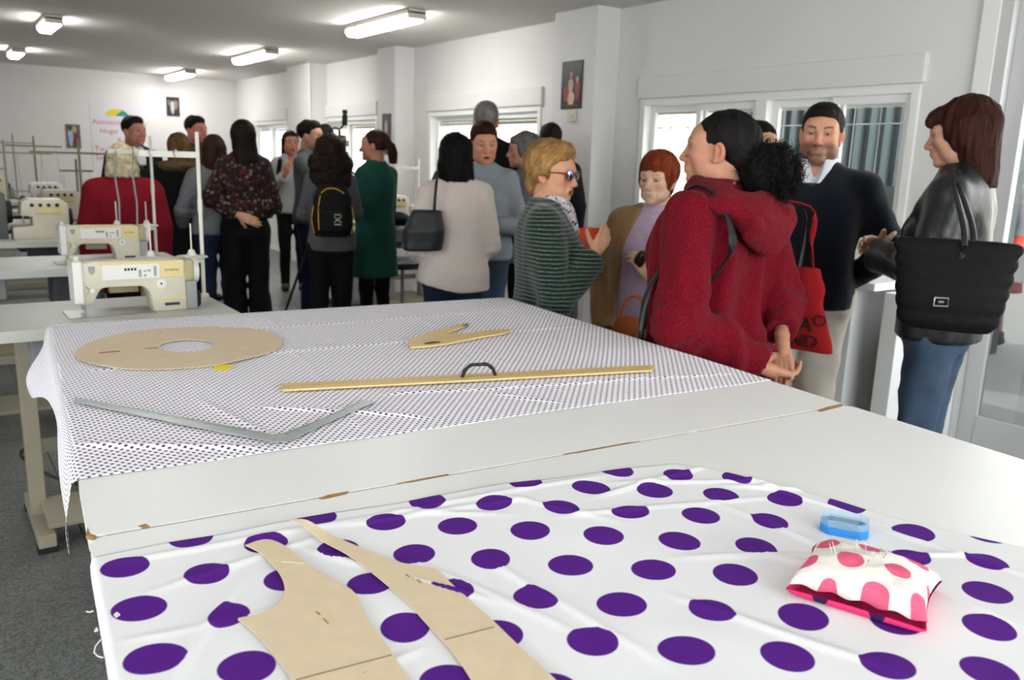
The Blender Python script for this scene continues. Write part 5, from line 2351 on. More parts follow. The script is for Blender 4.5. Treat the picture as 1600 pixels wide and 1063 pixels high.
def station(label, x0, x1, y0, y1, cab=True):
    r = empty('sewing_table', ((x0 + x1) / 2, (y0 + y1) / 2, 0), 0, label, 'table', 'sewing tables')
    hw, hd = (x1 - x0) / 2, (y1 - y0) / 2
    b = MB()
    b.prism(rounded_rect(-hw, hw, -hd, hd, .03), SZ - .04, SZ, bevel=.002, seg=1)
    b.build('tabletop', M_top, r)
    for s_ in (-1, 1):
        x = s_ * (hw - .17)
        b = MB()
        b.box((x, .02, (SZ - .04) / 2 + .03), (.055, .075, SZ - .10), bevel=.003)
        lg = b.build('leg', M_frame, r)
        b = MB()
        b.box((x, -.0, .045), (.06, hd * 1.7, .05), bevel=.004)
        b.build('foot', M_frame, lg)
        b = MB()
        for q in (-1, 1):
            b.box((x, q * hd * .78, .010), (.066, .05, .02), bevel=.003)
        b.build('rubber_pad', M_dark, lg)
    b = MB()
    b.box((0, .12, .30), (hw * 2 - .36, .03, .05), bevel=.003)
    b.build('cross_bar', M_frame, r)
    b = MB()
    b.box((0, -.10, .10), (hw * 1.2, .22, .02), (math.radians(8), 0, 0), bevel=.003)
    b.build('treadle', M_frame, r)
    b = MB()
    b.box((.10, .08, SZ - .15), (.26, .20, .20), bevel=.02)
    b.build('motor', mat('motor_dark', '#43464a', .5), r)
    b = MB()
    b.box((-hw + .28, .0, SZ - .11), (.20, .30, .12), bevel=.006)
    b.build('drawer', M_grey, r)
    return r


station('sewing table nearest the big cutting tables, carrying the front sewing machine', .10, 1.0, 3.24, 3.82)
sewing_machine('cream sewing machine with yellow brand panel, the nearest one', (.437, 3.42, SZ))
thread_stand('white thread stand beside the nearest sewing machine, tallest in view', (.985, 3.72, SZ))
station('second sewing table from the cutting tables, in front of the red coat back', -.05, 1.22, 4.86, 5.48)
m2 = sewing_machine('second cream sewing machine, just behind the nearest one', (.60, 5.06, SZ), dots=M_redk)
thread_stand('white thread stand of the second sewing machine, against the red coat', (1.15, 5.36, SZ), .70, threads=True)
station('third sewing table, partly hidden behind the second machine', .0, 1.25, 6.35, 6.95)
station('fourth sewing table in the row by the left side', .05, 1.30, 7.75, 8.35)
station('fifth sewing table in the row, near the back wall', .05, 1.30, 9.3, 9.9)
station('last sewing table, closest to the back wall', .10, 1.40, 10.9, 11.5)


def overlocker(label, loc, tone, rz=0.0, size=1.0):
    """small overlock machine with a bent thread tree"""
    r = empty('overlock_machine', loc, rz, label, 'machine', 'overlock machines')
    k = size
    b = MB()
    b.prism([(0, 0), (.34 * k, 0), (.34 * k, .24 * k), (.30 * k, .27 * k), (.10 * k, .27 * k), (.06 * k, .25 * k), (.05 * k, .16 * k), (.12 * k, .15 * k), (.12 * k, .09 * k), (0, .08 * k)], 0, .20 * k, FXZ, bevel=.006)
    b.build('body', tone, r, smooth=35)
    b = MB()
    b.box((.22 * k, -.004, .20 * k), (.16 * k, .012, .05 * k), bevel=.002)
    b.build('front_cover', M_yel if tone is M_cream else M_steel, r)
    b = MB()
    b.cyl((.34 * k, .1 * k, .14 * k), (.37 * k, .1 * k, .14 * k), .065 * k, .06 * k, 24)
    b.build('hand_wheel', M_dark, r, smooth=True)
    for q in range(4):
        b = MB()
        b.cyl((.12 * k + .05 * q * k, -.003, .23 * k), (.12 * k + .05 * q * k, -.02, .23 * k), .012 * k, seg=14)
        b.build('tension_dial', M_dark, r)
    b = MB()
    b.cyl((.07 * k, .08 * k, .16 * k), (.07 * k, .08 * k, .02 * k), .006, seg=8)
    b.build('needle_bar', M_steel, r)
    return r


def thread_tree(label, loc, h, w, m, spools=0, cones=()):
    r = empty('thread_tree', loc, 0, label, 'stand', 'thread trees of the overlock machines')
    b = MB()
    b.cyl((0, 0, 0), (0, 0, h), .009, seg=10)
    b.cyl((0, 0, 0), (0, 0, .01), .02, seg=12)
    b.build('pole', m, r)
    b = MB()
    b.box((0, 0, h - .10), (w, .016, .016), bevel=.002)
    b.build('upper_bar', m, r)
    b = MB()
    b.box((0, .0, .10), (w, .02, .014), bevel=.002)
    b.build('lower_bar', m, r)
    for q in range(spools):
        x = -w * .45 + w * .9 * q / max(1, spools - 1)
        b = MB()
        b.lathe([(.03, 0), (.034, .005), (.022, .09), (.012, .10)], (x, -.02, .108), 16)
        b.build('cone', cones[q % len(cones)], r, smooth=True)
        b = MB()
        b.tube([(x, -.02, .208), (x * .9, -.02, h * .6), (x * .85, 0, h - .10)], .0018, 5)
        b.build('thread', M_steel, r)
    return r


CONES = [mat('cone_grey', '#7d7f7c', .7), mat('cone_white', '#cfccc4', .7), mat('cone_brown', '#6b5a48', .7), mat('cone_green', '#5d6f62', .7)]
M_olive = mat('tree_olive', '#6f6752', .5)
overlocker('cream overlock machine on the third sewing table', (.50, 6.5, SZ), M_cream)
thread_tree('olive thread tree with wide bar on the third sewing table', (.98, 6.85, SZ), .68, .62, M_olive, 3, CONES)
overlocker('grey overlock machine at the left of the fourth sewing table', (.15, 7.9, SZ), M_grey)
overlocker('cream overlock machine at the right of the fourth sewing table', (.78, 7.9, SZ), M_cream)
thread_tree('wide thread tree above the two overlock machines of the fourth table', (.62, 8.25, SZ), .66, .70, M_frame, 4, CONES)
overlocker('dark grey overlock machine on the fifth sewing table', (.25, 9.45, SZ), mat('machine_dark', '#5a5d5b', .45))
overlocker('cream overlock machine on the fifth sewing table beside the dark one', (.85, 9.45, SZ), M_white_m)
thread_tree('thin thread tree on the fifth sewing table below the framed couple photo', (1.0, 9.8, SZ), .72, .5, M_olive, 2, CONES)
overlocker('small cream machine on the last sewing table by the back wall', (.5, 11.1, SZ), M_cream)
thread_tree('slim thread tree on the last sewing table', (.95, 11.35, SZ), .75, .45, M_frame, 2, CONES)

overlocker('tall dark machine head on the third sewing table, at the left picture edge', (.05, 6.55, SZ), MATS['machine_dark'], 0, 1.25)
overlocker('tall grey machine at the left of the last sewing table', (.12, 11.05, SZ), M_grey, 0, .9)
thread_tree('short thread tree with four cones at the left of the third table', (.28, 6.88, SZ), .56, .46, M_frame, 4, CONES)
thread_tree('short thread tree with four cones on the fourth table right end', (1.15, 8.24, SZ), .52, .26, M_olive, 3, CONES)

# power cable looping round the front table leg
pts = [on_z(*p, .02) for p in ((130, 690), (90, 705), (60, 722), (40, 735), (36, 745), (45, 753), (80, 757), (130, 757))]
pts = [p * 1.0 for p in pts]
for k, p in enumerate(pts):
    p[2] = .012 if k in (0, 7) else .02 + (.10 if 1 < k < 6 else .04)
b = MB()
dense = []
for k in range(len(pts) - 1):
    for t in (0, .25, .5, .75):
        q0, q1, q2, q3 = pts[max(0, k - 1)], pts[k], pts[k + 1], pts[min(len(pts) - 1, k + 2)]
        dense.append(.5 * ((2 * q1) + (-q0 + q2) * t + (2 * q0 - 5 * q1 + 4 * q2 - q3) * t * t + (-q0 + 3 * q1 - 3 * q2 + q3) * t ** 3))
dense.append(pts[-1])
b.tube([tuple(p) for p in dense], .007, 8)
tag(b.build('power_cable', M_cable, None, smooth=True), 'black power cable looping round the leg of the nearest sewing table', 'cable')

# station by the window wall, seen between the green dress and the beige cardigan
station('sewing table by the window wall behind the beige cardigan woman', 3.40, 4.25, 7.05, 7.6)
overlocker('cream machine on the window-side sewing table', (3.50, 7.15, SZ), M_cream)
thread_stand('pale thread stand in front of the second window', (4.10, 7.45, SZ), .62, .24, .14, group='thread stands')
r = empty('drawer_unit', (3.75, 7.95, 0), 0, 'white low drawer unit near the window-side sewing table', 'cabinet')
b = MB()
b.box((0, 0, .31), (.5, .4, .62), bevel=.004)
b.build('carcass', M_lam, r)
for k in range(3):
    b = MB()
    b.box((0, -.205, .12 + .19 * k), (.48, .02, .18), bevel=.003)
    d = b.build('drawer', M_white_m, r)
    b = MB()
    b.box((0, -.22, .15 + .19 * k), (.12, .014, .014), bevel=.002)
    b.build('handle', M_grey, d)
r = empty('work_stool', (3.45, 6.55, 0), 0, 'black padded swivel stool beside the window-side sewing table', 'stool')
b = MB()
b.lathe([(.02, .52), (.17, .52), (.19, .54), (.19, .575), (.15, .60), (.02, .605)], (0, 0, 0), 28)
b.build('seat', mat('stool_black', '#26272a', .5), r, smooth=True)
b = MB()
b.cyl((0, 0, .08), (0, 0, .53), .016, seg=12)
b.build('gas_lift', M_grey, r)
for k in range(5):
    a = k * 2 * math.pi / 5 + .3
    b = MB()
    b.tube([(0, 0, .09), (.24 * math.cos(a), .24 * math.sin(a), .06)], [.022, .014], 8)
    lg = b.build('star_leg', M_dark, r)
    b = MB()
    b.cyl((.24 * math.cos(a), .24 * math.sin(a) - .012, .026), (.24 * math.cos(a), .24 * math.sin(a) + .012, .026), .025, seg=14)
    b.build('caster', M_dark, lg)
# ------------------------------------------------------------------ garment materials
def striped(name, c1, c2, scale=38, distort=3.0):
    m = mat(name, c1, .9, .15, bump=.8, bscale=160, sheen=.3)
    nt = m.node_tree
    pr = nt.nodes['Principled BSDF']
    tc = nt.nodes.new('ShaderNodeTexCoord')
    w = nt.nodes.new('ShaderNodeTexWave')
    w.bands_direction = 'Z'
    w.inputs['Scale'].default_value = scale
    w.inputs['Distortion'].default_value = distort
    w.inputs['Detail'].default_value = 2
    w.inputs['Detail Scale'].default_value = .5
    nt.links.new(tc.outputs['Object'], w.inputs['Vector'])
    n = nt.nodes.new('ShaderNodeTexNoise')
    n.inputs['Scale'].default_value = 90
    nt.links.new(tc.outputs['Object'], n.inputs['Vector'])
    mu = nt.nodes.new('ShaderNodeMath')
    mu.operation = 'MULTIPLY'
    cr = nt.nodes.new('ShaderNodeValToRGB')
    cr.color_ramp.elements[0].position = .68
    cr.color_ramp.elements[1].position = .95
    nt.links.new(w.outputs['Fac'], cr.inputs[0])
    nt.links.new(cr.outputs[0], mu.inputs[0])
    nt.links.new(n.outputs['Fac'], mu.inputs[1])
    mx = nt.nodes.new('ShaderNodeMix')
    mx.data_type = 'RGBA'
    mx.inputs['A'].default_value = (*srgb(c1), 1)
    mx.inputs['B'].default_value = (*srgb(c2), 1)
    nt.links.new(mu.outputs[0], mx.inputs['Factor'])
    nt.links.new(mx.outputs['Result'], pr.inputs['Base Color'])
    return m


def spotted(name, base, cols, scale=45, thr=.33):
    """scattered small blossoms: voronoi cells tinted from a palette over a base colour"""
    m = mat(name, base, .85, .2, bump=.1, bscale=300)
    nt = m.node_tree
    pr = nt.nodes['Principled BSDF']
    tc = nt.nodes.new('ShaderNodeTexCoord')
    v = nt.nodes.new('ShaderNodeTexVoronoi')
    v.inputs['Scale'].default_value = scale
    nt.links.new(tc.outputs['Object'], v.inputs['Vector'])
    sp = nt.nodes.new('ShaderNodeSeparateColor')
    nt.links.new(v.outputs['Color'], sp.inputs[0])
    cr = nt.nodes.new('ShaderNodeValToRGB')
    cr.color_ramp.interpolation = 'CONSTANT'
    e = cr.color_ramp.elements
    e[0].color = (*srgb(cols[0]), 1)
    e[1].position = 1 / len(cols)
    e[1].color = (*srgb(cols[1]), 1)
    for k in range(2, len(cols)):
        q = e.new(k / len(cols))
        q.color = (*srgb(cols[k]), 1)
    nt.links.new(sp.outputs[0], cr.inputs[0])
    lt = nt.nodes.new('ShaderNodeMath')
    lt.operation = 'LESS_THAN'
    lt.inputs[1].default_value = thr
    nt.links.new(v.outputs['Distance'], lt.inputs[0])
    mx = nt.nodes.new('ShaderNodeMix')
    mx.data_type = 'RGBA'
    mx.inputs['A'].default_value = (*srgb(base), 1)
    nt.links.new(cr.outputs[0], mx.inputs['B'])
    nt.links.new(lt.outputs[0], mx.inputs['Factor'])
    nt.links.new(mx.outputs['Result'], pr.inputs['Base Color'])
    return m


G_boucle = mat('red_boucle', '#6a0f1d', .95, .05, var=.40, vscale=150, bump=1.6, bscale=150, bdetail=4, sheen=.04)
G_navy = mat('navy_knit', '#10141f', .95, .12, var=.15, vscale=150, bump=.5, bscale=500, sheen=.15)
G_leather = mat('black_leather', '#16181a', .38, .5, var=.15, vscale=30, bump=.25, bscale=120)
G_jeans = mat('blue_denim', '#3d4d61', .85, .2, var=.28, vscale=9, bump=.3, bscale=500)
G_jeans_dk = mat('dark_denim', '#1c2740', .85, .2, var=.2, vscale=12, bump=.2, bscale=400)
G_chino = mat('beige_chino', '#b9b1a4', .85, .2, var=.06, vscale=12, bump=.2, bscale=400)
G_black = mat('black_cloth', '#0d0d0f', .85, .2, var=.2, vscale=30, bump=.2, bscale=200)
G_shoe = mat('shoe_black', '#141416', .5)
G_green = striped('green_stripe_knit', '#16261f', '#7b8880', 20, 2.6)
G_lilac = mat('lilac_knit', '#b29cb2', .95, .1, var=.10, vscale=90, bump=.8, bscale=140, stretch=(1, 1, .3), sheen=.2)
G_camel = mat('camel_wool', '#8d6d48', .9, .15, var=.10, vscale=40, bump=.4, bscale=220, sheen=.2)
G_white = mat('white_shirt', '#d5d9df', .8, .2, bump=.1, bscale=300)
G_floralscarf = spotted('scarf_print', '#c3bcc2', ['#2c2c36', '#d9d5d8', '#9a2f5a', '#4a4a56', '#e0dde0'], 95, .42)
G_beige = mat('oatmeal_knit', '#c9bdb6', .95, .1, var=.10, vscale=110, bump=.6, bscale=220, sheen=.2)
G_hoodie = mat('pale_blue_sweat', '#868e95', .9, .15, var=.06, vscale=25, bump=.3, bscale=260)
G_greyknit = mat('grey_knit', '#6d6e73', .9, .15, var=.08, vscale=60, bump=.4, bscale=250)
G_dress = mat('bottle_green_dress', '#1d4a41', .85, .2, var=.10, vscale=15, bump=.2, bscale=220)
G_floral = spotted('floral_blouse', '#1d1514', ['#4a211e', '#5a4238', '#2c1a1a', '#6a5a52', '#4a1d1d', '#2a2a20'], 36, .45)
G_redcoat = mat('dark_red_wool', '#6e0f1c', .9, .15, var=.10, vscale=40, bump=.3, bscale=220)
G_suit = mat('charcoal_suit', '#17171b', .8, .2)
G_olive = mat('olive_jacket', '#4d4230', .9, .2, var=.15, vscale=20)
G_fur = mat('brown_fur', '#5d4a33', .95, .1, var=.45, vscale=70, bump=1.0, bscale=150)
G_shirtgrey = mat('slate_shirt', '#55585a', .85, .2, var=.1, vscale=20)

TROUS = lambda m, **k: dict(dict(kind='trousers', name='trousers', mat=m, th=.010), **k)
SHOES = dict(kind='shoes', name='shoe', mat=G_shoe)
INFO = {}


def put(key, px, py, t, phi, label, P, hair, clothes, **kw):
    pos, z = stand_at(px, py, t)
    hs_top = kw.pop('hairtop', .015)
    # crown of the head: 1.70 reference has its crown at 1.70; hair adds a little
    P = dict(P)
    P.setdefault('S', (z - hs_top))
    if 'phi_head' in P:
        ph = P.pop('phi_head')
        hp = P.get('head', (0, 0, 0))
        P['head'] = (phi - ph, hp[1], hp[2])
    # a head that sits forward of the feet: shift the feet so that the head lands on the pixel
    root, inf = make_person(label, pos, face_yaw(px, phi), P, hair, clothes, **kw)
    INFO[key] = inf
    return root, inf


def world_pt(inf, p):
    return np.array(inf['root'].matrix_basis @ Vector(np.array(p) * inf['s']))


# ---- the woman in the red coat
coat_hands = [dict(w=(.045, .265, .875), d=(-.85, .25, -.30), n=(-.15, -.2, 1), side=1, curl=.55, thumb=.7, res=.003),
              dict(w=(-.085, .245, .930), d=(.50, .35, -.80), n=(.6, .1, .5), side=-1, curl=.35, thumb=.4, res=.003)]
put('coat', 1134, 174, 2.70, 118, 'woman in a red boucle hooded coat with black curls, hands clasped behind her back',
    dict(phi_head=96, skin='#a9765c', w=1.16, d=1.22, sh=1.10, arm=1.15, elbL=(.325, .075, 1.035), wrL=(.080, .245, .890), elbR=(-.310, .12, 1.07), wrR=(-.115, .225, .965), hs=1.08, head=(0, -3, 0),
         brow='#2a1c18', lip='#8d5048', old=.0, iris='#2c1c14', bust=1.25, belly=.02),
    dict(vol=lambda F: H_slick(F, (0, .150, -.060), (.090, .078, .092)) + [('+', ell((.03, .185, -.045), (.050, .045, .055), F), .02), ('+', ell((-.035, .180, -.10), (.055, .050, .055), F), .02)],
         col='#0b0a0b', col2='#1f1b1b', toward=(0, .15, -.05), strands=(2600, .045, .0016), noise=(.003, 55), res=.004, lift=.002, coils=[((0, .160, -.062), (.098, .088, .098), 620, .0075, .0016, 5, (1.2, 2.8)), ((.02, .185, -.06), (.080, .075, .085), 260, .009, .0014, 6, (1.0, 2.0))]),
    [dict(kind='top', name='coat', mat=G_boucle, th=.034, hem=.50, flare=.13, flare_z=1.05, straight=.6, fold=(.024, 11, (1, 1, .20)), bias=.004, drape=(.016, 8), crease=.012, sl=.90, cuff=.042, res=.010, neck=(.070, .070, .050), arm_k=.018),
     dict(kind='raw', name='hood', mat=G_boucle, res=.008, fold=(.015, 12, (1, 1, 1.3)), vol=[
         ('+', loft([(1.250, -.02, .200, .050, .024), (1.305, -.015, .192, .125, .044), (1.355, 0, .172, .180, .066), (1.400, 0, .110, .212, .118), (1.435, 0, .055, .196, .150), (1.470, 0, .030, .142, .125), (1.495, 0, .020, .110, .105)], n=2.2), 0),
         ('+', cap((-.13, .20, 1.35), (.13, .20, 1.35), .030, .030), .03),
         ('-', ell((0, -.010, 1.550), (.076, .088, .112)), .02), ('-', ell((0, .125, 1.480), (.110, .045, .044), ID, (24, 0, 0)), .02)]),
     TROUS(G_black), SHOES], fine=True, hres=.003, hands=coat_hands, res=.012)

# ---- the woman with mirrored sunglasses
sg_hands = [dict(w=(-.112, -.212, 1.245), d=(.35, -.45, .75), n=(.75, .45, -.2), side=-1, curl=.45, thumb=.6, res=.0035)]
_, inf = put('glasses', 862, 219, 3.35, -88, 'woman with short blond set hair and mirrored sunglasses in a dark green striped cardigan',
    dict(phi_head=-62, skin='#c48e6e', w=1.12, d=1.15, old=1, mouth=.0075, elbR=(-.250, -.060, 1.035), wrR=(-.125, -.200, 1.225), elbL=(.23, -.02, 1.09), wrL=(.12, -.22, 1.16), arm=1.2, bust=1.15, hs=1.03, head=(0, 4, 0), eyes=False, browa=.35, brow='#8a6848'),
    dict(vol=H_bouffant, col='#75512d', col2='#bb915c', strands=(3200, .055, .0018), crown=(0, -.04, .12), noise=(.004, 38), res=.004, stretch=(1, 1, .6)),
    [dict(kind='top', name='cardigan', mat=G_green, th=.027, hem=.72, flare=.06, straight=.6, fold=(.009, 9, (1, 1, .5)), sl=.96, cuff=.042, res=.010, arm_k=.045, neck=(.080, .085, .060)),
     dict(kind='raw', name='scarf', mat=G_floralscarf, res=.007, fold=(.006, 26, (1, 1, 1)), vol=[
         ('+', ell((0, .002, 1.470), (.088, .098, .040), ID, (-18, 0, 0)), 0), ('+', cap((-.05, -.085, 1.44), (-.035, -.125, 1.34), .030, .022), .03), ('+', cap((.05, -.08, 1.43), (.03, -.12, 1.36), .03, .02), .03), ('-', ell((0, .002, 1.515), (.058, .064, .08)), .01)]),
     TROUS(G_black), SHOES], fine=True, hres=.003, hands=sg_hands, hairtop=.034)
# sunglasses worn by her
HFr, s_ = inf['HF'], inf['s']
gl = None


def head_part(name, prims_fn, m, parent, HF, s):
    """mesh built in head coordinates"""
    b = MB()
    prims_fn(b)
    o = b.build(name, m, parent, smooth=40)
    M = Matrix.Identity(4)
    R = HF.R
    for i in range(3):
        for j in range(3):
            M[i][j] = R[i, j] * HF.sc * s
        M[i][3] = HF.o[i] * s
    o.data.transform(M)
    return o


def arc_rim(b, sx, n=18, r=.0022):
    pts = []
    for k in range(n + 1):
        a = 2 * math.pi * k / n
        x, z = .0275 * math.cos(a), .0215 * math.sin(a)
        x *= 1 + .12 * math.sin(a)
        pts.append((sx * .0335 + x, -.104 - .0 + .16 * (abs(sx * .0335 + x) - .02) ** 1.0 * .9, .004 + z))
    b.tube(pts, r, 6)
    return pts


M_tort = mat('tortoise_frame', '#8a3a1c', .25, .5, var=.4, vscale=60)
M_mirror = mat('mirror_lens', '#8fa4d8', .04, .9, metal=.95)
frame_o = head_part('sunglasses', lambda b: (arc_rim(b, -1), arc_rim(b, 1), b.tube([(-.008, -.106, .010), (0, -.108, .012), (.008, -.106, .010)], .0022, 6),
                                             b.tube([(-.062, -.096, .012), (-.075, -.060, .012), (-.082, .005, .008), (-.080, .02, -.004)], [.0042, .0036, .0026, .002], 6),
                                             b.tube([(.062, -.096, .012), (.075, -.060, .012), (.082, .005, .008), (.080, .02, -.004)], [.0042, .0036, .0026, .002], 6)), M_tort, inf['root'], HFr, s_)
for sx in (-1, 1):
    def lens(b, sx=sx):
        tmp = MB()
        pts = arc_rim(tmp, sx)
        tmp.bm.free()
        c = np.mean(pts[:-1], 0) + np.array((0, -.004, 0))
        vs_ = [b.bm.verts.new(p) for p in pts[:-1]]
        mid = [b.bm.verts.new(tuple(np.array(p) * .5 + c * .5 + np.array((0, -.0022, 0)))) for p in pts[:-1]]
        cv = b.bm.verts.new(tuple(c))
        n = len(vs_)
        for k in range(n):
            b.bm.faces.new((vs_[k], vs_[(k + 1) % n], mid[(k + 1) % n], mid[k]))
            b.bm.faces.new((mid[k], mid[(k + 1) % n], cv))
    o = head_part('lens', lens, M_mirror, frame_o, HFr, s_)

# ---- the older woman in lilac
li_hands = [dict(w=(.015, -.225, 1.135), d=(-.45, -.25, .85), n=(-.75, .6, -.1), side=1, curl=.85, thumb=.8, res=.0035)]
put('lilac', 1032, 246, 3.75, 12, 'older woman with short red hair in a lilac sweater and camel cardigan',
    dict(phi_head=24, skin='#c9a187', w=1.22, d=1.25, belly=.05, old=1, elbL=(.265, -.02, 1.06), wrL=(.045, -.19, 1.12), elbR=(-.27, .02, 1.07), wrR=(-.215, -.10, .86), arm=1.15, bust=1.2, brow='#8a5a44', browa=.5, lip='#b0756a', lipa=.35, head=(0, 2, 0), hs=1.06, hoff=(0, -.012, .014), iris='#3a2a24'),
    dict(vol=lambda F: H_crop(F, 1.06) + [('+', ell((0, -.01, .100), (.066, .075, .040), F), .03)], col='#4f1d10', col2='#93411f', strands=(2600, .04, .0018), noise=(.003, 45), res=.0045),
    [dict(kind='top', name='sweater', mat=G_lilac, th=.016, hem=.80, flare=.03, straight=.6, fold=(.006, 9, (1, 1, .4)), res=.011, neck=(.074, .078, .045), sl=.9),
     dict(kind='top', name='cardigan', mat=G_camel, th=.034, hem=.74, flare=.06, straight=.7, fold=(.008, 8, (1, 1, .4)), sl=1.1, cuff=.040, res=.011, neck=(.095, .10, .06),
          sub=[(loft([(.60, .015, -.22, .165, .20), (1.0, .01, -.22, .160, .20), (1.30, .0, -.20, .118, .19), (1.48, 0, -.12, .066, .12)], n=3.0), .008)]),
     TROUS(mat('brown_skirt_cloth', '#3a3434', .9), top=.85), SHOES], fine=True, hres=.0034, hands=li_hands)

# ---- the man in navy
put('navy', 1290, 162, 3.50, 14, 'bearded man in a navy sweater, white collar and beige trousers, hands behind his back',
    dict(fem=False, phi_head=4, skin='#b98468', w=1.08, d=1.12, sh=1.05, belly=.015, arm=1.1, elbL=(.315, .075, 1.115), wrL=(.085, .185, .955), elbR=(-.315, .075, 1.115), wrR=(-.085, .185, .955), beard='#2c201b', brow='#1a1310', lip='#a96658', iris='#2a1c14', hs=1.02, head=(0, 1, 2)),
    dict(vol=lambda F: H_short(F, .002), col='#0f0c0c', col2='#241d1b', strands=(2200, .022, .0015), noise=(.002, 60), res=.004),
    [dict(kind='raw', name='shirt_collar', mat=G_white, res=.005, vol=[
         ('+', loft([(1.395, 0, -.045, .060, .060), (1.45, 0, -.004, .074, .078), (1.495, 0, .012, .070, .076)], n=2.1), 0), ('-', ell((0, .014, 1.54), (.066, .070, .14)), .004), ('-', ell((0, -.115, 1.50), (.046, .085, .120)), .004)]),
     dict(kind='top', name='sweater', mat=G_navy, th=.022, hem=.875, flare=.0, straight=.5, fold=(.008, 10, (1, 1, .6)), vneck=(1.385, .050), neck=(.086, .088, .040), sl=.98, res=.010, crease=.008),
     TROUS(G_chino, th=.016, fold=(.009, 10), ankle=.055), SHOES], fine=True, hres=.003)
inf = INFO['navy']
b = MB()
for sd in 'L':
    e = inf['J'][sd][1]
    bmesh.ops.create_icosphere(b.bm, subdivisions=2, radius=1, matrix=Matrix.Translation(Vector((e + np.array((.062, -.012, .0))) * inf['s'])) @ Matrix.Diagonal((.012, .030, .042, 1)))
b.build('elbow_patch', mat('suede_brown', '#6b4632', .9), inf['root'], smooth=True)

# ---- the woman in the leather jacket
le_hands = [dict(w=(.050, -.215, 1.150), d=(-.75, -.55, .15), n=(.3, .8, -.3), side=1, curl=.35, thumb=.4, res=.0035),
            dict(w=(-.055, -.245, 1.165), d=(.80, -.40, .10), n=(-.2, .8, -.3), side=-1, curl=.4, thumb=.4, res=.005)]
put('leather', 1516, 152, 3.0, 100, 'woman with straight auburn hair in a black leather jacket and blue jeans',
    dict(phi_head=94, skin='#b58670', w=1.0, d=1.0, arm=1.05, elbL=(.235, -.015, 1.115), wrL=(.085, -.215, 1.140), elbR=(-.235, -.02, 1.11), wrR=(-.085, -.22, 1.150), lip='#a0605a', brow='#4a3026', head=(0, 8, 0), hs=.98, iris='#3a2a20'),
    dict(vol=H_side, col='#1d1110', col2='#4d2a1f', down=1, strands=(3200, .09, .0018), noise=(.006, 42), res=.0045, stretch=(1, 1, .14)),
    [dict(kind='top', name='jacket', mat=G_leather, th=.028, hem=.85, flare=.02, straight=.5, fold=(.009, 12, (1, 1, .6)), crease=.012, sl=.96, cuff=.036, res=.010, neck=(.076, .078, .045)),
     TROUS(G_jeans, th=.006, fold=(.008, 18), ankle=.030, top=.90), SHOES], fine=True, hres=.003, hands=le_hands)

# ---- the face half hidden behind the curls
put('hidden', 1187, 189, 4.05, -35, 'dark-haired woman mostly hidden behind the black curls, only forehead showing',
    dict(skin='#c08f78'), dict(vol=lambda F: H_bob(F, -.16), col='#0e0c0c', col2='#221d1c', strands=(900, .06, .002), noise=(.002, 40), down=1),
    [dict(kind='top', name='sweater', mat=G_black, res=.016), TROUS(G_black, res=.016), SHOES], res=.016)

# ---- middle group
put('beige', 712, 207, 4.4, 172, 'woman with a black bob in a long oatmeal cardigan, seen from behind',
    dict(w=1.03, d=1.08, sh=.95, elbL=(.235, .02, 1.08), wrL=(.17, -.16, 1.02), elbR=(-.215, -.02, 1.08), wrR=(-.12, -.20, 1.10), arm=1.0, skin='#b98a70', head=(0, -4, 0)),
    dict(vol=lambda F: H_bob(F, -.135, .104), col='#080808', col2='#171515', strands=(2200, .07, .0022), noise=(.006, 24), res=.006, down=1, lift=.010, stretch=(1, 1, .6)),
    [dict(kind='top', name='cardigan', mat=G_beige, th=.024, hem=.825, flare=.08, flare_z=1.05, straight=.7, fold=(.007, 8, (1, 1, .3)), sl=.97, cuff=.040, res=.011, hem_n=(.22, 0, -1)),
     TROUS(G_jeans_dk, th=.006), SHOES])
put('hoodie', 757, 194, 5.2, 8, 'woman with short brown hair in a pale blue-grey sweatshirt talking towards the oatmeal cardigan',
    dict(phi_head=-12, skin='#bb7f63', w=1.1, d=1.1, elbR=(-.25, -.03, 1.08), wrR=(-.11, -.22, 1.24), elbL=(.26, -.02, 1.08), wrL=(.10, -.24, 1.10), arm=1.15, head=(0, 6, 0), lip='#9a4a44', mouth=.003, hs=1.05),
    dict(vol=lambda F: H_short(F, .010) + [('+', ell((0, .070, -.030), (.060, .038, .075), F), .03)], col='#1d0f0b', col2='#3a1d14', strands=(1200, .04, .002), noise=(.004, 40), res=.006),
    [dict(kind='top', name='sweatshirt', mat=G_hoodie, th=.022, hem=.86, fold=(.010, 8, (1, 1, .6)), res=.012, sl=.9), TROUS(G_jeans), SHOES], fine=True, hres=.0045,
    hands=[dict(w=(-.10, -.225, 1.26), d=(-.1, -.3, .95), n=(0, 1, .2), side=-1, curl=.5, res=.005), dict(w=(.085, -.25, 1.10), d=(-.7, -.6, .2), n=(-.3, .6, .6), side=1, curl=.5, res=.005)])
put('greyman', 760, 158, 6.0, 176, 'tall man with grey hair and a black jacket, seen from behind at the window',
    dict(fem=False, skin='#b5826c', w=1.12, d=1.1), dict(vol=H_short, col='#5c5a57', col2='#8c8a86', strands=(1200, .03, .002), noise=(.002, 50), res=.006),
    [dict(kind='top', name='jacket', mat=G_black, th=.03, hem=.84, res=.014), TROUS(G_black, res=.014), SHOES], res=.014)
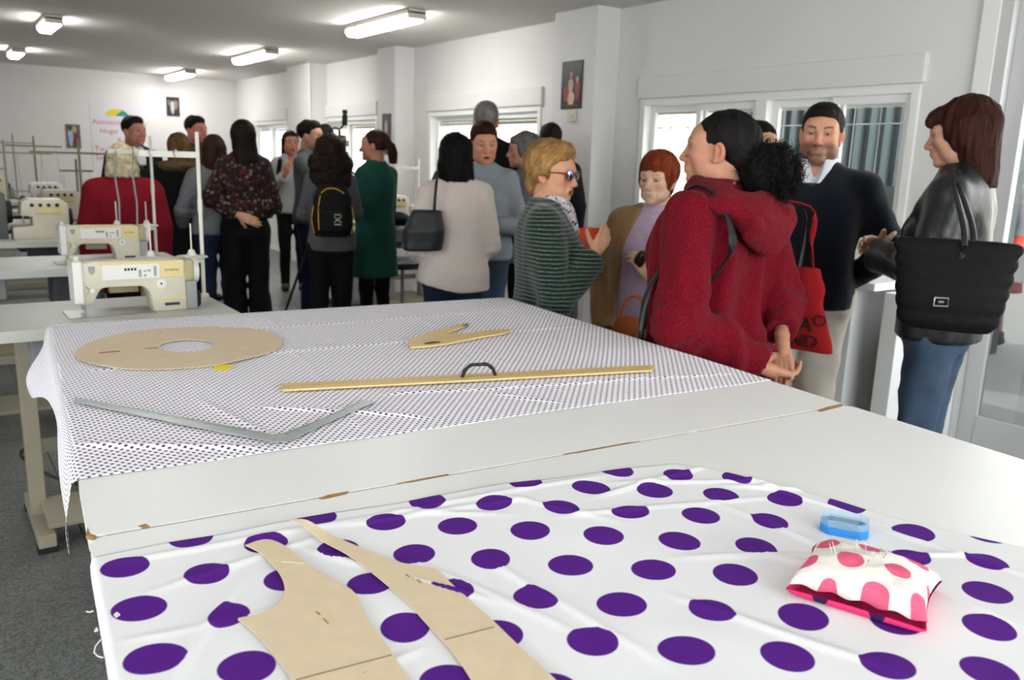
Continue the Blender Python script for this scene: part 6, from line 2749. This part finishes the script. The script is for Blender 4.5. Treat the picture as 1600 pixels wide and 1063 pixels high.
put('greywoman', 822, 207, 5.6, 82, 'woman in profile with short grey hair, half hidden behind the blond woman',
    dict(skin='#b07e68', w=1.1, d=1.1, elbL=(.25, -.04, 1.08), wrL=(.10, -.24, 1.08), old=1), dict(vol=H_crop, col='#3a3836', col2='#8a8682', strands=(900, .04, .002), noise=(.003, 45), res=.006),
    [dict(kind='top', name='sweater', mat=G_greyknit, th=.022, hem=.82, res=.014, sl=.85), TROUS(G_black, res=.014), SHOES], fine=True, hres=.005, res=.014,
    hands=[dict(w=(.08, -.26, 1.08), d=(-.5, -.8, .2), n=(-.3, .5, .6), side=1, curl=.5, res=.006)])
put('bald', 861, 192, 6.3, 165, 'man with thinning dark hair seen from behind above the blond woman',
    dict(fem=False, skin='#9a6a56'), dict(vol=lambda F: H_short(F, .002) + [('-', ell((.020, -.030, .135), (.045, .060, .034), F), .015)], col='#14100f', col2='#2a1f1a', noise=(.002, 50), res=.006),
    [dict(kind='top', name='jacket', mat=G_suit, th=.025, hem=.84, res=.016), TROUS(G_black, res=.016), SHOES], res=.016)

# ---- far group
put('green', 586, 202, 6.3, 138, 'woman with a ponytail in a bottle green knee-length dress',
    dict(phi_head=104, skin='#a8745c', w=.93, d=1.0, sh=.93, arm=.92, elbL=(.200, -.06, 1.10), wrL=(.10, -.24, 1.22), elbR=(-.20, -.06, 1.10), wrR=(-.05, -.24, 1.18)),
    dict(vol=H_pony, col='#17100e', col2='#3c251c', strands=(900, .05, .002), noise=(.002, 45), res=.006, toward=(0, .13, .02)),
    [dict(kind='top', name='dress', mat=G_dress, th=.018, hem=.57, flare=.05, flare_z=1.0, straight=.4, fold=(.006, 8, (1, 1, .4)), res=.013), TROUS(G_black, th=.002, res=.013, ankle=.028), SHOES], res=.013)
put('curly', 515, 210, 5.8, 176, 'woman with long curly brown hair wearing a black backpack, seen from behind',
    dict(w=.95, arm=.9, sh=.92, elbR=(-.20, -.08, 1.14), wrR=(-.12, -.24, 1.34), elbL=(.20, -.08, 1.12), wrL=(.12, -.22, 1.26), skin='#b08468'),
    dict(vol=lambda F: H_curly(F, .165), col='#0f0b08', col2='#2c1e15', strands=(2200, .05, .0022), noise=(.009, 34), res=.007, curl=.006, stretch=(1, 1, 1), down=1),
    [dict(kind='top', name='jumper', mat=mat('dark_grey_knit', '#4c4c50', .9, .15, var=.08, vscale=60), th=.018, hem=.86, res=.013), TROUS(G_black, th=.010, res=.013), SHOES], res=.013)
put('shooter', 483, 189, 7.2, -72, 'man with dark wavy hair in a slate shirt raising a photo camera',
    dict(fem=False, phi_head=-62, skin='#b07f66', w=.98, elbR=(-.27, -.14, 1.22), wrR=(-.10, -.22, 1.48), elbL=(.25, -.16, 1.22), wrL=(.06, -.26, 1.46)),
    dict(vol=lambda F: H_short(F, .008), col='#0e0b0b', col2='#241c19', strands=(700, .03, .002), noise=(.005, 40), res=.006),
    [dict(kind='top', name='shirt', mat=G_shirtgrey, th=.022, hem=.86, res=.015), TROUS(G_jeans_dk, th=.014, res=.015), SHOES], res=.015,
    hands=[dict(w=(-.09, -.235, 1.50), d=(.5, -.5, .6), n=(.6, .2, -.2), side=-1, curl=.6, res=.007)])
put('cameraman', 507, 194, 7.9, 160, 'dark-haired man working the video camera, partly hidden by the curly hair',
    dict(fem=False, skin='#a8765e', elbR=(-.26, -.12, 1.18), wrR=(-.14, -.30, 1.30)),
    dict(vol=H_short, col='#100d0c', col2='#2c211b', noise=(.003, 40), res=.007),
    [dict(kind='top', name='jacket', mat=G_black, th=.026, hem=.84, res=.016), TROUS(G_black, res=.016), SHOES], res=.016)
put('white', 454, 205, 8.9, 4, 'laughing woman in a white shirt with a black shoulder strap and black trousers',
    dict(phi_head=-12, skin='#b9795c', mouth=.005, lip='#8a3c38', elbR=(-.24, -.03, 1.10), wrR=(-.06, -.20, 1.24), elbL=(.23, .0, 1.10), wrL=(.10, -.20, 1.04), hs=1.05),
    dict(vol=lambda F: H_long(F, .22), col='#1c120f', col2='#3a2219', noise=(.003, 40), res=.008),
    [dict(kind='top', name='shirt', mat=mat('offwhite_blouse', '#a9aaa8', .85), th=.020, hem=.84, res=.016, vneck=(1.33, .05), sl=.95),
     dict(kind='raw', name='shoulder_strap', mat=G_black, res=.010, vol=[('+', cap((-.11, -.10, 1.40), (-.15, -.125, 1.08), .024, .024), 0), ('+', cap((-.11, -.10, 1.40), (-.11, .06, 1.43), .022, .022), 0)]),
     TROUS(G_black, th=.006, res=.016), SHOES], fine=True, hres=.006, res=.016,
    hands=[dict(w=(-.05, -.22, 1.26), d=(.3, -.4, .8), n=(.4, .6, 0), side=-1, curl=.5, res=.008)])
put('floral', 378, 187, 6.2, 176, 'woman with long dark hair, floral blouse and black flared trousers, hand on her back',
    dict(phi_head=165, w=.92, sh=.92, elbL=(.245, .125, 1.13), wrL=(.085, .140, 1.03), elbR=(-.20, .02, 1.09), wrR=(-.14, -.16, 1.05), skin='#b8886c', arm=.98),
    dict(vol=lambda F: H_long(F, .26, .088), col='#0d0a0a', col2='#231916', strands=(1400, .09, .002), noise=(.003, 36), res=.006, down=1, stretch=(1, 1, .3)),
    [dict(kind='top', name='blouse', mat=G_floral, th=.028, hem=.985, flare=.06, straight=.7, fold=(.012, 8, (1, 1, .5)), res=.012, crease=.010, sl=.92),
     TROUS(G_black, th=.018, ankle=.085, res=.013, top=1.0), SHOES], res=.013,
    hands=[dict(w=(.060, .155, 1.02), d=(-.85, .25, -.35), n=(-.2, -.9, -.1), side=1, curl=.3, res=.005)])
put('sweater', 333, 210, 6.4, 168, 'brown-haired woman in a light grey sweater and dark jeans, seen from behind',
    dict(w=1.1, d=1.05, elbL=(.27, .0, 1.10), wrL=(.24, -.14, .98), skin='#b8886c', arm=1.1),
    dict(vol=lambda F: H_bob(F, -.17, .104), col='#1d120f', col2='#41281c', strands=(1200, .07, .002), noise=(.003, 36), res=.006, down=1),
    [dict(kind='top', name='sweater', mat=G_greyknit, th=.022, hem=.90, res=.012, fold=(.008, 9, (1, 1, 1))), TROUS(G_jeans_dk, th=.010, res=.013), SHOES], res=.013)
put('darkman', 304, 182, 8.0, -42, 'dark-haired man with a flushed face looking right, half hidden behind the fur collar',
    dict(fem=False, skin='#b06c5a', w=1.05), dict(vol=lambda F: H_short(F, .008), col='#0d0b0b', col2='#211a18', noise=(.004, 40), res=.008),
    [dict(kind='top', name='jacket', mat=G_olive, th=.03, hem=.82, res=.018), TROUS(G_black, res=.018), SHOES], fine=True, hres=.006, res=.018)
put('fur', 278, 207, 6.8, 172, 'light-brown-haired woman in a black coat with brown fur collar, seen from behind',
    dict(w=1.12, d=1.1, skin='#b8886c', arm=1.2, elbL=(.26, .0, 1.08), wrL=(.2, -.15, 1.0)),
    dict(vol=lambda F: H_bob(F, -.16, .10), col='#3a2a18', col2='#6d5230', noise=(.004, 34), res=.007),
    [dict(kind='top', name='coat', mat=G_black, th=.034, hem=.62, flare=.06, res=.014),
     dict(kind='raw', name='fur_collar', mat=G_fur, res=.011, fold=(.012, 24, (1, 1, 1)), vol=[('+', ell((0, .03, 1.415), (.205, .145, .062), ID, (10, 0, 0)), 0), ('-', ell((0, 0, 1.52), (.065, .07, .09)), .01)]),
     TROUS(G_black, res=.016), SHOES], res=.016)
put('redback', 188, 224, 5.4, 178, 'person with fluffy white-blond hair in a dark red coat, seen from behind the machines',
    dict(w=1.28, d=1.2, sh=1.08, skin='#b8886c', arm=1.3),
    dict(vol=lambda F: H_bob(F, -.11, .112), col='#a89878', col2='#d8ccb0', strands=(2000, .035, .0025), noise=(.008, 42), res=.007, stretch=(1, 1, .6), lift=.012),
    [dict(kind='top', name='coat', mat=G_redcoat, th=.034, hem=.62, flare=.06, straight=.6, res=.012, fold=(.008, 8, (1, 1, .5))), TROUS(G_black, res=.016), SHOES], res=.016)
put('suit', 207, 182, 7.2, -28, 'dark-haired man in a charcoal suit and white shirt looking right, in front of the poster',
    dict(fem=False, phi_head=-38, skin='#a8705a', w=1.08, brow='#1c1410', browa=.6, head=(0, -2, 0)), dict(vol=lambda F: H_short(F, .006), col='#0f0c0b', col2='#2a201b', strands=(600, .03, .002), noise=(.003, 40), res=.007),
    [dict(kind='raw', name='shirt_collar', mat=G_white, res=.008, vol=[('+', loft([(1.31, 0, -.07, .07, .06), (1.42, 0, -.012, .080, .085), (1.468, 0, .010, .072, .074)], n=2.1), 0), ('-', ell((0, .014, 1.55), (.066, .070, .14)), .004), ('-', ell((0, -.115, 1.50), (.036, .085, .090)), .004)]),
     dict(kind='top', name='jacket', mat=G_suit, th=.028, hem=.80, res=.015, vneck=(1.26, .045), neck=(.086, .09, .045)), TROUS(G_suit, res=.016), SHOES], fine=True, hres=.0055, res=.016)
put('outside', 1592, 232, 7.2, 60, 'person outside beyond the glass door in a grey top and red skirt',
    dict(S=1.64, skin='#b8886c'), dict(vol=H_bob, col='#5a4a40', col2='#7a6a5c', res=.009),
    [dict(kind='top', name='dress', mat=mat('red_skirt', '#a83a30', .9), th=.02, hem=.5, flare=.1, res=.018), dict(kind='top', name='top', mat=G_greyknit, th=.03, hem=1.02, res=.018), SHOES], res=.018)
# ------------------------------------------------------------------ bags, cameras and other carried things
def cam_frame(px, py, t, yaw_off=0.0):
    """upright frame at a spot in the room: x to the photograph's right, y away, z up"""
    o = at_depth(px, py, t)
    d = ray(px, py)
    a = math.atan2(d[0], d[1])
    ez = np.array((0, 0, 1.0))
    ey = np.array((math.sin(a + yaw_off), math.cos(a + yaw_off), 0))
    ex = np.cross(ey, ez)
    return Fr(o, np.stack([ex, ey, ez], 1))


def soft_part(name, vol, res, m, parent, F, disp=None, cuts=()):
    """SDF solid given in frame F, stored relative to the parent's location"""
    lo = np.min([p[1][0] for p in vol if p[0] == '+'], 0) - .02
    hi = np.max([p[1][1] for p in vol if p[0] == '+'], 0) + .02
    V = Vol(lo, hi, res)
    for op, pr, k in vol:
        (V.add if op == '+' else V.sub)(pr, k)
    if disp:
        V.displace(disp)
    for c in cuts:
        V.cut(*c)
    Pv, Q = V.mesh(1)
    o = link(name, np_mesh(name, Pv - np.array(parent.location), Q), m, parent)
    return o


def tube_part(name, pts, r, m, parent, flat=None, seg=8):
    b = MB()
    dense = []
    pts = [np.array(p, dtype=float) for p in pts]
    for k in range(len(pts) - 1):
        q0, q1, q2, q3 = pts[max(0, k - 1)], pts[k], pts[k + 1], pts[min(len(pts) - 1, k + 2)]
        for t in (0, .2, .4, .6, .8):
            dense.append(.5 * ((2 * q1) + (-q0 + q2) * t + (2 * q0 - 5 * q1 + 4 * q2 - q3) * t * t + (-q0 + 3 * q1 - 3 * q2 + q3) * t ** 3))
    dense.append(pts[-1])
    c = np.array(parent.location)
    b.tube([tuple(p - c) for p in dense], r, seg, flat)
    return b.build(name, m, parent, smooth=True)


M_quilt = mat('black_nylon', '#0b0b0c', .7, .2, bump=.3, bscale=90)
M_strap = mat('strap_leather', '#15181a', .4, .4)
M_gold = mat('gold_metal', '#b08f4f', .3, metal=.9)
M_silver = mat('silver_metal', '#c9c6bd', .3, metal=.8)

# the big quilted tote on the leather-jacket woman's shoulder
F = cam_frame(1487, 443, 2.70)
root = empty('tote_bag', F.w((0, 0, -.15)), 0, 'large black quilted tote bag hanging from the leather-jacket shoulder', 'bag')
bandf = lambda p: -.003 * np.abs(np.sin((p[:, 2] - F.o[2]) * math.pi / .046)) ** .6
soft_part('bag_body', [('+', loft([(-.150, .0, 0, .120, .036), (-.135, 0, 0, .140, .052), (-.05, 0, 0, .156, .060), (.06, 0, 0, .166, .046), (.138, 0, 0, .172, .024)], F, n=2.8), 0)], .007, M_quilt, root, F, bandf)
shl = world_pt(INFO['leather'], (.168, .012, 1.452))
for k, (dx, dy) in enumerate(((-.004, -.030), (.022, .022))):
    q = shl + F.R[:, 0] * (k * .016)
    tube_part('strap', [F.w((.020 + dx, dy, .04)), F.w((.022 + dx, dy, .15)), F.w((.022 + dx, dy, .15)) * .5 + q * .5 + F.R[:, 1] * (-.055 + .03 * k), q + np.array((0, 0, -.03)) - F.R[:, 1] * (.055 - .02 * k), q + np.array((0, 0, .008))], .0100, M_strap, root, .45)
b = MB()
fx = lambda p: tuple(F.w(p) - np.array(root.location))
b.tube([fx((-.042, -.073, -.042)), fx((-.002, -.073, -.040)), fx((-.002, -.073, -.066)), fx((-.042, -.073, -.068)), fx((-.042, -.073, -.042))], .0028, 6)
bd = b.build('badge_frame', M_silver, root)
b = MB()
b.tube([fx((-.030, -.074, -.0545)), fx((-.014, -.074, -.0535))], .0035, 6)
b.build('badge_plate', M_silver, bd)

# red tote with black letters behind the red coat
F = cam_frame(1262, 483, 2.98, .25)
root = empty('cloth_bag', F.w((0, 0, -.16)), 0, 'flat red cloth bag with black letters hanging beside the red coat', 'bag')
Mrt = mat('red_canvas', '#86161b', .85, .15, bump=.2, bscale=300)
soft_part('bag_body', [('+', loft([(-.150, .012, 0, .088, .016), (0, .0, 0, .070, .020), (.145, -.020, 0, .045, .012)], F, n=3.2), 0)], .007, Mrt, root, F, lambda p: .004 * vnoise(p * 14, 3))
tube_part('strap', [F.w((-.045, 0, .12)), F.w((-.040, -.005, .24)), F.w((-.055, -.02, .36)), world_pt(INFO['coat'], (-.215, .035, 1.415))], .009, M_strap, root, .4)
tube_part('strap', [F.w((.005, 0, .13)), F.w((-.010, -.005, .24)), F.w((-.030, .0, .36)), world_pt(INFO['coat'], (-.20, .0, 1.43))], .011, Mrt, root, .4)
M_ink = mat('black_ink', '#1a0d0f', .8)
for tx, x, z, sz in (('O', .052, -.035, .060), ('A', .006, -.055, .075), ('ND', .006, -.115, .065)):
    o = text('lettering', tx, sz, M_ink, Matrix.Identity(4), root, .0012)
    ax, ay, az = F.R[:, 0], F.R[:, 2], -F.R[:, 1]
    o.matrix_local = basis(F.w((x, -.024, z)) - np.array(root.location), ax, ay, az)

# black shoulder bag of the woman in the red coat
inf = INFO['coat']
wp = lambda p: world_pt(inf, p)
root = empty('shoulder_bag', wp((.30, -.08, .72)), 0, 'black shoulder bag with a strap across the red coat', 'bag')
Fb = Fr(wp((.285, -.07, .82)), np.array(Euler((0, 0, inf['root'].rotation_euler.z)).to_matrix()))
soft_part('bag_body', [('+', rbox((0, 0, 0), (.045, .15, .11), .035, Fb), 0)], .009, M_strap, root, Fb)
tube_part('strap', [wp((.150, -.08, 1.40)), wp((.165, .0, 1.468)), wp((.180, .085, 1.445)), wp((.190, .150, 1.36)), wp((.205, .172, 1.28)), wp((.225, .140, 1.20)), wp((.22, .06, 1.10))], .013, M_strap, root, .35)
tube_part('strap', [wp((.300, -.075, .86)), wp((.292, -.085, .98)), wp((.262, -.090, 1.12)), wp((.20, -.06, 1.22))], .013, M_strap, root, .35)
for z in (.965, .955):
    tube_part('ring', [wp((.305, -.095 + 3 * (z - .955), z)), wp((.308, -.09 + 3 * (z - .955), z + .03))], .004, M_gold, root)

# black tote of the oatmeal cardigan woman
inf = INFO['beige']
F = cam_frame(661, 360, 4.33)
root = empty('handbag', F.w((0, 0, -.11)), 0, 'soft black tote hanging at the side of the long oatmeal cardigan', 'bag')
soft_part('bag_body', [('+', loft([(-.105, 0, 0, .10, .045), (0, .004, 0, .105, .06), (.105, .02, 0, .075, .035)], F, n=2.7), 0)], .008, mat('charcoal_leather', '#1b1c1f', .45), root, F, lambda p: .004 * vnoise(p * 16, 2))
tube_part('strap', [F.w((.055, -.01, .08)), F.w((.062, -.015, .20)), F.w((.070, -.01, .30)), world_pt(inf, (.125, .055, 1.462)), world_pt(inf, (.12, -.06, 1.44))], .010, M_strap, root, .5)
F = cam_frame(620, 343, 7.75)
root = empty('folded_jacket', (F.o[0], F.o[1], SZ), 0, 'black padded jacket dropped on the window-side sewing table', 'jacket')
Fj = Fr((F.o[0], F.o[1], SZ + .06), F.R)
soft_part('jacket_bulk', [('+', ell((0, 0, .0), (.13, .10, .075), Fj), 0), ('+', ell((-.07, 0, -.02), (.08, .09, .05), Fj), .03)], .012, G_black, root, Fj, lambda p: .012 * vnoise(p * 14, 5), [((0, 0, SZ + .002), (0, 0, -1))])

# orange bags and glasses case of the older woman
F = cam_frame(985, 516, 3.52, .3)
root = empty('handbag', F.w((0, 0, -.12)), 0, 'tan orange leather handbag at the hip of the woman in lilac', 'bag')
soft_part('bag_body', [('+', loft([(-.12, 0, 0, .085, .05), (.0, 0, 0, .080, .045), (.055, .0, 0, .060, .02)], F, n=3.0), 0)], .008, mat('tan_orange', '#a85424', .5), root, F)
tube_part('strap', [F.w((-.05, 0, .04)), F.w((-.03, .03, .13)), F.w((.03, .03, .13)), F.w((.05, 0, .04))], .007, MATS['tan_orange'], root)
F = cam_frame(928, 380, 4.05)
root = empty('shopping_bag', F.w((0, 0, -.13)), 0, 'bright orange bag under the arm of the woman in camel cardigan', 'bag')
soft_part('bag_body', [('+', loft([(-.13, 0, 0, .10, .04), (.02, 0, 0, .125, .045), (.068, .0, 0, .115, .02)], F, n=2.6), 0)], .009, mat('bright_orange', '#d8481c', .6), root, F, lambda p: .008 * vnoise(p * 18, 2))
inf = INFO['lilac']
c = world_pt(inf, (-.012, -.262, 1.215))
F = Fr(c, np.array(Euler((math.radians(10), math.radians(25), inf['root'].rotation_euler.z)).to_matrix()))
root = empty('glasses_case', c, 0, 'dark oval glasses case with gold rim held by the woman in lilac', 'case')
soft_part('case_shell', [('+', ell((0, 0, 0), (.024, .016, .045), F), 0)], .004, mat('case_dark', '#2a1c18', .35), root, F)
b = MB()
b.tube([tuple(F.w((.0245 * math.cos(a), 0, .0455 * math.sin(a))) - c) for a in np.linspace(0, 6.283, 22)], .0022, 6)
b.build('rim', M_gold, root)

# backpack of the curly-haired woman
inf = INFO['curly']
R_ = np.array(Euler((0, 0, inf['root'].rotation_euler.z)).to_matrix())
F = Fr(world_pt(inf, (.0, .185, 1.185)), R_)
root = empty('backpack', world_pt(inf, (0, .18, 1.0)), 0, 'black backpack with yellow trim on the curly-haired woman', 'bag')
Mbp = mat('black_cordura', '#0c0c0d', .75, .2, bump=.3, bscale=260)
M_yt = mat('yellow_trim', '#c79a1c', .6)
body = soft_part('pack_body', [('+', loft([(-.19, 0, 0, .125, .06), (-.10, 0, .004, .140, .075), (.08, 0, 0, .130, .07), (.16, 0, -.01, .085, .05)], F, n=2.8), 0), ('+', rbox((0, .065, -.08), (.095, .035, .085), .03, F), .01)], .009, Mbp, root, F)
for k, pts in enumerate((((-.075, .068, .105), (-.02, .078, .135), (.04, .078, .135), (.078, .066, .105)), ((.085, .085, .09), (.100, .085, .0), (.098, .085, -.14)), ((-.128, .03, .02), (-.142, .04, -.08), (-.125, .03, -.17)), ((.128, .03, .02), (.142, .04, -.08), (.125, .03, -.17)))):
    tube_part('trim_line', [F.w(p) for p in pts], .0032, M_yt, root)
o = text('lettering', 'IXI', .07, mat('pale_ink', '#a9a48c', .7), Matrix.Identity(4), root, .001)
o.matrix_local = basis(F.w((-.03, .105, -.07)) - np.array(root.location), F.R[:, 2], F.R[:, 0], F.R[:, 1])
for sg in (-1, 1):
    tube_part('strap', [F.w((sg * .07, -.03, .14)), world_pt(inf, (sg * .10, .03, 1.475)), world_pt(inf, (sg * .115, -.10, 1.40)), world_pt(inf, (sg * .13, -.15, 1.20))], .018, Mbp, root, .35)

# video camera on its tripod
F = cam_frame(524, 226, 6.75)
foot = np.array((F.o[0], F.o[1], 0))
root = empty('tripod', foot, 0, 'black tripod carrying the video camera in the far group', 'tripod')
top = F.o[2] - .12
for a in (-.60, 2.50, 1.1):
    b = MB()
    e = np.array((.50 * math.cos(a), .50 * math.sin(a), .01))
    b.tube([(0.02 * math.cos(a), .02 * math.sin(a), top - .05), tuple(e * .5 + np.array((0, 0, (top - .05) * .5))), tuple(e)], [.016, .013, .010], 8)
    lg = b.build('leg', M_dark, root)
    b = MB()
    b.cyl(tuple(e + np.array((0, 0, -.01))), tuple(e + np.array((0, 0, .015))), .016, seg=10)
    b.build('rubber_foot', M_dark, lg)
b = MB()
b.cyl((0, 0, top - .30), (0, 0, top), .014, seg=12)
b.cyl((0, 0, top - .06), (0, 0, top - .01), .035, seg=16)
b.build('centre_column', M_dark, root)
b = MB()
b.tube([(0, 0, top - .02), (.10, -.20, top - .12)], .009, 8)
b.build('pan_handle', M_dark, root)
root = empty('video_camera', (F.o[0], F.o[1], top), 0, 'black shoulder video camera with a top microphone on the tripod', 'camera')
yaw = math.radians(50)
ux, uy = np.array((math.cos(yaw), math.sin(yaw), 0)), np.array((-math.sin(yaw), math.cos(yaw), 0))
Fv = Fr((F.o[0], F.o[1], top + .09), np.stack([ux, uy, np.array((0, 0, 1.0))], 1))
M_vid = mat('camera_black', '#121214', .4, .4)
soft_part('camera_body', [('+', rbox((0, 0, 0), (.16, .05, .085), .015, Fv), 0), ('+', cap((-.16, 0, -.01), (-.24, 0, -.01), .04, .045, Fv), .01)], .009, M_vid, root, Fv)
tube_part('carry_handle', [Fv.w((-.12, 0, .08)), Fv.w((-.11, 0, .15)), Fv.w((.0, 0, .16)), Fv.w((.11, 0, .15)), Fv.w((.12, 0, .08))], .012, M_vid, root)
tube_part('microphone', [Fv.w((.10, -.05, .19)), Fv.w((.11, -.05, .27)), Fv.w((.11, -.05, .31))], .022, M_dark, root)
tube_part('microphone_arm', [Fv.w((.11, 0, .15)), Fv.w((.105, -.05, .20))], .008, M_vid, root)
soft_part('viewfinder', [('+', rbox((-.05, -.09, .04), (.05, .025, .025), .006, Fv), 0)], .007, M_vid, root, Fv)
# stills camera held by the man in the slate shirt
inf = INFO['shooter']
c = world_pt(inf, (.0, -.185, 1.575))
F = Fr(c, np.array(Euler((0, 0, inf['root'].rotation_euler.z - .1)).to_matrix()))
root = empty('photo_camera', c, 0, 'black stills camera raised to the eye of the man in slate shirt', 'camera')
soft_part('camera_body', [('+', rbox((0, 0, 0), (.07, .03, .045), .012, F), 0), ('+', rbox((0, 0, .045), (.025, .025, .02), .01, F), .01)], .007, M_vid, root, F)
b = MB()
b.cyl(tuple(F.w((0, -.03, -.005)) - c), tuple(F.w((0, -.13, -.005)) - c), .034, .038, 20)
b.build('lens', M_vid, root, smooth=True)
